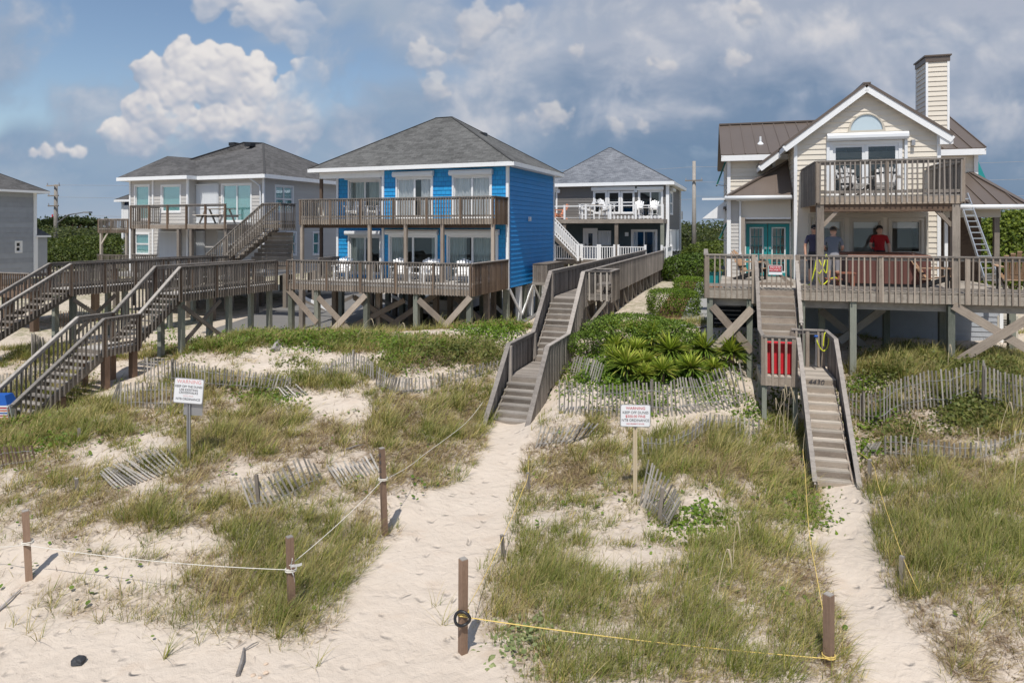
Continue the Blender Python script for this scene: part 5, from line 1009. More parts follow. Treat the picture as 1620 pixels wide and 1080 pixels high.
for i in range(9): piece(e, 'louvre', 'wood_silver', (Rh.U(1130, 1.0), 1.0, 2.25+i*.15), (Rh.U(1172, 1.0), 1.0, 2.25+i*.15), .02, .025)
# ------------------------------------------------------------------ beach stairs of the beige house
St = Frame(1228, 18.9, 1115, 'beach_stairs', 'timber beach stairs with solid sides and the painted number 4430, below the beige house', 'stairs')
e = St.e; off = St.inv(*Rh.world(0, 0).xy); vtop = vdk+off[1]
def su(px, v): return St.U(px, v)
uA, uB = su(1198, vtop), su(1258, vtop); uc, wU = (uA+uB)/2, uB-uA; ZL = 2.0
vl_b, vl_f = St.pv(1264, 578.5, 0)[0]*0, 0
vb_ = St.inv(*W(1262, 578, (CAMZ-ZL)*FPX/218.5).xy)[1]; vf_ = St.inv(*W(1300, 598, (CAMZ-ZL)*FPX/238.5).xy)[1]; v0 = vb_-.25
lA, lB = su(1266, vf_), su(1319.5, vf_)
stair_flight(e, (uc, vtop-.02, 3.9), (uc, v0, ZL), wU, 11, 'wood_warm', 'wood_dry')
ld = slab(e, 'landing', 'wood_warm', (uA-.08, vf_, ZL-.24), (lB+.04, vb_, ZL-.05)); k = int((vb_-vf_)/.14)
for i in range(k): piece(ld, 'floor_board', 'wood_dry', (uA-.08, vf_+.07+i*(vb_-vf_)/k, ZL-.02), (lB+.04, vf_+.07+i*(vb_-vf_)/k, ZL-.02), .13, .038)
vg = St.inv(*W(1312, 772, (CAMZ-.21)*FPX/412).xy)[1]; lc, wL_ = (lA+lB)/2, lB-lA
stair_flight(e, (lc, vf_-.02, ZL), (lc, vg, .22), wL_, 12, 'wood_warm', 'wood_dry')
kw = dict(solid=True, spacing=.14, mat='wood_rail', cap='wood_rail', name='side_rail', under=False, capw=.095)
railing(e, (uA-.03, v0-.1, ZL), (uA-.03, vtop, 3.9), .93, .3, **kw); railing(e, (uB+.03, v0+.15, ZL+.2), (uB+.03, vtop, 3.9), .93, .3, **kw)
railing(e, (lA-.04, vg-.25, -.55), (lA-.04, vf_, ZL), .95, .2, **kw); railing(e, (lB+.04, vg-.3, -.6), (lB+.04, vf_, ZL), .95, .2, **kw); railing(e, (lB+.04, vf_, ZL), (lB+.04, vb_, ZL), .95, .25, **kw)
railing(e, (uA-.03, vf_+.03, ZL), (lA-.10, vf_+.03, ZL), .95, .24, .15, posts=(0, 1), name='side_rail', mat='wood_warm', bw=.05, under=False, post_mat='wood_warm'); railing(e, (lA-.04, vb_, ZL), (lB, vb_, ZL), .95, .02, .24, posts=(.02, .5, .98), name='side_rail', mat='wood_warm', bw=.05, under=False, post_mat='wood_warm'); railing(e, (uA-.03, vf_+.03, ZL), (uA-.03, v0-.1, ZL), .95, .24, **kw)
piles(St, e, [(uA, vf_+.08), (uA, vb_-.1), (lB, vb_-.1), (lA-.1, vf_+.1)], ZL-.24, 'wood_green', .11)
def text_mesh(parent, body, loc, rot, size, mat, name='lettering', align='CENTER', sx=1.0, shear=0.0):
    c = bpy.data.curves.new('t', 'FONT'); c.body = body; c.size = size; c.align_x = align; c.align_y = 'CENTER'; c.extrude = .0015; c.shear = shear; c.resolution_u = 3; t = bpy.data.objects.new('t', c); COL.objects.link(t)
    bpy.context.view_layer.update(); me = bpy.data.meshes.new_from_object(t.evaluated_get(bpy.context.evaluated_depsgraph_get())); bpy.data.objects.remove(t); me.materials.clear(); me.materials.append(MT[mat])
    o = bpy.data.objects.new(name, me); COL.objects.link(o); o.parent = parent; o.location = loc; o.rotation_euler = rot; o.scale = (sx, 1, 1); return o
text_mesh(ld, '4430', (lA+.46*wL_, vf_-.045, ZL-.095), (R(90), 0, 0), .185, 'ink_black', sx=.95, shear=.25)
# ------------------------------------------------------------------ the long boardwalk in the middle
Cw = Frame(871, 23.5, 1182, 'boardwalk', 'long grey boardwalk with board-sided stairs dropping to the middle sand path', 'boardwalk')
e = Cw.e; Wd = 1.15; ZF = 3.2; v1, v2, v3 = -2.03, -4.39, -5.75; z1 = 1.40; zg = .42; vE = 23.5
m = MB(); m.box((.05, 0, ZF-.24), (.10, vE, ZF-.04)); m.box((Wd-.10, 0, ZF-.24), (Wd-.05, vE, ZF-.04)); jo = m.build('joist', 'wood_grey', e)
planks(jo, 'wood_rail', (Wd/2, 0, ZF), (Wd/2, vE, ZF), Wd-.04, .16)
m = MB(); m.box((.05, v2, z1-.24), (.10, v1, z1-.04)); m.box((Wd-.10, v2, z1-.24), (Wd-.05, v1, z1-.04)); j2 = m.build('joist', 'wood_grey', e); planks(j2, 'wood_rail', (Wd/2, v2, z1), (Wd/2, v1, z1), Wd-.04, .15)
stair_flight(e, (Wd/2, 0, ZF), (Wd/2, v1, z1), Wd-.06, 11, 'wood_grey', 'wood_silver'); stair_flight(e, (Wd/2, v2, z1), (Wd/2, v3, zg), Wd-.06, 7, 'wood_grey', 'wood_silver')
ks = dict(solid=True, spacing=.14, mat='wood_rail', cap='wood_rail', under=False, h=.9)
lo = (z1-.16)+(-.98-(z1-.16-.9+.9))*0
for u in (0.0, Wd):
    s_ = 1 if u else -1
    a = lambda v, z: (u, v, z)
    def rail(p, q): railing(e, *((p, q) if u else (q, p)), name='side_rail', drop=.30, **ks)
    rail(a(0, ZF), a(vE, ZF)); rail(a(v1, z1), a(0, ZF)); rail(a(v2, z1), a(v1, z1)); rail(a(-6.62, -.68), a(v2, z1))
    for v, z in ((0, ZF), (v1, z1), (v2, z1)): p = Cw.world(u, v); piece(e, 'rail_post', 'wood_rail', (u-s_*.06, v, hz(p.x, p.y)-.2), (u-s_*.06, v, z+.86), .1, .1)
piles(Cw, e, [(u, v) for v in np.arange(.4, vE, 1.25) for u in (.06, Wd-.06)], ZF-.24, 'wood_grey', .16); piles(Cw, e, [(u, v) for v in (v1+.2, v2+.25) for u in (.06, Wd-.06)], z1-.24, 'wood_green', .15)
for k in range(7): v_ = .4+k*2.5; piece(e, 'brace', 'wood_grey', (Wd-.02, v_, ZF-.35), (Wd-.02, v_+1.25, 2.0), .04, .14)
# seat built out on the right of the stair head
bo = slab(e, 'bench_platform', 'wood_rail', (Wd+.06, .35, ZF-.08), (Wd+.85, 1.9, ZF+.02)); slab(bo, 'bench_seat', 'wood_rail', (Wd+.3, .5, ZF+.40), (Wd+.8, 1.8, ZF+.44))
railing(e, (Wd+.05, .35, ZF), (Wd+.85, .35, ZF), .9, .1, .2, name='bench_rail', mat='wood_dry', bw=.05); railing(e, (Wd+.85, .35, ZF), (Wd+.85, 1.9, ZF), .9, .15, .13, name='bench_rail', solid=True); railing(e, (Wd+.85, 1.9, ZF), (Wd+.05, 1.9, ZF), .9, .1, .2, name='bench_rail', mat='wood_rail', bw=.05); piece(e, 'brace', 'wood_dry', (Wd+.78, .38, ZF-.05), (Wd+.08, .38, ZF-.95), .05, .1)
# ------------------------------------------------------------------ the two boardwalks on the left
def open_walk(px, Y, name, label, length, flights, mat='wood_grey', u1=-1.15, px_shift=0.0, zf=3.31, braces_=True, tread='wood_silver'):
    F = Frame(px, Y, 1228, name, label, 'boardwalk'); e = F.e; c = u1/2; w = -u1
    m = MB(); m.box((-.10, 0, zf-.26), (-.05, length, zf-.04)); m.box((u1+.05, 0, zf-.26), (u1+.10, length, zf-.04)); jo = m.build('joist', mat, e); planks(jo, 'wood_deck', (c, 0, zf), (c, length, zf), w-.02, .16)
    n = max(2, int(length/1.25)); ps = [i/n for i in range(n+1)]
    railing(e, (0, 0, zf), (0, length, zf), .94, .28, .125, posts=ps, name='side_rail'); railing(e, (u1, length, zf), (u1, 0, zf), .94, .28, .125, posts=ps[::2], name='side_rail')
    piles(F, e, [(u, v) for v in np.arange(.15, length, 2.2) for u in (-.1, u1+.1)], zf-.26, 'wood_green', .17)
    z, v = zf, 0.0
    for k, (run, drop, steps, flat) in enumerate(flights):
        stair_flight(e, (c, v, z), (c, v-run, z-drop), w-.1, steps, mat, tread, risers=False)
        last = k == len(flights)-1; f = 1.28 if last else 1.0
        for u in (0, u1):
            a, b = (u, v-run*f, z-drop*f), (u, v, z); railing(e, *((a, b) if u == 0 else (b, a)), .94, .18, .135, name='side_rail', cap='wood_silver', under=False, posts=() if last else (0, 1))
        v -= run; z -= drop
        if flat:
            dk = slab(e, 'landing', mat, (u1+.03, v-flat, z-.22), (-.03, v, z-.04)); planks(dk, 'wood_deck', (c, v-flat, z), (c, v, z), w-.02, .14)
            railing(e, (0, v-flat, z), (0, v, z), .94, .24, .13, posts=(.02, .98), name='side_rail'); railing(e, (u1, v, z), (u1, v-flat, z), .94, .24, .13, name='side_rail')
            piles(F, e, [(u, vv) for u in (-.1, u1+.1) for vv in (v-.12, v-flat+.12)], z-.22, 'wood_post', .18); v -= flat
        else: piles(F, e, [(-.1, v+run*.4), (u1+.1, v+run*.4)], z+drop*.25, 'wood_post', .16)
    if braces_: piece(e, 'brace', mat, (-.02, .1, zf-.4), (-.02, 1.9, 1.6), .05, .14); piece(e, 'brace', mat, (-.07, 1.9, zf-.4), (-.07, .1, 1.5), .05, .14)
    return F
Lw = open_walk(285, 23.5, 'boardwalk', 'near boardwalk with open stairs running from the blue house deck to the left dune', 4.85, [(1.64, 1.43, 9, 1.21), (2.1, 1.55, 10, 0)])
L2 = open_walk(112, 25.5, 'boardwalk', 'far left boardwalk with open stairs leading to the pale grey house', 8.2, [(4.6, 2.5, 15, 0)], mat='wood_grey', tread='wood_grey')
# ------------------------------------------------------------------ plants
def fast_mesh(name, mat, verts, loops, totals, cols, parent=None, smooth=False):
    me = bpy.data.meshes.new(name); me.vertices.add(len(verts)); me.vertices.foreach_set('co', np.ascontiguousarray(verts, np.float32).ravel())
    me.loops.add(len(loops)); me.loops.foreach_set('vertex_index', loops.astype(np.int32)); me.polygons.add(len(totals)); st = np.r_[0, np.cumsum(totals)[:-1]]
    me.polygons.foreach_set('loop_start', st.astype(np.int32)); me.polygons.foreach_set('loop_total', totals.astype(np.int32)); me.update(calc_edges=True)
    a = me.attributes.new('Col', 'FLOAT_COLOR', 'POINT'); c = np.ones((len(verts), 4), np.float32); c[:, :3] = cols; a.data.foreach_set('color', c.ravel())
    me.materials.append(MT[mat]); o = bpy.data.objects.new(name, me); COL.objects.link(o); o.parent = parent; return o
def blades(base, L, lean, az, width, droop, col, tipcol=None):
    """curved grass blades: all arguments are arrays over blades"""
    n = len(L); t = np.array([0, .35, .70, 1.0]); h = np.stack([np.cos(az), np.sin(az), 0*az], -1); sd = np.stack([-np.sin(az+.6), np.cos(az+.6), 0*az], -1)
    V = np.zeros((n, 7, 3))
    for k, tt in enumerate(t):
        p = base+h*(L*(lean*tt+droop*tt**2.2))[:, None]; p[:, 2] += L*np.sqrt(np.clip(1-lean**2, .1, 1))*(tt-droop*.75*tt**2.4)
        if k < 3: w = (width*(1, .85, .5)[k])[:, None]*sd*.5; V[:, 2*k] = p-w; V[:, 2*k+1] = p+w
        else: V[:, 6] = p
    idx = np.array([0, 1, 3, 2, 2, 3, 5, 4, 4, 5, 6]); loops = (np.arange(n)[:, None]*7+idx).ravel(); tot = np.tile([4, 4, 3], n)
    C = np.repeat(col[:, None, :], 7, 1); C[:, :2] *= .8  # blade foot darkened in the colour, standing for shade inside the tuft
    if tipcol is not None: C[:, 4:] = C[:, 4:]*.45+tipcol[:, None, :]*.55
    return V.reshape(-1, 3), loops, tot, C.reshape(-1, 3)
def merge(parts):
    V, Lp, T, C = [], [], [], []; o = 0
    for v, l, t, c in parts: V.append(v); Lp.append(l+o); T.append(t); C.append(c); o += len(v)
    return np.concatenate(V), np.concatenate(Lp), np.concatenate(T), np.concatenate(C)
PAL = np.array([(.195, .225, .034), (.280, .280, .055), (.150, .185, .030), (.370, .325, .085), (.480, .390, .145), (.580, .465, .235), (.330, .225, .140), (.230, .150, .100)])
def tuft_field():
    n = 120000; x = rng.uniform(-24, 26, n); y = 8.2+(26.5-8.2)*rng.uniform(0, 1, n)**1.15; z = height(x, y); px, py = project(x, y, z); ok = (px > -420) & (px < 2150) & (py < 1180); x, y, z, px, py = [q[ok] for q in (x, y, z, px, py)]
    c = veg(x, y, z); keep = rng.uniform(0, 1, len(x)) < np.clip(c*1.1-.05, 0, .95); x, y, z, c, px, py = [q[keep] for q in (x, y, z, c, px, py)]
    dry = np.clip(.57+.50*_vn(x, y, .55, 21)+.55*_vn(x, y, 2.3, 22)+rng.normal(0, .20, len(x)), 0, 1)      # 0 fresh .. 1 dead
    hgt = .20+.16*np.clip(_vn(x, y, .45, 23)+.3, 0, 1)+.10*rng.uniform(-1, 1, len(x))+.22*(rng.uniform(0, 1, len(x)) < .12); hgt *= np.where(dry > .66, .6, 1)*np.clip(.55+.6*c, .5, 1.1)
    nb = rng.integers(9, 17, len(x)); rep = np.repeat(np.arange(len(x)), nb); N = len(rep)
    r = .09*np.sqrt(rng.uniform(0, 1, N)); a = rng.uniform(0, 2*np.pi, N); base = np.stack([x[rep]+r*np.cos(a), y[rep]+r*np.sin(a), z[rep]-.02], -1)
    az = a+rng.normal(0, .7, N); wind = .45; az = np.arctan2(np.sin(az)+wind*.3, np.cos(az)+wind)
    d = np.clip(dry[rep]+rng.normal(0, .20, N), 0, .999); L = hgt[rep]*rng.uniform(.55, 1.35, N); lean = np.clip(rng.normal(.42, .22, N)+.30*(d > .66), .02, .9); droop = np.clip(rng.normal(.22, .12, N)+.22*(d > .75), 0, .6)
    ci = np.clip((d*7.4).astype(int), 0, 7); col = PAL[ci]*rng.uniform(.55, 1.45, (N, 1)); green = (ci < 4) & (rng.uniform(0, 1, N) < .25); col[green] = np.array((.13, .205, .022))*rng.uniform(.7, 1.4, (green.sum(), 1))
    tip = np.array((.40, .34, .17))*rng.uniform(.7, 1.2, (N, 1)); w = rng.uniform(.005, .0105, N)*np.clip(base[:, 1]/11, .9, 1.7)
    return blades(base, L, lean, az, w, droop, col, tip), (x, y, z, c)
_g, TUFTS = tuft_field()
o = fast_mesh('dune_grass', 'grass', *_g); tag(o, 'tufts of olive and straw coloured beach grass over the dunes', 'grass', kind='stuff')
def leaf_quads(P, size, N=None, cols=None, fold=.0, aspect=.6):
    """rhombic leaves at P with random tilt about preferred normals N"""
    n = len(P); nr = rng.normal(0, 1, (n, 3)); nr = nr if N is None else N+.75*nr; nr /= np.linalg.norm(nr, axis=1, keepdims=True); t = np.cross(nr, rng.normal(0, 1, (n, 3))); t /= np.linalg.norm(t, axis=1, keepdims=True); b = np.cross(nr, t); s = size[:, None]
    V = np.stack([P-t*s, P+b*s*aspect-nr*s*fold, P+t*s, P-b*s*aspect-nr*s*fold], 1); return V.reshape(-1, 3), np.arange(n*4), np.full(n, 4), np.repeat(cols, 4, 0)
def mixcol(n, a, b, j=.2): f = rng.uniform(0, 1, (n, 1)); return (np.array(a)*(1-f)+np.array(b)*f)*rng.uniform(1-j, 1+j, (n, 1))
# creeping vines and low leafy cover: (photo x, y, rx, ry, how many, thickness, tone)
VINES = [(1010, 605, 110, 22, 3500, .35, 0), (1000, 570, 90, 26, 3500, .4, 0), (1090, 585, 60, 30, 1800, .35, 0), (560, 545, 250, 12, 2500, .35, 0), (345, 543, 55, 12, 1600, .30, 0), (420, 530, 60, 9, 1700, .30, 0), (500, 532, 70, 8, 1800, .28, 0), (575, 540, 60, 9, 1600, .28, 0), (650, 548, 50, 10, 1500, .28, 0), (700, 552, 60, 16, 1800, .35, 1), (775, 522, 50, 16, 2600, .40, 0), (740, 560, 60, 22, 2000, .35, 1), (810, 515, 22, 12, 900, .35, 0), (640, 575, 30, 14, 700, .25, 0), (600, 583, 30, 10, 400, .2, 1), (470, 575, 20, 8, 200, .15, 1),
         (1440, 568, 60, 14, 1900, .35, 1), (1400, 590, 40, 16, 1200, .3, 1), (1360, 615, 20, 14, 350, .22, 0), (1530, 585, 60, 16, 1500, .3, 1), (1600, 590, 40, 14, 900, .3, 1), (1535, 662, 55, 26, 2600, .35, 1), (1480, 625, 50, 14, 900, .25, 1), (1385, 660, 28, 22, 600, .25, 0), (1420, 690, 40, 20, 700, .22, 1), (1370, 715, 18, 14, 260, .2, 0), (1600, 625, 30, 20, 500, .25, 1), (1275, 800, 22, 30, 450, .18, 0), (1250, 765, 26, 12, 350, .18, 0),
         (930, 580, 28, 22, 900, .4, 0), (900, 600, 24, 14, 450, .3, 1), (1010, 640, 70, 12, 500, .25, 0), (1120, 625, 30, 14, 350, .3, 0), (1185, 650, 14, 30, 300, .25, 0), (1235, 650, 24, 26, 500, .3, 1), (480, 598, 40, 8, 200, .12, 0), (430, 632, 40, 8, 500, .18, 0), (330, 605, 40, 12, 350, .2, 1), (400, 620, 40, 10, 300, .18, 0), (60, 690, 60, 22, 1100, .22, 0), (100, 665, 40, 12, 500, .2, 0), (20, 668, 30, 10, 400, .2, 0), (1110, 815, 40, 20, 420, .14, 0), (1100, 845, 50, 16, 200, .08, 0), (835, 1015, 22, 22, 300, .14, 2), (260, 540, 20, 26, 500, .3, 0), (180, 500, 26, 12, 500, .35, 0), (1150, 560, 40, 30, 900, .3, 0), (110, 580, 60, 30, 500, .25, 1)]
parts = []
for vx, vy, rx, ry, n, th, tone in VINES:
    k = max(10, int(n/40)); q = []
    while len(q) < k:
        a = random.uniform(0, 6.283); f = math.sqrt(random.random()); p = G(vx+rx*f*math.cos(a), vy+ry*f*math.sin(a))
        if path_mask(np.array([p.x]), np.array([p.y]))[0] < .6: q.append(p)
    c = np.array([tuple(p) for p in q])[rng.integers(0, k, n)]; d = rng.normal(0, 1, (n, 3))*np.array([.26, .26, .0]); P = c+d; P[:, 2] = height(P[:, 0], P[:, 1])+th*rng.uniform(0, 1, n)**1.4*np.exp(-(d[:, 0]**2+d[:, 1]**2)/.12)
    pal = [((.075, .150, .018), (.200, .290, .030)), ((.075, .105, .022), (.190, .200, .050)), ((.20, .26, .10), (.34, .38, .18))][tone]; parts.append(leaf_quads(P, rng.uniform(.030, .062, n), np.array((0, -.25, .8)), mixcol(n, *pal)))
o = fast_mesh('vine_cover', 'leaf', *merge(parts)); tag(o, 'green creeping vines and low leaves matted over the dune crests', 'vines', kind='stuff')
# round pennywort leaves dotted over open sand
n = 9000; x = rng.uniform(-14, 13, n); y = rng.uniform(8.6, 22, n); z = height(x, y); f = (_vn(x, y, 1.3, 31)+.6*_vn(x, y, 4, 32) > .42) & (path_mask(x, y) < .35) & (y > 9.0+1.2*np.abs(_vn(x, y, .5, 33))); px, py = project(x, y, z); f &= (py < 1060) | (px > 780); x, y, z = x[f], y[f], z[f]; n = len(x)
a = np.linspace(0, 2*np.pi, 8)[:-1]; s = rng.uniform(.018, .042, n); til = rng.normal(0, .35, (n, 2)); ring_ = np.stack([np.cos(a), np.sin(a)], -1)
V = np.zeros((n, 7, 3)); V[:, :, :2] = ring_[None]*s[:, None, None]; V[:, :, 2] = V[:, :, 0]*til[:, :1]+V[:, :, 1]*til[:, 1:]; V += np.stack([x, y, z+rng.uniform(.02, .09, n)], -1)[:, None, :]
o = fast_mesh('pennywort', 'leaf', V.reshape(-1, 3), np.arange(n*7), np.full(n, 7), np.repeat(mixcol(n, (.09, .17, .02), (.20, .27, .05)), 7, 0)); tag(o, 'small round green leaves dotted over the sand', 'leaves', kind='stuff')
# dry twig litter: short brown threads lying on the sand
x, y, z, c = TUFTS; k = rng.integers(0, len(x), 90000); N = len(k); b = np.stack([x[k]+rng.normal(0, .26, N), y[k]+rng.normal(0, .26, N), 0*k], -1); b[:, 2] = height(b[:, 0], b[:, 1])+.012; pm = path_mask(b[:, 0], b[:, 1]) < .5; b = b[pm]; N = len(b)
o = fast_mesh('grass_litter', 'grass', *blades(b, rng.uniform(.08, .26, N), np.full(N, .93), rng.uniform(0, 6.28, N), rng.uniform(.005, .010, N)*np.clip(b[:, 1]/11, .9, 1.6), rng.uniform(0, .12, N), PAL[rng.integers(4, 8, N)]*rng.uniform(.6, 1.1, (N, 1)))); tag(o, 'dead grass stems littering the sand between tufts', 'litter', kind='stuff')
# stray tussocks on the open beach in front
spots = [(160, 870, 8), (80, 965, 10), (45, 1000, 12), (20, 990, 9), (60, 1010, 8), (155, 985, 9), (260, 1040, 16), (310, 1020, 8), (500, 1055, 8), (235, 985, 14), (190, 960, 12), (60, 960, 6), (700, 990, 10), (690, 960, 7), (1335, 1040, 26), (1350, 1060, 20), (340, 1000, 10), (440, 1010, 30), (480, 1000, 40), (465, 975, 40), (500, 985, 30), (545, 870, 16)]
parts = []
for sx, sy, nb in spots:
    p = G(sx, sy); N = nb; az = rng.uniform(0, 6.28, N); parts.append(blades(np.tile((p.x, p.y, p.z-.01), (N, 1))+rng.normal(0, .03, (N, 3))*(1, 1, 0), rng.uniform(.25, .55, N), np.clip(rng.normal(.55, .2, N), .1, .9), az, rng.uniform(.006, .010, N), rng.uniform(.2, .5, N), PAL[rng.integers(0, 6, N)], np.tile((.4, .34, .18), (N, 1))))
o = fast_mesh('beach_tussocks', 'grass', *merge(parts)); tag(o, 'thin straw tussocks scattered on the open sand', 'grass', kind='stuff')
# sea-oat stalks with golden seed heads
m = MB(); 
for sx, sy, h, bx in [(1233, 690, 1.25, .10), (1240, 690, 1.35, .04), (1246, 690, 1.3, .08), (1243, 695, 1.1, -.25), (1225, 685, 1.15, .45), (1258, 690, 1.15, .2), (1250, 700, .9, .35), (1275, 730, 1.2, .05), (1270, 740, 1.3, .12), (1135, 960, .9, .2), (1160, 900, .8, .1), (1440, 740, 1.1, .18), (1580, 720, 1.2, .25), (1560, 760, 1.1, -.15), (1605, 780, 1.2, .2), (565, 540, .9, .6), (620, 545, .8, .5), (1500, 590, .8, .1), (880, 640, .9, .3), (205, 510, 1.3, .5), (215, 515, 1.4, .6)]:
    p = G(sx, sy); pts = [p+Vector((bx*h*t*t, .05*t, h*(t-.12*abs(bx)*t*t))) for t in (0, .25, .5, .75, .9)]; m.cur = 0; m.tube(pts, [.007, .006, .005, .004, .003], 4); tip = pts[-1]; drp = [tip+Vector((bx*.12*t+.05*t, 0, .10*t-.38*t*t)) for t in (0, .35, .7, 1)]; m.cur = 1; m.tube(drp, [.005, .015, .013, .003], 5)
o = m.build('sea_oats', ['rope_tan', 'rope_tan']); tag(o, 'tall sea oat stalks with drooping golden seed heads', 'sea oats', kind='stuff')
# ---- yuccas
def yucca(px, py, label, s=1.0, lean=0.0, tone=0):
    g0 = G(px, py); t = thing('yucca', label, 'yucca', tuple(g0), 0, 'yuccas in front of the beige house'); h = .34*s; m = MB(); m.tube([(0, 0, -.1), (0, 0, h*.5), (0, 0, h)], [.06*s, .055*s, .04*s], 7); m.build('stem', 'wood_brown', t)
    n = 170; el = np.arcsin(rng.uniform(-.35, .99, n)); az = rng.uniform(0, 2*np.pi, n); L = rng.uniform(.36, .52, n)*s; d = np.stack([np.cos(el)*np.cos(az), np.cos(el)*np.sin(az), np.sin(el)], -1); sd = np.cross(d, (0, 0, 1.0)); sd /= np.linalg.norm(sd, axis=1, keepdims=True)+1e-9; nn = np.cross(sd, d); V = np.zeros((n, 9, 3)); b = np.array((0, 0, h))+d*.04
    for k, (tt, w) in enumerate(((0, .014), (.3, .020), (.65, .016), (1, 0))):
        p = b+d*(L*tt)[:, None]; p[:, 2] -= .05*s*tt**2.5
        if k < 3: V[:, 3*k-(0)] = p-sd*w*s+nn*.008; V[:, 3*k+1] = p; V[:, 3*k+2] = p+sd*w*s+nn*.008
    tip = b+d*L[:, None]; tip[:, 2] -= .05*s
    V = np.concatenate([V, tip[:, None]], 1); idx = np.array([0, 1, 4, 3, 1, 2, 5, 4, 3, 4, 7, 6, 4, 5, 8, 7, 6, 7, 9, 7, 8, 9]); loops = (np.arange(n)[:, None]*10+idx).ravel(); tot = np.tile([4, 4, 4, 4, 3, 3], n)
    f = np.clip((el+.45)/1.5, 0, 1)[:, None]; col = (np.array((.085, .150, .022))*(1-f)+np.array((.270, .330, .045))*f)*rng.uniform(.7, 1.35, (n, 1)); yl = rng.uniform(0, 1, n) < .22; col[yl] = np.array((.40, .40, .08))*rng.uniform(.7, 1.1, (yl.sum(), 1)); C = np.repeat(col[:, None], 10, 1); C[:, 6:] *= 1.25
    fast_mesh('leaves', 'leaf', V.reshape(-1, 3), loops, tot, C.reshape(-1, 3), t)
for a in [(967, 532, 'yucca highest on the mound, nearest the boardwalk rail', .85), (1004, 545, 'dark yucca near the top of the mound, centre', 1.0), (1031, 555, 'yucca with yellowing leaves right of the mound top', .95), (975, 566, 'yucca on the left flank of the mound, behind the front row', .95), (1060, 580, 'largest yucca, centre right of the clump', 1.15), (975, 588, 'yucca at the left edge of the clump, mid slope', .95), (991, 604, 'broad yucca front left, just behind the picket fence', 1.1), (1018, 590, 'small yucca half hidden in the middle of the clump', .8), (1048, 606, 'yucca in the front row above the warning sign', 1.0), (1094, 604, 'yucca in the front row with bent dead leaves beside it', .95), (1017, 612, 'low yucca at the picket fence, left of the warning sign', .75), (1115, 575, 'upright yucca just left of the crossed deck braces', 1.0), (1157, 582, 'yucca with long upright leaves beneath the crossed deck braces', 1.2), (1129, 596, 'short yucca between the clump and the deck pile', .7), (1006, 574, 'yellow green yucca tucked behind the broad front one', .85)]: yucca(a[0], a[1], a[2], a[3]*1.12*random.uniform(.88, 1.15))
# ---- shrubs, hedges, trees
def leafy(name, label, cat, c, rad, n, size, cols, group=None, power=2.0, lumps=14, stem=True, rz=0.0, floor=-.6):
    """bush: short stems and a crown of many leaves over an uneven body"""
    t = thing(name, label, cat, (c[0], c[1], c[2]), rz, group); R_ = np.array(rad)
    d = rng.normal(0, 1, (n, 3)); d /= np.linalg.norm(d, axis=1, keepdims=True); d[:, 2] = np.where(d[:, 2] < floor, -d[:, 2], d[:, 2]); k = (np.abs(d)**power).sum(1)**(-1/power); P = d*k[:, None]
    lc = rng.normal(0, 1, (lumps, 3)); lc /= np.linalg.norm(lc, axis=1, keepdims=True); cl = np.max(d @ lc.T, 1); P *= (1+.16*(cl-.75)+rng.normal(0, .045, n)-np.abs(rng.normal(0, .07, n)))[:, None]
    P = P*R_+np.array((0, 0, R_[2]*.85)); nrm = d/R_; nrm /= np.linalg.norm(nrm, axis=1, keepdims=True); C = mixcol(n, *cols, .3)
    fast_mesh('crown', 'leaf', *leaf_quads(P, rng.uniform(.6, 1.3, n)*size, nrm*1.1, C), t)
    if stem:
        m = MB()
        for q in range(5): a = q*1.26; m.tube([(0, 0, -.1), (math.cos(a)*R_[0]*.3, math.sin(a)*R_[1]*.3, R_[2]*.6), (math.cos(a)*R_[0]*.6, math.sin(a)*R_[1]*.6, R_[2]*1.2)], [.04, .03, .01], 5)
        m.build('stems', 'wood_brown', t)
    core = bpy.data.meshes.new('inner_foliage'); return t
DK, LT = (.030, .055, .010), (.120, .190, .022)
p = G(1065, 500); leafy('hedge', 'clipped green hedge nearer the camera, left of the gravel path', 'hedge', tuple(p), (.95, .85, .58), 9000, .032, ((.05, .10, .012), (.20, .29, .03)), power=4.0, group='clipped hedges')
p = G(1092, 471); leafy('hedge', 'clipped green hedge farther back beside the gravel path', 'hedge', tuple(p), (.75, .8, .55), 7000, .034, ((.05, .11, .012), (.22, .31, .03)), power=4.0, group='clipped hedges')
for (x, y, rad, n, lab) in ((1000, 545, (1.5, .8, .50), 5200, 'low round shrub crowning the yucca mound'), (1055, 550, (1.0, .8, .45), 3600, 'leafy green shrub on the right shoulder of the yucca mound'), (935, 562, (.8, .7, .40), 2600, 'shrub with a few orange leaves against the boardwalk side'), (1082, 556, (.6, .6, .3), 1800, 'small bright shrub between the yuccas and the lawn')): p = G(x, y); leafy('shrub', lab, 'shrub', tuple(p), rad, n, .034, ((.06, .115, .016), (.22, .31, .045)), 'shrubs on the yucca mound')
p = W(1598, 402, 33); leafy('evergreen_shrub', 'tall yellow green shrub behind the right hand porch', 'shrub', (p.x+.4, 33, 2.1), (2.6, 2.0, 2.3), 15000, .085, ((.05, .09, .012), (.22, .27, .035)))
p = W(1543, 400, 36); leafy('evergreen_shrub', 'leafy shrub seen between the porch posts on the right', 'shrub', (p.x, 36, 2.1), (2.2, 2.0, 2.0), 9000, .085, ((.05, .09, .012), (.20, .25, .035)))
p = W(1115, 440, 45); leafy('wax_myrtle', 'dense green bush filling the gap left of the deck corner', 'bush', (p.x-.6, 45, 1.9), (2.4, 1.8, 1.05), 9000, .08, (DK, LT)); p = W(1130, 420, 52); leafy('wax_myrtle', 'bright green bush behind the gap beside the deck corner', 'bush', (p.x+.3, 52, 1.9), (3.0, 2.2, 1.45), 9000, .09, ((.045, .075, .012), (.15, .19, .03)))
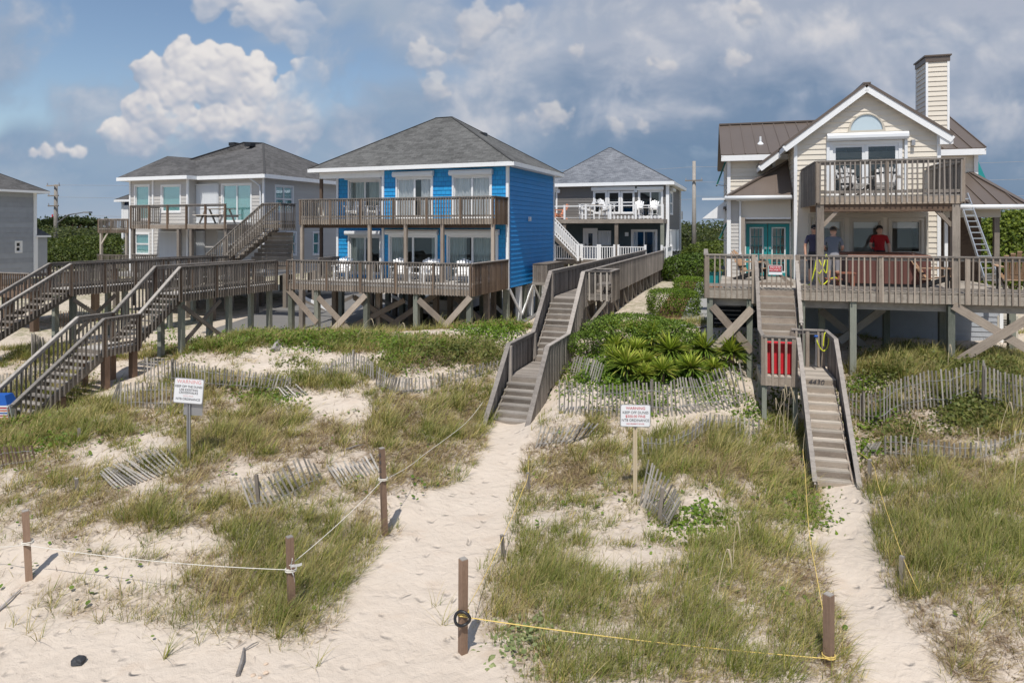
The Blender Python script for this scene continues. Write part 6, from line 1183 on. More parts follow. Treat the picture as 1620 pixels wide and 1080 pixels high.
p = W(150, 400, 62); leafy('wax_myrtle', 'yellow green bush in front of the woods, left of the pale grey house', 'bush', (p.x, 62, 2.0), (5.5, 3.0, 1.5), 9000, .11, ((.035, .06, .012), (.12, .15, .025))); p = W(112, 415, 58); leafy('wax_myrtle', 'low bush at the foot of the left utility pole', 'bush', (p.x, 58, 2.0), (2.8, 2.0, 1.0), 5000, .10, ((.035, .06, .012), (.11, .14, .025)))
# the maritime wood beyond: one mass of crowns
parts = []
for k in range(520):
    y = rng.uniform(64, 150); px = rng.uniform(-120, 1740); x = (px-CX)/FPX*y; top = 5.6+rng.uniform(-1.3, .75)*(y/100)+(.6 if px > 1050 and px < 1200 else 0); r = rng.uniform(2.2, 4.4); zc = top-r*.55
    n = int(560 if y < 95 else 320); d = rng.normal(0, 1, (n, 3)); d /= np.linalg.norm(d, axis=1, keepdims=True); d[:, 2] = np.abs(d[:, 2])*1.0-.25; d[:, 1] = -np.abs(d[:, 1])*.8+.2*rng.normal(0, 1, n); P = d*np.array((r*1.15, r, r*.62))*(1+rng.normal(0, .10, (n, 1)))+np.array((x, y, zc))
    f = rng.uniform(0, 1); col = mixcol(n, np.array((.018, .032, .008))*(1-f)+np.array((.035, .05, .010))*f, np.array((.060, .085, .016))*(1-f)+np.array((.100, .115, .026))*f, .3); parts.append(leaf_quads(P, rng.uniform(.08, .19, n)*(y/80), d+np.array((0, -.3, .5)), col))
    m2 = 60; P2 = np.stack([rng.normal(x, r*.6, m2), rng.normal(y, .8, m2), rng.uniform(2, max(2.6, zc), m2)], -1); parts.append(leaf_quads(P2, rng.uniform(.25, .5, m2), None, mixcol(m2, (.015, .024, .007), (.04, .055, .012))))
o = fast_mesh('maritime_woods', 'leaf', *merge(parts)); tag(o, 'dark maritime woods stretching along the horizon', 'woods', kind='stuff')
def umbrella_tree(px, py, y, s, label):
    p = W(px, py, y); t = thing('live_oak', label, 'tree', (p.x, y, 2.1), 0, 'flat topped trees on the horizon'); h = p.z-2.1; m = MB(); m.tube([(0, 0, 0), (.2, 0, h*.5), (0, 0, h*.9)], [.35, .25, .12], 7)
    for q in range(6): a = q*1.05; m.tube([(.1, 0, h*.6), (math.cos(a)*s*.5, math.sin(a)*s*.4, h*.9), (math.cos(a)*s, math.sin(a)*s*.6, h)], [.14, .09, .03], 5)
    m.build('trunk', 'wood_brown', t); n = 1300; P = rng.normal(0, 1, (n, 3))*np.array((s*.55, s*.4, s*.10)); k = rng.integers(0, 7, n); P[:, 0] += (k-3)*s*.28; P[:, 2] += h-np.abs(k-3)*s*.03+.1*s; fast_mesh('crown', 'leaf', *leaf_quads(P, rng.uniform(.15, .3, n), None, mixcol(n, (.02, .035, .009), (.06, .08, .018))), t)
umbrella_tree(114, 351, 95, 2.6, 'flat topped tree on the horizon right of the left utility pole'); umbrella_tree(132, 353, 98, 1.6, 'smaller flat topped tree next to the pale grey house'); umbrella_tree(70, 356, 99, 2.4, 'low rounded tree on the horizon beside the shingled house')
# ------------------------------------------------------------------ sand fences: weathered pickets wired together
def sand_fence(label, keys, n, flat=False, posts=(), dark=False, wires=(.3, .75), w=.034):
    """keys: (base x, base y, top x, top y) in photograph pixels along the fence"""
    K = np.array(keys, float); s = np.r_[0, np.cumsum(np.hypot(*(K[1:, :2]-K[:-1, :2]).T))]; f = np.linspace(0, s[-1], n); Q = np.stack([np.interp(f, s, K[:, i]) for i in range(4)], -1); pts = []
    for bx, by, tx, ty in Q:
        bx += random.gauss(0, .5); tx += random.gauss(0, .7); ty += random.gauss(0, 1.0); b = G(bx, by); 
        if flat: t = G(tx, ty); t.z += .10+random.uniform(0, .06); b.z += .03
        else: t = W(tx, ty, b.y+random.gauss(0, .015)); b.z -= .06
        pts.append((b, t))
    o = thing('sand_fence', label, 'fence', tuple(pts[0][0]), 0, 'wooden sand fences on the dunes'); O = Vector(pts[0][0]); mat = 'wood_brown' if dark else 'picket'
    for b, t in pts:
        sl = piece(o, 'picket', mat, b-O, t-O, w*random.uniform(.85, 1.15), .012)
        x = (t-b).normalized(); y = Vector((1, .15*random.gauss(0, 1), 0)); y = (y-x*y.dot(x)).normalized(); z = x.cross(y); L = (t-b).length; c = (b+t)/2-O; ww = w*random.uniform(.85, 1.15)
        sl.matrix_basis = Matrix(((x.x*L, y.x*ww, z.x*.012, c.x), (x.y*L, y.y*ww, z.y*.012, c.y), (x.z*L, y.z*ww, z.z*.012, c.z), (0, 0, 0, 1)))
    m = MB()
    for k in wires: m.tube([b+(t-b)*k-O+Vector((0, -.012, 0)) for b, t in pts], .0045, 3)
    m.build('wire', 'wire', o)
    for k in posts:
        b, t = pts[int(k*(n-1))]; piece(o, 'fence_post', 'wood_grey', b-O+Vector((0, .05, -.2)), Vector((b.x+(t.x-b.x)*.3, b.y, t.z+.03))-O+Vector((0, .05, 0)), .06, .05)
    return o
sand_fence('short upright picket fence between the left warning sign and the stairs', [(171, 646, 187, 605), (178, 646, 189, 605), (190, 646, 191, 606), (224, 646, 223, 606), (260, 648, 260, 604), (270, 648, 270, 606)], 17)
sand_fence('long picket fence curving behind the left warning sign', [(229, 600, 228, 565), (276, 606, 276, 570), (329, 614, 329, 579), (381, 616, 385, 587), (423, 620, 431, 591), (442, 618, 451, 593), (459, 615, 460, 599)], 44, posts=(.2,))
sand_fence('picket fence rising to a post below the blue house deck', [(489, 603, 489, 590), (505, 600, 506, 583), (520, 598, 520, 575), (540, 596, 542, 562), (559, 590, 559, 557), (576, 596, 578, 564), (590, 602, 590, 572)], 26, posts=(.7,))
sand_fence('tightly packed leaning pickets sagging below the blue house', [(594, 612, 596, 579), (614, 620, 622, 594), (639, 623, 642, 598), (651, 622, 651, 597)], 20)
sand_fence('half buried picket fence running to the middle boardwalk stairs', [(657, 622, 657, 597), (670, 620, 669, 597), (698, 612, 698, 590), (726, 604, 727, 584), (753, 598, 755, 576), (787, 584, 788, 570)], 22)
sand_fence('collapsed picket fence lying on the sand left of the left sign post', [(182, 775, 158, 755), (215, 767, 175, 748), (245, 757, 205, 735), (268, 747, 233, 722), (288, 740, 262, 717)], 18, flat=True)
sand_fence('pale leaning picket fence on the left dune, facing the beach', [(402, 809, 380, 754), (435, 801, 410, 760), (466, 790, 440, 746), (488, 777, 466, 727), (504, 769, 482, 722), (514, 761, 496, 732)], 16, posts=(.08,))
sand_fence('flattened dark pickets beside the numbered post', [(539, 771, 518, 747), (560, 764, 540, 742), (580, 755, 565, 738), (599, 748, 584, 729)], 11, flat=True)
sand_fence('leaning pickets at the left edge of the picture', [(-6, 744, -12, 708), (2, 742, -4, 708), (28, 738, 18, 706), (57, 732, 50, 704)], 11, dark=True)
sand_fence('grey picket fence in front of the yuccas', [(886, 654, 886, 600), (919.5, 657, 921.5, 606), (951, 661, 953, 609), (983, 658, 982, 608), (1010, 654, 1007, 603), (1036, 656, 1033, 604), (1059, 659, 1057, 608), (1077, 657, 1071, 597), (1097, 654, 1086, 597), (1121, 649, 1101, 599), (1137, 649, 1116, 593), (1155, 648, 1133, 582), (1172, 641, 1153, 579), (1183, 636, 1169, 575)], 48, posts=(.5,))
sand_fence('leaning picket fence beside the boardwalk, left of the yuccas', [(901, 595, 910, 563), (925, 602, 936, 568), (945, 608, 956, 575)], 13)
sand_fence('leaning pickets at the foot of the boardwalk stairs', [(845, 710, 857, 673), (873, 704, 887, 675), (897, 703, 917, 670), (923, 692, 945, 668)], 13)
sand_fence('weathered picket fence dipping behind the right warning sign', [(1017, 723, 1017, 690), (1050, 720, 1050, 694), (1087, 705, 1090, 678), (1120, 682, 1123, 653), (1153, 689, 1153, 657), (1200, 690, 1200, 664)], 28)
sand_fence('fanned out pale pickets falling beside the right sign post', [(1012, 799, 1027, 727), (1025, 812, 1047, 747), (1037, 822, 1068, 770), (1050, 835, 1078, 790)], 13, posts=(.75,), w=.028)
sand_fence('tall picket fence over the right dune below the beige deck', [(1342, 660, 1343, 620), (1362, 668, 1363, 623), (1384, 670, 1382, 621), (1397, 672, 1396, 616), (1408, 660, 1407, 608), (1429, 651, 1427, 597), (1455, 648, 1451, 592), (1477, 646, 1472, 585), (1501, 648, 1497, 585), (1518, 635, 1516, 581), (1540, 630, 1540, 571), (1555, 634, 1556, 570), (1560, 645, 1559, 582), (1583, 645, 1581, 585), (1607, 656, 1604, 593), (1630, 662, 1626, 597)], 48, posts=(.1, .77))
sand_fence('lower picket fence half buried on the right dune', [(1401, 721, 1401, 691), (1429, 725, 1429, 689), (1457, 725, 1458, 694), (1514, 727, 1515, 700), (1549, 729, 1549, 698), (1570, 722, 1569, 695), (1590, 710, 1590, 690), (1620, 696, 1622, 675)], 28)
sand_fence('slanted loose pickets by the right stair rail', [(1356, 724, 1374, 701), (1366, 724, 1384, 700), (1378, 722, 1394, 697)], 6)
sand_fence('picket fence behind the bottom of the near left stairs', [(-6, 624, -6, 592), (25, 619, 26, 590), (56, 607, 57, 579)], 13)
sand_fence('dark picket fence beneath the far left boardwalk', [(82, 522, 84, 495), (113, 516, 113, 490)], 8, dark=True)
sand_fence('sunlit picket fence glimpsed under the far left boardwalk', [(122, 512, 122, 483), (165, 500, 166, 484)], 13)
sand_fence('toppled pale pickets on the slope below the far left boardwalk', [(50, 575, 50, 527), (72, 570, 68, 533)], 11)
sand_fence('fallen pickets lying beside the blown out sand', [(455, 632, 440, 622), (470, 630, 452, 620), (486, 626, 468, 618)], 5, flat=True)
# ------------------------------------------------------------------ laid surfaces behind the dunes
def ground_sheet(name, corners, mat, lift=.02, n=10, kind='structure'):
    P = [Vector((p[0], p[1])) for p in corners]; m = MB()
    for i in range(n):
        for j in range(n):
            def q(a, b): s, t = a/n, b/n; p = (P[0]*(1-s)+P[1]*s)*(1-t)+(P[3]*(1-s)+P[2]*s)*t; return (p.x, p.y, hz(p.x, p.y)+lift)
            m.face([q(i, j), q(i+1, j), q(i+1, j+1), q(i, j+1)])
    return tag(m.build(name, mat), kind=kind)
g_ = lambda x, y: tuple(G(x, y))
ground_sheet('gravel_path', [g_(1070, 518), g_(1119, 518), g_(1118, 446), g_(1104, 446)], 'gravel', .05)
ground_sheet('mulch_bed', [g_(1035, 503), g_(1071, 518), g_(1103.5, 446), g_(1080, 446)], 'mulch', .035)
ground_sheet('driveway', [(-13, 28.5), (.5, 28.5), (4.5, 44), (-13, 44)], 'concrete', .03)
ground_sheet('street', [(-90, 84), (60, 50), (61, 56), (-90, 90)], 'concrete', .04, 6)
p = G(1075, 513); m = MB(); m.box((-.16, -.12, 0), (.16, .12, .12)); m.box((-.1, -.08, .12), (.1, .08, .17)); tag(m.build('landscape_light', 'black_plastic', loc=p), 'small dark block at the end of the gravel path', 'garden light')
# ------------------------------------------------------------------ chairs and tables
def adirondack(mat, dark=None, leg=.36, w=.56):
    """slatted beach chair facing -y: fanned back, seat, broad arms, four legs"""
    t = thing('adirondack_chair', '-', 'chair'); d = dark or mat; s = leg
    for i in range(5): x = (i-2)*.105; piece(t, 'back_slat', mat, (x*.9, .28, s-.06), (x*1.22, .62, s+.60-.05*abs(i-2)), .095, .022)
    for i in range(5): y = -.34+i*.145; piece(t, 'seat_slat', mat, (-w/2+.03, y, s+.02-i*.028), (w/2-.03, y, s+.02-i*.028), .12, .022)
    for q in (-1, 1):
        piece(t, 'armrest', mat, (q*(w/2+.03), -.42, s+.235), (q*(w/2+.03), .45, s+.215), .13, .024); piece(t, 'leg', d, (q*(w/2), -.33, 0), (q*(w/2), -.33, s+.22), .03, .10)
        piece(t, 'leg', d, (q*(w/2-.035), -.40, s), (q*(w/2-.035), .52, 0 if leg < .5 else s-.25), .03, .11)
        if leg > .5: piece(t, 'leg', d, (q*(w/2-.01), .46, 0), (q*(w/2-.01), .40, s+.2), .03, .08); piece(t, 'stretcher', d, (q*(w/2), -.33, s*.4), (q*(w/2), .45, s*.4), .025, .05)
    piece(t, 'back_rail', d, (-w/2, .33, s+.06), (w/2, .33, s+.06), .03, .06); piece(t, 'back_rail', d, (-w/2+.02, .52, s+.38), (w/2-.02, .52, s+.38), .03, .06)
    if leg > .5: piece(t, 'foot_rest', mat, (-w/2, -.40, s*.45), (w/2, -.40, s*.45), .10, .025)
    return t
PRO = {}
def chair(F, px, v, z, turn, mat, label, group, dark=None, leg=.36, s=1.0):
    k = (mat, dark, leg); first = k not in PRO
    if first: PRO[k] = adirondack(mat, dark, leg)
    o = PRO[k] if first else copy_tree(PRO[k]); o.location = F.world(F.U(px, v), v, z); o.rotation_euler = (0, 0, F.rz+R(turn)); o.scale = (s, s, s); o['label'] = label; o['group'] = group; return o
gB = 'white chairs on the blue house decks'
for px, tr, lab in ((542, 20, 'white slatted chair on the lower blue house deck, nearest the deck table'), (631, 25, 'white slatted chair left of the middle deck post at the blue house'), (664, -10, 'white slatted chair right of the middle deck post at the blue house'), (684, 15, 'white slatted chair beside the deck post under the balcony, second from right'), (732, 20, 'white slatted chair at the right end of the lower blue house deck')): chair(B, px, -1.15, D1 if False else 3.35, tr, 'white_vinyl', lab, gB)
chair(B, 561, .35, 5.98, 10, 'white_vinyl', 'white slatted chair at the left of the blue house balcony', gB); chair(B, 597, .4, 5.98, -10, 'white_vinyl', 'white slatted chair on the balcony against the middle corner trim', gB)
gW = 'tall white chairs on the charcoal house balcony'
chair(Wh, 927, -1.6, 6.2, -60, 'white_vinyl', 'tall white chair left of the high balcony table', gW, leg=.72, s=1.1); chair(Wh, 961, -1.6, 6.2, 60, 'white_vinyl', 'tall white chair right of the high balcony table', gW, leg=.72, s=1.1); chair(Wh, 1010, -1.2, 6.2, 0, 'white_vinyl', 'tall white chair in front of the balcony sliding door, left of two', gW, leg=.72); chair(Wh, 1034, -1.2, 6.2, 0, 'white_vinyl', 'tall white chair in front of the balcony sliding door, right of two', gW, leg=.72)
chair(Wh, 883, -1.6, 6.2, -50, 'orange_plastic', 'orange lounge chair at the left of the charcoal house balcony', 'coloured chairs', s=1.15)
chair(Rh, 1352, -1.3, 6.5, 15, 'grey_plastic', 'pale grey slatted chair on the beige house balcony, left one', 'balcony chairs', 'black_plastic', s=1.05); chair(Rh, 1401, -1.3, 6.5, -15, 'grey_plastic', 'pale grey slatted chair on the beige house balcony, right one', 'balcony chairs', 'black_plastic', s=1.05)
gT = 'tan chairs on the beige house deck'
chair(Rh, 1483, vdk+1.3, 3.9, 55, 'tan_plastic', 'tan chair seen from behind, right of the hot tub', gT, 'black_plastic'); chair(Rh, 1604, vdk+1.4, 3.9, 170, 'tan_plastic', 'tan chair with its fanned back to the right edge, past the ladder', gT, 'black_plastic', s=1.12); chair(Rh, 1190, -.5, 3.9, 65, 'tan_plastic', 'tan chair behind the gate by the teal doors', gT, 'black_plastic'); 
def table(F, px, v, z, L, Wd_, h, mat, name, label, cat, bench=False):
    p = F.world(F.U(px, v), v, z); t = thing(name, label, cat, tuple(p), F.rz)
    for i in range(5): piece(t, 'top_slat', mat, (-L/2, (i-2)*Wd_/5, h), (L/2, (i-2)*Wd_/5, h), Wd_/5-.012, .03)
    for q in (-1, 1):
        if bench:
            piece(t, 'leg', mat, (q*L*.38, -.55, 0), (q*L*.38, -.12, h), .04, .09); piece(t, 'leg', mat, (q*L*.38, .55, 0), (q*L*.38, .12, h), .04, .09); piece(t, 'bench_support', mat, (q*L*.38, -.75, h*.52), (q*L*.38, .75, h*.52), .04, .09)
            piece(t, 'bench', mat, (-L/2, q*.66, h*.6), (L/2, q*.66, h*.6), .24, .035)
        else:
            for r in (-1, 1): piece(t, 'leg', mat, (q*(L/2-.06), r*(Wd_/2-.06), 0), (q*(L/2-.06), r*(Wd_/2-.06), h-.02), .05, .05)
    return t
table(Gh, 344, -1.9, 5.78, 1.7, .75, .76, 'wood_dry', 'picnic_table', 'bleached picnic table with benches on the pale grey house deck', 'picnic table', True); table(B, 575, -.9, 3.35, 1.5, .8, .72, 'white_vinyl', 'deck_table', 'long white table at the left of the blue house deck', 'table'); table(Wh, 944, -1.5, 6.2, .9, .7, 1.0, 'wood_dry', 'bar_table', 'high square table between tall white chairs on the charcoal house balcony', 'table'); table(Wh, 1022, -1.6, 6.2, 1.0, .5, .75, 'white_vinyl', 'white_table', 'low white table between the tall chairs by the balcony door', 'table'); table(Rh, 1337, vdk+1.1, 3.9, .5, .45, .42, 'brown_table', 'side_table', 'small reddish brown table beside the hot tub', 'side table'); table(Rh, 1318, vdk+.9, 3.9, .42, .4, .26, 'brown_table', 'step_stool', 'low reddish brown step stool in front of the hot tub', 'stool')
# ------------------------------------------------------------------ things on the beige house deck
v0, v1 = vdk+1.5, -.75; a, b = Rh.U(1341, v0), Rh.U(1474, v0); t = thing('hot_tub', 'large square brown hot tub with its cover on, behind the deck railing', 'hot tub', tuple(Rh.world((a+b)/2, (v0+v1)/2, 3.9)), Rh.rz); hw, hd = (b-a)/2, (v1-v0)/2
slab(t, 'base', 'black_plastic', (-hw+.04, -hd+.04, 0), (hw-.04, hd-.04, .1)); m = MB(); m.box((-hw+.02, -hd+.02, .1), (hw-.02, hd-.02, .76)); tb = m.build('cabinet', 'brown_tub', t)
for i in range(18): piece(tb, 'cabinet_board', 'brown_tub', (-hw+.07+i*(2*hw-.14)/17, -hd+.008, .11), (-hw+.07+i*(2*hw-.14)/17, -hd+.008, .75), (2*hw-.14)/17-.012, .02)
slab(t, 'rim', 'grey_metal', (-hw, -hd, .76), (hw, hd, .84)); m = MB(); m.hexa([(-hw-.02, -hd-.02, .842), (hw+.02, -hd-.02, .842), (hw+.02, hd+.02, .842), (-hw-.02, hd+.02, .842), (-hw+.02, -hd+.02, .92), (hw-.02, -hd+.02, .92), (hw-.02, hd-.02, .95), (-hw+.02, hd-.02, .95)]); m.build('cover', 'brown_table', t)
v_ = vf_+.42; a, b = St.U(1207, v_), St.U(1254, v_); t = thing('storage_box', 'bright red wooden storage box on the stair landing', 'storage box', tuple(St.world((a+b)/2, v_, 2.0)), St.rz); hw = (b-a)/2; m = MB(); m.box((-hw+.03, -.2, .03), (hw-.03, .25, .72)); m.build('carcass', 'red_paint', t)
for i in range(6): x = -hw+.06+i*(2*hw-.12)/5; piece(t, 'front_board', 'red_paint', (x, -.215, .02), (x, -.215, .73), (2*hw-.12)/5-.012, .025)
for i in range(6): x = -hw+.06+i*(2*hw-.12)/5; piece(t, 'lid_board', 'red_paint', (x, -.28, .74), (x, .30, .84), (2*hw-.10)/5-.008, .025)
q = Rh.pv(1226.5, 427, vdk-.05); t = thing('private_property_sign', 'small red and black PRIVATE PROPERTY sign on the gate', 'sign', tuple(Rh.world(q[0], vdk-.06, q[1])), Rh.rz); slab(t, 'panel', 'sign_white', (-.175, -.012, -.13), (.175, 0, .13)); slab(t, 'red_field', 'ink_red', (-.15, -.016, -.04), (.15, -.0125, .11)); slab(t, 'dark_field', 'ink_black', (-.165, -.0142, -.055), (.165, -.0124, .118)); text_mesh(t, 'PRIVATE', (0, -.019, .07), (R(90), 0, 0), .072, 'sign_white'); text_mesh(t, 'PROPERTY', (0, -.019, .0), (R(90), 0, 0), .066, 'sign_white')
p = Rh.world(Rh.U(1131, vdk+.45), vdk+.45, 3.9); t = thing('planter', 'teal square planter in the corner of the beige house deck', 'planter', tuple(p), Rh.rz); m = MB(); m.hexa([(-.15, -.15, .04), (.15, -.15, .04), (.15, .15, .04), (-.15, .15, .04), (-.19, -.19, .42), (.19, -.19, .42), (.19, .19, .42), (-.19, .19, .42)]); m.build('pot', 'teal_paint', t); slab(t, 'saucer', 'terracotta', (-.19, -.19, 0), (.19, .19, .04)); n = 200; P = rng.normal(0, 1, (n, 3))*(.10, .10, .05)+np.array((0, 0, .48)); fast_mesh('plant', 'leaf', *leaf_quads(P, rng.uniform(.02, .04, n), None, mixcol(n, (.08, .14, .02), (.3, .3, .1))), t)
t = thing('extension_ladder', 'aluminium extension ladder leaning against the beige house porch', 'ladder', tuple(W(1572, 452, 19.9))); O = Vector(t.location); A0, A1, T0, T1 = W(1561, 453, 19.6), W(1584, 453, 19.4), W(1515, 306, 20.9), W(1530, 306, 20.8)
for q, (a, b) in enumerate(((A0, T0), (A1, T1))): piece(t, 'rail', 'aluminium', a-O, b-O, .03, .075)
for i in range(1, 16): f = i/16; piece(t, 'rung', 'aluminium', A0+(T0-A0)*f-O, A1+(T1-A1)*f-O, .045, .03)
def hose(label, pts, mat, r=.016, name='garden_hose', cat='hose', kind=None):
    pts = [Vector(p) for p in pts]; Q = []
    for i in range(len(pts)-1):
        p0, p1, p2, p3 = pts[max(i-1, 0)], pts[i], pts[i+1], pts[min(i+2, len(pts)-1)]
        for k in range(5): t = k/5; Q.append(.5*((2*p1)+(p2-p0)*t+(2*p0-5*p1+4*p2-p3)*t*t+(3*p1-p0-3*p2+p3)*t**3))
    Q.append(pts[-1]); O = Q[0]; m = MB(); m.tube([q-O for q in Q], r, 6); return tag(m.build(name, mat, loc=O, smooth=True), label, cat)
h_ = lambda x, y, Y: W(x, y, Y)
hose('yellow garden hose looped over the balcony post and trailing on the deck', [h_(1270, 451, 19.0), h_(1282, 449, 19.0), h_(1289, 425, 18.95), h_(1293, 408, 18.95), h_(1300, 420, 18.9), h_(1307, 432, 18.9), h_(1309, 412, 18.9), h_(1307, 403, 18.95), h_(1303, 420, 18.85), h_(1296, 433, 18.85), h_(1290, 424, 18.85), h_(1296, 444, 18.9), h_(1302, 450, 19.0), h_(1312, 442, 19.1), h_(1322, 439, 19.2), h_(1328, 445, 19.2)], 'yellow_hose')
hose('yellow green hose hanging in loops on the stair landing', [h_(1290.5, 531, 17.35), h_(1293, 541, 17.3), h_(1298, 551, 17.3), h_(1303, 555, 17.3), h_(1308, 551, 17.3), h_(1311, 540, 17.3), h_(1309, 528, 17.3), h_(1305, 527, 17.3), h_(1303, 538, 17.3), h_(1302.5, 548, 17.3)], 'yellow_hose')
t = thing('shower_pipe', 'foot shower pipe with a blue valve on the stair landing', 'shower', tuple(W(1291, 578, 17.3))); m = MB(); m.tube([(0, 0, 0), (0, 0, .72)], .018, 6); m.build('pipe', 'aluminium', t); m = MB(); m.tube([(-.04, 0, .74), (.04, 0, .74)], .03, 6); m.build('valve', 'bag_blue', t)
p = W(1589, 585, 21.5); t = thing('air_conditioner', 'beige air conditioner with slatted front under the right end of the deck', 'air conditioner', (p.x, 21.5, hz(p.x, 21.5)), Rh.rz); slab(t, 'case', 'beige_trim', (-.28, -.25, .05), (.28, .25, .85))
for i in range(9): piece(t, 'louvre', 'dark', (-.2, -.255, .15+i*.07), (.2, -.255, .15+i*.07), .012, .03)
p = G(1600, 560); t = thing('wall_lantern', 'white lamp and socket box on the porch post by the teal doors', 'lamp', tuple(Rh.world(Rh.U(1171, vW-.2), vW-.2, 4.55)), Rh.rz); slab(t, 'box', 'white_metal', (-.08, -.05, 0), (.08, .05, .14)); m = MB(); m.tube([(0, 0, .14), (0, 0, .3)], [.05, .02], 6); m.build('neck', 'white_metal', t)
# ------------------------------------------------------------------ pickup parked under the blue house
p = B.world(-4.6, 4.3); t = thing('pickup_truck', 'white pickup truck parked in the shade under the blue house', 'truck', (p.x, p.y, hz(p.x, p.y)), B.rz+R(4))
m = MB(); prof = [(-2.6, .45), (-2.6, 1.05), (-.75, 1.08), (-.62, 1.72), (.75, 1.74), (1.35, 1.15), (2.5, 1.02), (2.62, .5), (2.5, .42), (-2.5, .40)]; m.prism([(-.93, y, z) for y, z in prof], (1.86, 0, 0)); bd = m.build('body', 'car_white', t)
for sx in (-1, 1):
    m = MB(); m.prism([(sx*.935, y, z) for y, z in ((-.58, 1.14), (-.5, 1.64), (.65, 1.66), (1.15, 1.2))], (sx*.006, 0, 0)); m.build('side_window', 'glass', t)
    for y in (-1.75, 1.6):
        m = MB(); m.tube([(sx*.72, y, .36), (sx*.96, y, .36)], .37, 18); wh = m.build('wheel', 'tyre', t, smooth=False); m = MB(); m.tube([(sx*.95, y, .36), (sx*.975, y, .36)], .21, 12); m.build('rim', 'grey_metal', wh)
    slab(t, 'tail_light', 'ink_red', (sx*.90-.07*(sx > 0), -2.63, .68), (sx*.90+.07*(sx < 0), -2.595, 1.0))
slab(t, 'bumper', 'grey_metal', (-.9, -2.74, .42), (.9, -2.60, .60)); slab(t, 'rear_window', 'pale_glass', (-.7, -.76, 1.2), (.7, -.70, 1.6)); slab(t, 'tailgate_handle', 'black_plastic', (-.12, -2.63, .86), (.12, -2.60, .93))
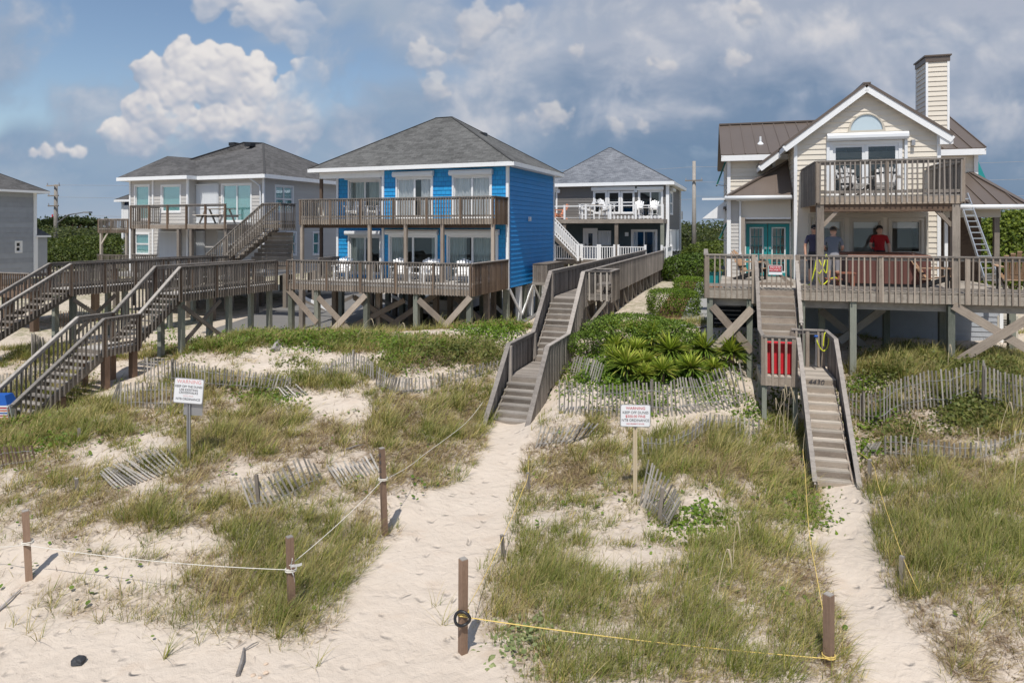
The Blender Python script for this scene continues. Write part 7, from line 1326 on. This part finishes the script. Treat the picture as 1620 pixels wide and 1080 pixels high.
# ------------------------------------------------------------------ people
def person(label, loc, face, pose, shirt, shorts, skin, hair, hat=None, glasses=False, H=1.74, lean=0.0, headturn=0.0):
    t = thing('person', label, 'person', tuple(loc), face, 'people on the beige house deck'); k = H/1.74
    V, E, Rr = [], [], []
    def add(p, r, par=None): V.append(Vector(p)*k); Rr.append(r*k); i = len(V)-1; E.append((par, i)) if par is not None else None; return i
    L_ = lambda z: -lean*max(0, z-.9)
    pel = add((0, 0, .94), .145); wa = add((0, L_(1.1), 1.12), .135, pel); ch = add((0, L_(1.32), 1.33), .155, wa); nk = add((0, L_(1.48), 1.48), .062, ch); jw = add((0, L_(1.55)-.015, 1.555), .074, nk); hd = add((0, L_(1.64)-.01, 1.64), .088, jw); add((0, L_(1.7), 1.70), .066, hd); add((0, L_(1.6)-.10, 1.605), .018, hd)
    for s in (-1, 1): add((s*.088, L_(1.6)+.01, 1.61), .016, hd)
    for s in (-1, 1):
        hp = add((s*.10, .0, .88), .105, pel); kn = add((s*.115, -.02, .50), .062, hp); an = add((s*.12, .02, .09), .042, kn); add((s*.13, -.15, .045), .038, an)
        sh = add((s*.185, L_(1.4), 1.40), .068, ch); el, wr, hn = pose[s]; e = add(el, .046, sh); w = add(wr, .033, e); pm = add(hn, .040, w); d = (Vector(hn)-Vector(wr)).normalized(); o = d.cross(Vector((0, 0, 1))); o = o.normalized() if o.length > .1 else Vector((1, 0, 0))
        for f, ln in ((-1.5, .075), (-.5, .09), (.5, .085), (1.5, .07)): b = Vector(hn)+o*(f*.018)+d*.03; i = add(b, .010, pm); i = add(b+d*ln*.55, .0095, i); add(b+d*ln*.9+Vector((0, 0, -.02)), .008, i)
        b = Vector(hn)+o*(.035*s)-d*.005; i = add(b, .012, pm); add(b+d*.05+o*.012*s, .010, i)
    me = bpy.data.meshes.new('body'); me.from_pydata(V, E, []); o = bpy.data.objects.new('body', me); COL.objects.link(o); md = o.modifiers.new('s', 'SKIN'); md.use_smooth_shade = True
    for i, r in enumerate(Rr): me.skin_vertices[0].data[i].radius = (r, r*(.74 if i in (pel, wa, ch) else 1)); me.skin_vertices[0].data[i].use_root = i == pel
    o.modifiers.new('u', 'SUBSURF').levels = 2; o.modifiers['u'].render_levels = 2; bpy.context.view_layer.update(); ev = bpy.data.meshes.new_from_object(o.evaluated_get(bpy.context.evaluated_depsgraph_get())); bpy.data.objects.remove(o)
    for mm in (skin, shirt, shorts, 'shoe'): ev.materials.append(MT[mm])
    armz = [(Vector(pose[s][0])*k, s) for s in (-1, 1)]
    for pg in ev.polygons:
        c = pg.center/k; r_ = math.hypot(c.x, c.y-L_(c.z)); m_ = 0
        if c.z < .10: m_ = 3
        elif c.z < .48 and abs(c.x) < .26: m_ = 0
        elif c.z < .98 and r_ < .27 and abs(c.x) < .235: m_ = 2
        elif c.z < 1.475 and abs(c.x) < .20: m_ = 1
        if abs(c.x) >= .17 or m_ == 0 and c.z > .9:
            for ez, s in armz:
                e0 = ez/k; sh = Vector((s*.185, L_(1.4), 1.40)); d = e0-sh; f = (c-sh).dot(d)/d.length_squared
                if (c-sh-d*f).length < .10 and -.6 < f < .72 and c.x*s > .08 and c.z < 1.48: m_ = 1
        pg.material_index = m_; pg.use_smooth = True
    b = bpy.data.objects.new('body', ev); COL.objects.link(b); b.parent = t
    def dome(name, mat, c, rx, ry, rz, lo, jit=0.0, parent=t):
        m = MB(); N, M_ = 14, 7; pt = lambda i, j: Vector((c[0]+rx*math.cos(lo+(1.57-lo)*j/M_)*math.cos(i*6.2832/N), c[1]+ry*math.cos(lo+(1.57-lo)*j/M_)*math.sin(i*6.2832/N), c[2]+rz*math.sin(lo+(1.57-lo)*j/M_)))*k
        for i in range(N):
            for j in range(M_): m.face([pt(i, j), pt(i+1, j), pt(i+1, j+1), pt(i, j+1)])
        return m.build(name, mat, parent, smooth=True)
    hy = L_(1.64)
    dome('hair', hair, (0, hy+.036, 1.680), .096, .098, .092, -.35)
    if hat: m = dome('hat', hat, (0, hy+.005, 1.675), .112, .122, .11, .0); br_ = MB(); br_.tube([(0, (hy)*k, 1.672*k), (0, hy*k, 1.69*k)], [.185*k, .165*k], 16); br_.build('brim', hat, m)
    for s in (-1, 1): e_ = MB(); e_.box(((s*.034-.011)*k, (hy-.094)*k, 1.642*k), ((s*.034+.011)*k, (hy-.080)*k, 1.655*k)); e_.build('eye', 'dark', t)
    if glasses: g2 = MB(); [g2.box(((s*.038-.03)*k, (hy-.112)*k, 1.630*k), ((s*.038+.03)*k, (hy-.097)*k, 1.665*k)) for s in (-1, 1)]; g2.box((-.09*k, (hy-.098)*k, 1.65*k), (.09*k, (hy-.09)*k, 1.66*k)); g2.build('sunglasses', 'black_plastic', t)
    mo = MB(); mo.box((-.025*k, (hy-.090)*k, 1.573*k), (.025*k, (hy-.078)*k, 1.580*k)); mo.build('mouth', 'brown_tub', t)
    return t
dn = {s: ((s*.26, .02, 1.13), (s*.27, -.08, .90), (s*.27, -.11, .82)) for s in (-1, 1)}
up_ = {-1: ((-.25, -.05, 1.15), (-.13, -.24, 1.28), (-.10, -.26, 1.36)), 1: dn[1]}; fw = {s: ((s*.26, -.08, 1.14), (s*.20, -.30, 1.06), (s*.17, -.37, 1.06)) for s in (-1, 1)}
P1, P2, P3 = W(1288.5, 455, 20.4), W(1318, 455, 19.9), W(1391.5, 452, 21.55)
person('man in a dark purple shirt and sunglasses beside the balcony post', (P1.x, P1.y, 3.9), R(-10), {-1: dn[-1], 1: ((.25, -.05, 1.15), (.13, -.24, 1.28), (.10, -.26, 1.36))}, 'shirt_purple', 'shorts_dark', 'skin_tan', 'hair_dark', glasses=True, H=1.76)
person('man in a grey shirt and patterned hat with his back turned', (P2.x, P2.y, 3.9), R(150), fw, 'shirt_grey', 'shorts_grey', 'skin_light', 'hair_dark', hat='hat_tan', H=1.70, lean=.10)
person('man in a red shirt with curly dark hair behind the hot tub', (P3.x, P3.y, 3.9), R(-30), {-1: fw[-1], 1: dn[1]}, 'shirt_red', 'shorts_dark', 'skin_light', 'hair_dark', H=1.74)
# ------------------------------------------------------------------ warning signs
def warning_sign(label, px, py, base, wpx, hpx, lines, tilt=0.0, frame='grey_metal', extra=False):
    g0 = G(*base); Y = g0.y; w, h = wpx/FPX*Y, hpx/FPX*Y; c = W(px, py, Y); t = thing('warning_sign', label, 'sign', tuple(g0), 0, 'beach warning signs'); cz = c.z-g0.z; cx = c.x-g0.x
    m = MB()
    for s in (-1, 1): m.box((s*.026-.012, .0, -.4), (s*.026+.012, .03, cz+h*.4))
    m.box((-.020, .022, -.4), (.020, .03, cz+h*.4)); po = m.build('post', 'rope_tan' if not extra else 'grey_metal', t)
    m = MB(); n = 5; r = .035; P = []
    for (sx, sz) in ((1, 1), (-1, 1), (-1, -1), (1, -1)):
        a0 = {(1, 1): 0, (-1, 1): 90, (-1, -1): 180, (1, -1): 270}[(sx, sz)]
        for i in range(n): a = R(a0+90*i/(n-1)); P.append((sx*(w/2-r)+r*math.cos(a), sz*(h/2-r)+r*math.sin(a)))
    m.prism([(x, -.016, z) for x, z in P], (0, .008, 0)); pn = m.build('panel', frame, t); pn.location = (cx, 0, cz); pn.rotation_euler = (0, R(tilt), 0)
    m = MB(); m.prism([(x*.955, -.0195, z*.94) for x, z in P], (0, .003, 0)); m.build('face', 'sign_white', pn)
    for body, fz, size, mat, sx in lines: text_mesh(pn, body, (0, -.0215, fz*h), (R(90), 0, 0), size*h, mat, sx=sx)
    if extra: b = slab(t, 'rear_panel', 'grey_metal', (cx-w*.30, .034, cz-h*.98), (cx+w*.34, .040, cz-h*.3)); b.rotation_euler = (0, R(3), 0)
    return t
warning_sign('white KEEP OFF DUNES $500.00 FINE sign on a post right of the middle path', 1005, 657, (1005, 785), 48, 35.5, [('WARNING', .33, .17, 'ink_red', 1.05), ('KEEP OFF DUNES', .14, .165, 'ink_black', .92), ('$500.00 FINE', -.03, .165, 'ink_red', .98), ('NTB ORDINANCE', -.205, .165, 'ink_black', .92), ('SIGN PROPERTY OF NTB', -.36, .075, 'ink_red', .95)], 1.0)
warning_sign('faded KEEP OFF THE DUNES sign with a grey plate behind it', 299, 618, (298, 730), 47, 40, [('WARNING', .36, .21, 'ink_faded', .95), ('KEEP OFF THE DUNES', .17, .125, 'ink_black', .88), ('USE EXISTING', .04, .125, 'ink_black', .95), ('CROSSWALKS', -.075, .125, 'ink_black', .95), ('$500 FINE', -.2, .10, 'ink_pale', .9), ('NTB ORDINANCE', -.325, .125, 'ink_black', .95)], 4.5, extra=True)
# ------------------------------------------------------------------ rope posts and ropes
def rope_post(label, top, base, w=.094, name='rope_post', mat='wood_post', yaw=35, group='rope posts on the beach'):
    b = G(*base); tp = W(top[0], top[1], b.y); t = thing(name, label, 'post', tuple(b), 0, group); d = tp-b; M = beam_matrix(Vector((0, 0, -.35)), d, w, w) @ Matrix.Rotation(R(yaw), 4, 'X'); o = bpy.data.objects.new('shaft', unit(mat)); COL.objects.link(o); o.parent = t; o.matrix_basis = M
    cpm = beam_matrix(d-d.normalized()*.004, d+d.normalized()*.012, w*.9, w*.9) @ Matrix.Rotation(R(yaw), 4, 'X'); o = bpy.data.objects.new('post_top', unit('wood_silver')); COL.objects.link(o); o.parent = t; o.matrix_basis = cpm; return t, b, tp
def at_post(q, py): t, b, tp = q; f = (py-HY)/FPX*b.y; z = CAMZ-f; k = (z-b.z)/(tp.z-b.z); return b+(tp-b)*k+Vector((0, -.07, 0))
pA = rope_post('brown post farthest left, tied with white rope', (40, 808), (48, 916)); pB = rope_post('brown post with a white ribbon knotted to it', (458, 849), (463, 967)); pC = rope_post('tall brown post with the number 4426 at the path edge', (604, 709), (610, 846), .09); pD = rope_post('brown post with a black ring hung on it', (733, 884), (732, 1032)); pE = rope_post('brown post with yellow rope tied on beside the right path', (1311, 940), (1311, 1051), .10)
pF = rope_post('thin grey stake carrying yellow rope right of the right path', (1427, 880), (1427, 918), .06, 'stake', 'wood_grey'); pG = rope_post('thin grey stake at the foot of the right stairs', (1376, 727), (1376, 758), .06, 'stake', 'wood_grey'); pH = rope_post('short grey stake on the right edge of the middle path', (794, 846), (799, 882), .05, 'stake', 'wood_grey'); pI = rope_post('thin grey stake under the middle stairs rail end', (835, 748), (837, 775), .05, 'stake', 'wood_grey'); pK = rope_post('weathered stub standing alone on the left dune', (125, 678), (125, 694), .06, 'stake', 'wood_grey'); pL = rope_post('stub of a buried fence post left of the collapsed pickets', (121, 757), (122, 780), .06, 'stake', 'wood_grey')
def sag(a, b, s, n=8): return [a+(b-a)*(i/n)+Vector((0, 0, -s*4*(i/n)*(1-i/n))) for i in range(n+1)]
def rope(label, pts, mat, r=.0052): return hose(label, pts, mat, r, 'rope', 'rope')
a1, b1, c1, d1, e1 = at_post(pA, 858), at_post(pB, 897), at_post(pC, 757), at_post(pD, 970), at_post(pE, 1036)
rope('white rope running off the left edge from the first post', sag(W(-30, 864, a1.y+.3), a1, .02), 'white_rope'); rope('long white rope sagging between the two left posts', sag(a1, b1, .06), 'white_rope'); rope('white rope slanting up to the numbered post', sag(b1+Vector((0, 0, .06)), c1, .05), 'white_rope'); rope('white rope from the numbered post into the grass by the stairs', sag(c1, G(672, 736)+Vector((0, 0, .25)), .05, 4)+[G(735, 690)+Vector((0, 0, .3)), G(765, 655)+Vector((0, 0, .35))], 'white_rope')
rope('yellow rope sagging across the front between the ringed post and the right post', sag(d1, e1, .045, 12), 'yellow_rope', .0065); rope('yellow rope along the left side of the right path up to the stairs', sag(e1+Vector((0, 0, .02)), G(1280, 880)+Vector((0, 0, .42)), .02, 3)+sag(G(1273, 780)+Vector((0, 0, .55)), W(1270, 710, 14.75), .03, 3), 'yellow_rope'); rope('yellow rope down the right side of the right path', [W(1346, 707, 14.9), at_post(pG, 730), *sag(at_post(pG, 730), at_post(pF, 884), .06, 4)[1:], *sag(at_post(pF, 884), W(1540, 1110, 8.6), .04, 4)[1:]], 'yellow_rope'); rope('yellow rope along the right side of the middle path', [W(838, 700, 17.2), at_post(pI, 749), *sag(at_post(pI, 749), at_post(pH, 849), .05, 4)[1:], G(770, 915)+Vector((0, 0, .1)), d1], 'yellow_rope')
for q, y, mat, lab in ((pA, 857, 'white_rope', 0), (pB, 900, 'white_rope', 0), (pC, 757, 'white_rope', 0), (pE, 1036, 'yellow_rope', 0), (pD, 968, 'yellow_rope', 0)):
    c = at_post(q, y)+Vector((0, .07, 0))-q[1]; m = MB()
    for dz in (-.012, .012): m.tube([c+Vector((.078*math.cos(k*6.2832/10), .078*math.sin(k*6.2832/10), dz+.004*math.sin(k))) for k in range(11)], .009, 5, False)
    m.build('rope_wrap', mat, q[0])
c = at_post(pD, 971); m = MB(); m.tube([(.098*math.cos(k*6.2832/20), -.02*math.sin(k*6.2832/10), .092*math.sin(k*6.2832/20)) for k in range(21)], .020, 8, False); tag(m.build('rubber_ring', 'black_plastic', loc=c+Vector((0, -.03, 0)), smooth=True), 'black rubber ring hanging on a beach post', 'ring')
c = at_post(pB, 890); t = thing('ribbon', 'white plastic ribbon knotted round a beach post', 'ribbon', tuple(c))
for k, (dx, dz) in enumerate(((.16, .02), (.06, -.22), (.03, .12))): m = MB(); pts = [(dx*f+.03, -.02-.01*math.sin(f*6+k), dz*f+.015*math.sin(f*9+k)) for f in (0, .33, .66, 1)]; [m.face([(p[0], p[1], p[2]-.022), (q[0], q[1]+.01, q[2]-.022), (q[0], q[1], q[2]+.022), (p[0], p[1]-.01, p[2]+.022)]) for p, q in zip(pts, pts[1:])]; m.build('streamer', 'bag_white', t)
for i, chh in enumerate('4426'): p_ = pC[1]+(pC[2]-pC[1])*(.93-i*.085); text_mesh(pC[0], chh, tuple(p_-pC[1]+Vector((-.030, -.060, 0))), (R(90), 0, R(-10)), .115, 'ink_black')
# ------------------------------------------------------------------ things lying on the sand
def lump(name, label, cat, px, py, r, mat, seed, zs=.6, group=None):
    g0 = G(px, py); m = MB(); rg = random.Random(seed); N, M_ = 9, 5; rad = [[r*(1+rg.uniform(-.28, .28)) for _ in range(N)] for _ in range(M_+1)]; pt = lambda i, j: (rad[j][i % N]*math.cos(i*6.2832/N)*math.sin(3.1416*j/M_) if 0 < j < M_ else 0, rad[j][i % N]*math.sin(i*6.2832/N)*math.sin(3.1416*j/M_) if 0 < j < M_ else 0, zs*r*math.cos(3.1416*j/M_)+zs*r*.6)
    for i in range(N):
        for j in range(M_): m.face([pt(i, j), pt(i, j+1), pt(i+1, j+1), pt(i+1, j)])
    return tag(m.build(name, mat, loc=g0), label, cat, group)
lump('rock', 'black angular rock on the bare sand at lower left', 'rock', 124, 1048, .085, 'rock', 3)
for x, y, lab, r, sd in ((400, 1068, 'brown shell fragment left of the others near the bottom edge', .03, 5), (421, 1064, 'reddish shell right of the others near the bottom edge', .032, 6), (411, 1072, 'pale shell between two brown ones near the bottom edge', .025, 7), (421, 1050, 'flat grey shell above the other shells', .026, 8)): lump('shell', lab, 'shell', x, y, r, 'shell', sd, .45, 'shells near the bottom edge')
def stick(label, a, b, w=.05): A, B_ = G(*a), G(*b); O = A; m = MB(); m.tube([Vector((0, 0, .02)), (B_-A)*.5+Vector((.02, 0, .05)), (B_-A)+Vector((0, 0, .03))], [w*.5, w*.45, w*.25], 6); tag(m.build('driftwood', 'drift', loc=O), label, 'driftwood')
stick('grey driftwood stick lying on the sand left of the shells', (376, 1070), (386, 1028), .055); stick('long grey stick slanting at the left edge of the sand', (-8, 972), (32, 935), .04); stick('thin forked stick beside the driftwood', (386, 1030), (408, 1018), .02); stick('broken slat lying in the dune grass above the numbered post', (548, 712), (575, 705), .04); stick('bleached stump on the sand bank below the blue house', (432, 556), (440, 540), .2); stick('pale broken plank leaning in the sand bank', (440, 556), (446, 534), .12)
# beach gear heaped at the left edge, by the stair foot
g0 = G(4, 664); t = thing('beach_gear', 'blue bag on folded red, white and blue striped beach chairs at the left edge', 'beach gear', tuple(g0)); 
m = MB(); m.hexa([(-.5, -.1, .42), (.20, -.1, .42), (.20, .3, .42), (-.5, .3, .42), (-.42, -.05, .68), (.10, -.05, .68), (.10, .25, .68), (-.42, .25, .68)]); m.build('bag', 'bag_blue', t)
for i in range(11): y0 = .03+i*.036; m = MB(); m.box((-.5+.01*(i % 3), -.14-.004*i, y0), (.26+.012*(i % 4), -.10-.004*i, y0+.034)); m.build('stripe', ['bag_white', 'bag_orange', 'bag_white', 'bag_red', 'bag_white', 'bag_blue'][i % 6], t)
for x0, x1 in ((.24, .34), (.30, .44), (-.3, -.2)): piece(t, 'chair_tube', 'aluminium', (x0, -.16, .45), (x1, -.2, 0), .025, .025)
slab(t, 'chair_seat', 'bag_white', (-.5, -.09, .02), (.24, .2, .42))
m = MB(); u, z = B.pv(508, 345, -1.42); 
hose('looped rope hammock hung from the blue house balcony post', [B.world(*p) for p in ((B.U(507, -1.3), -1.35, 6.75), (B.U(505, -1.3), -1.35, 6.35), (B.U(504.5, -1.3), -1.35, 6.05), (B.U(509, -1.3), -1.38, 6.12), (B.U(513, -1.3), -1.35, 6.02), (B.U(511, -1.3), -1.35, 6.4), (B.U(508, -1.3), -1.35, 6.8))], 'white_rope', .03, 'hammock', 'hammock')
# ------------------------------------------------------------------ utility poles, wires, far tower
def pole(label, px, ytop, ybase, Y, arms, lamp=False):
    b = W(px, ybase, Y); b.z = 2.0; zt = W(px, ytop, Y).z; t = thing('utility_pole', label, 'utility pole', tuple(b), B.rz, 'utility poles'); h = zt-2.0; m = MB(); m.tube([(0, 0, 0), (0, 0, h)], [.26, .17], 9); m.build('shaft', 'wood_silver', t, smooth=True)
    for ya, hw in arms: z = W(px, ya, Y).z-2.0; ar = piece(t, 'crossarm', 'wood_grey', (-hw, -.3, z), (hw, -.3, z), .12, .12); [(lambda m: (m.tube([(s*hw*.9, -.3, z+.06), (s*hw*.9, -.3, z+.32)], [.07, .03], 6), m.build('insulator', 'grey_metal', t)))(MB()) for s in (-1, 1)]
    if lamp: z = W(px, 347, Y).z-2.0; m = MB(); m.tube([(.2, 0, z-.4), (2.0, 0, z+.5), (4.6, 0, z+.75)], .07, 6); la = m.build('lamp_arm', 'grey_metal', t); slab(la, 'lamp_head', 'grey_metal', (4.4, -.2, z+.62), (5.3, .2, z+.80))
    else: m = MB(); m.tube([(-1.4, -.5, h*.42), (-1.4, -.5, h*.50)], .3, 9); m.build('transformer', 'grey_metal', t)
    return t, h
q1, h1 = pole('tall timber utility pole with a street lamp at the far left', 88.5, 292, 412, 74, [(294, 1.0), (310, .8), (326, .8)], True); q2, h2 = pole('timber utility pole between the charcoal and beige houses', 1098, 255, 400, 72, [(286, .9)])
def wires(label, p, zs, dirv, n):
    for i, z in enumerate(zs): a = Vector((p[0], p[1], z)); tag((lambda m: (m.tube([q-a for q in sag(a, a+Vector(dirv), .5, 6)], .016, 4), m.build('wire', 'wire', loc=a))[1])(MB()), label[i], 'wire', 'overhead wires')
r_ = Vector((B.r.x, B.r.y, 0)); P1_, P2_ = Vector(q1.location), Vector(q2.location)
wires(['uppermost overhead wire right of the left pole', 'middle overhead wire right of the left pole', 'lowest overhead wire right of the left pole'], P1_, [10.2, 8.9, 7.0], r_*62, 6); wires(['top overhead wire right of the middle pole', 'second overhead wire right of the middle pole', 'third overhead wire right of the middle pole'], P2_, [12.0, 10.4, 8.9], r_*45, 6); wires(['top overhead wire left of the middle pole', 'lower overhead wire left of the middle pole'], P2_, [12.0, 8.6], r_*-40, 6)
b = W(83, 352, 160); t = thing('water_tower', 'tiny red and white tower on the horizon beside the left pole', 'tower', (b.x, b.y, 2.0)); z0 = b.z-2.0; m = MB(); m.box((-.9, -.5, z0-3), (.9, .5, z0)); m.build('block', 'terracotta', t); slab(t, 'mast', 'bag_red', (-.5, -.3, z0), (.5, .3, z0+1.2)); slab(t, 'spire', 'bag_red', (-.12, -.1, z0+1.2), (.12, .1, z0+1.9))
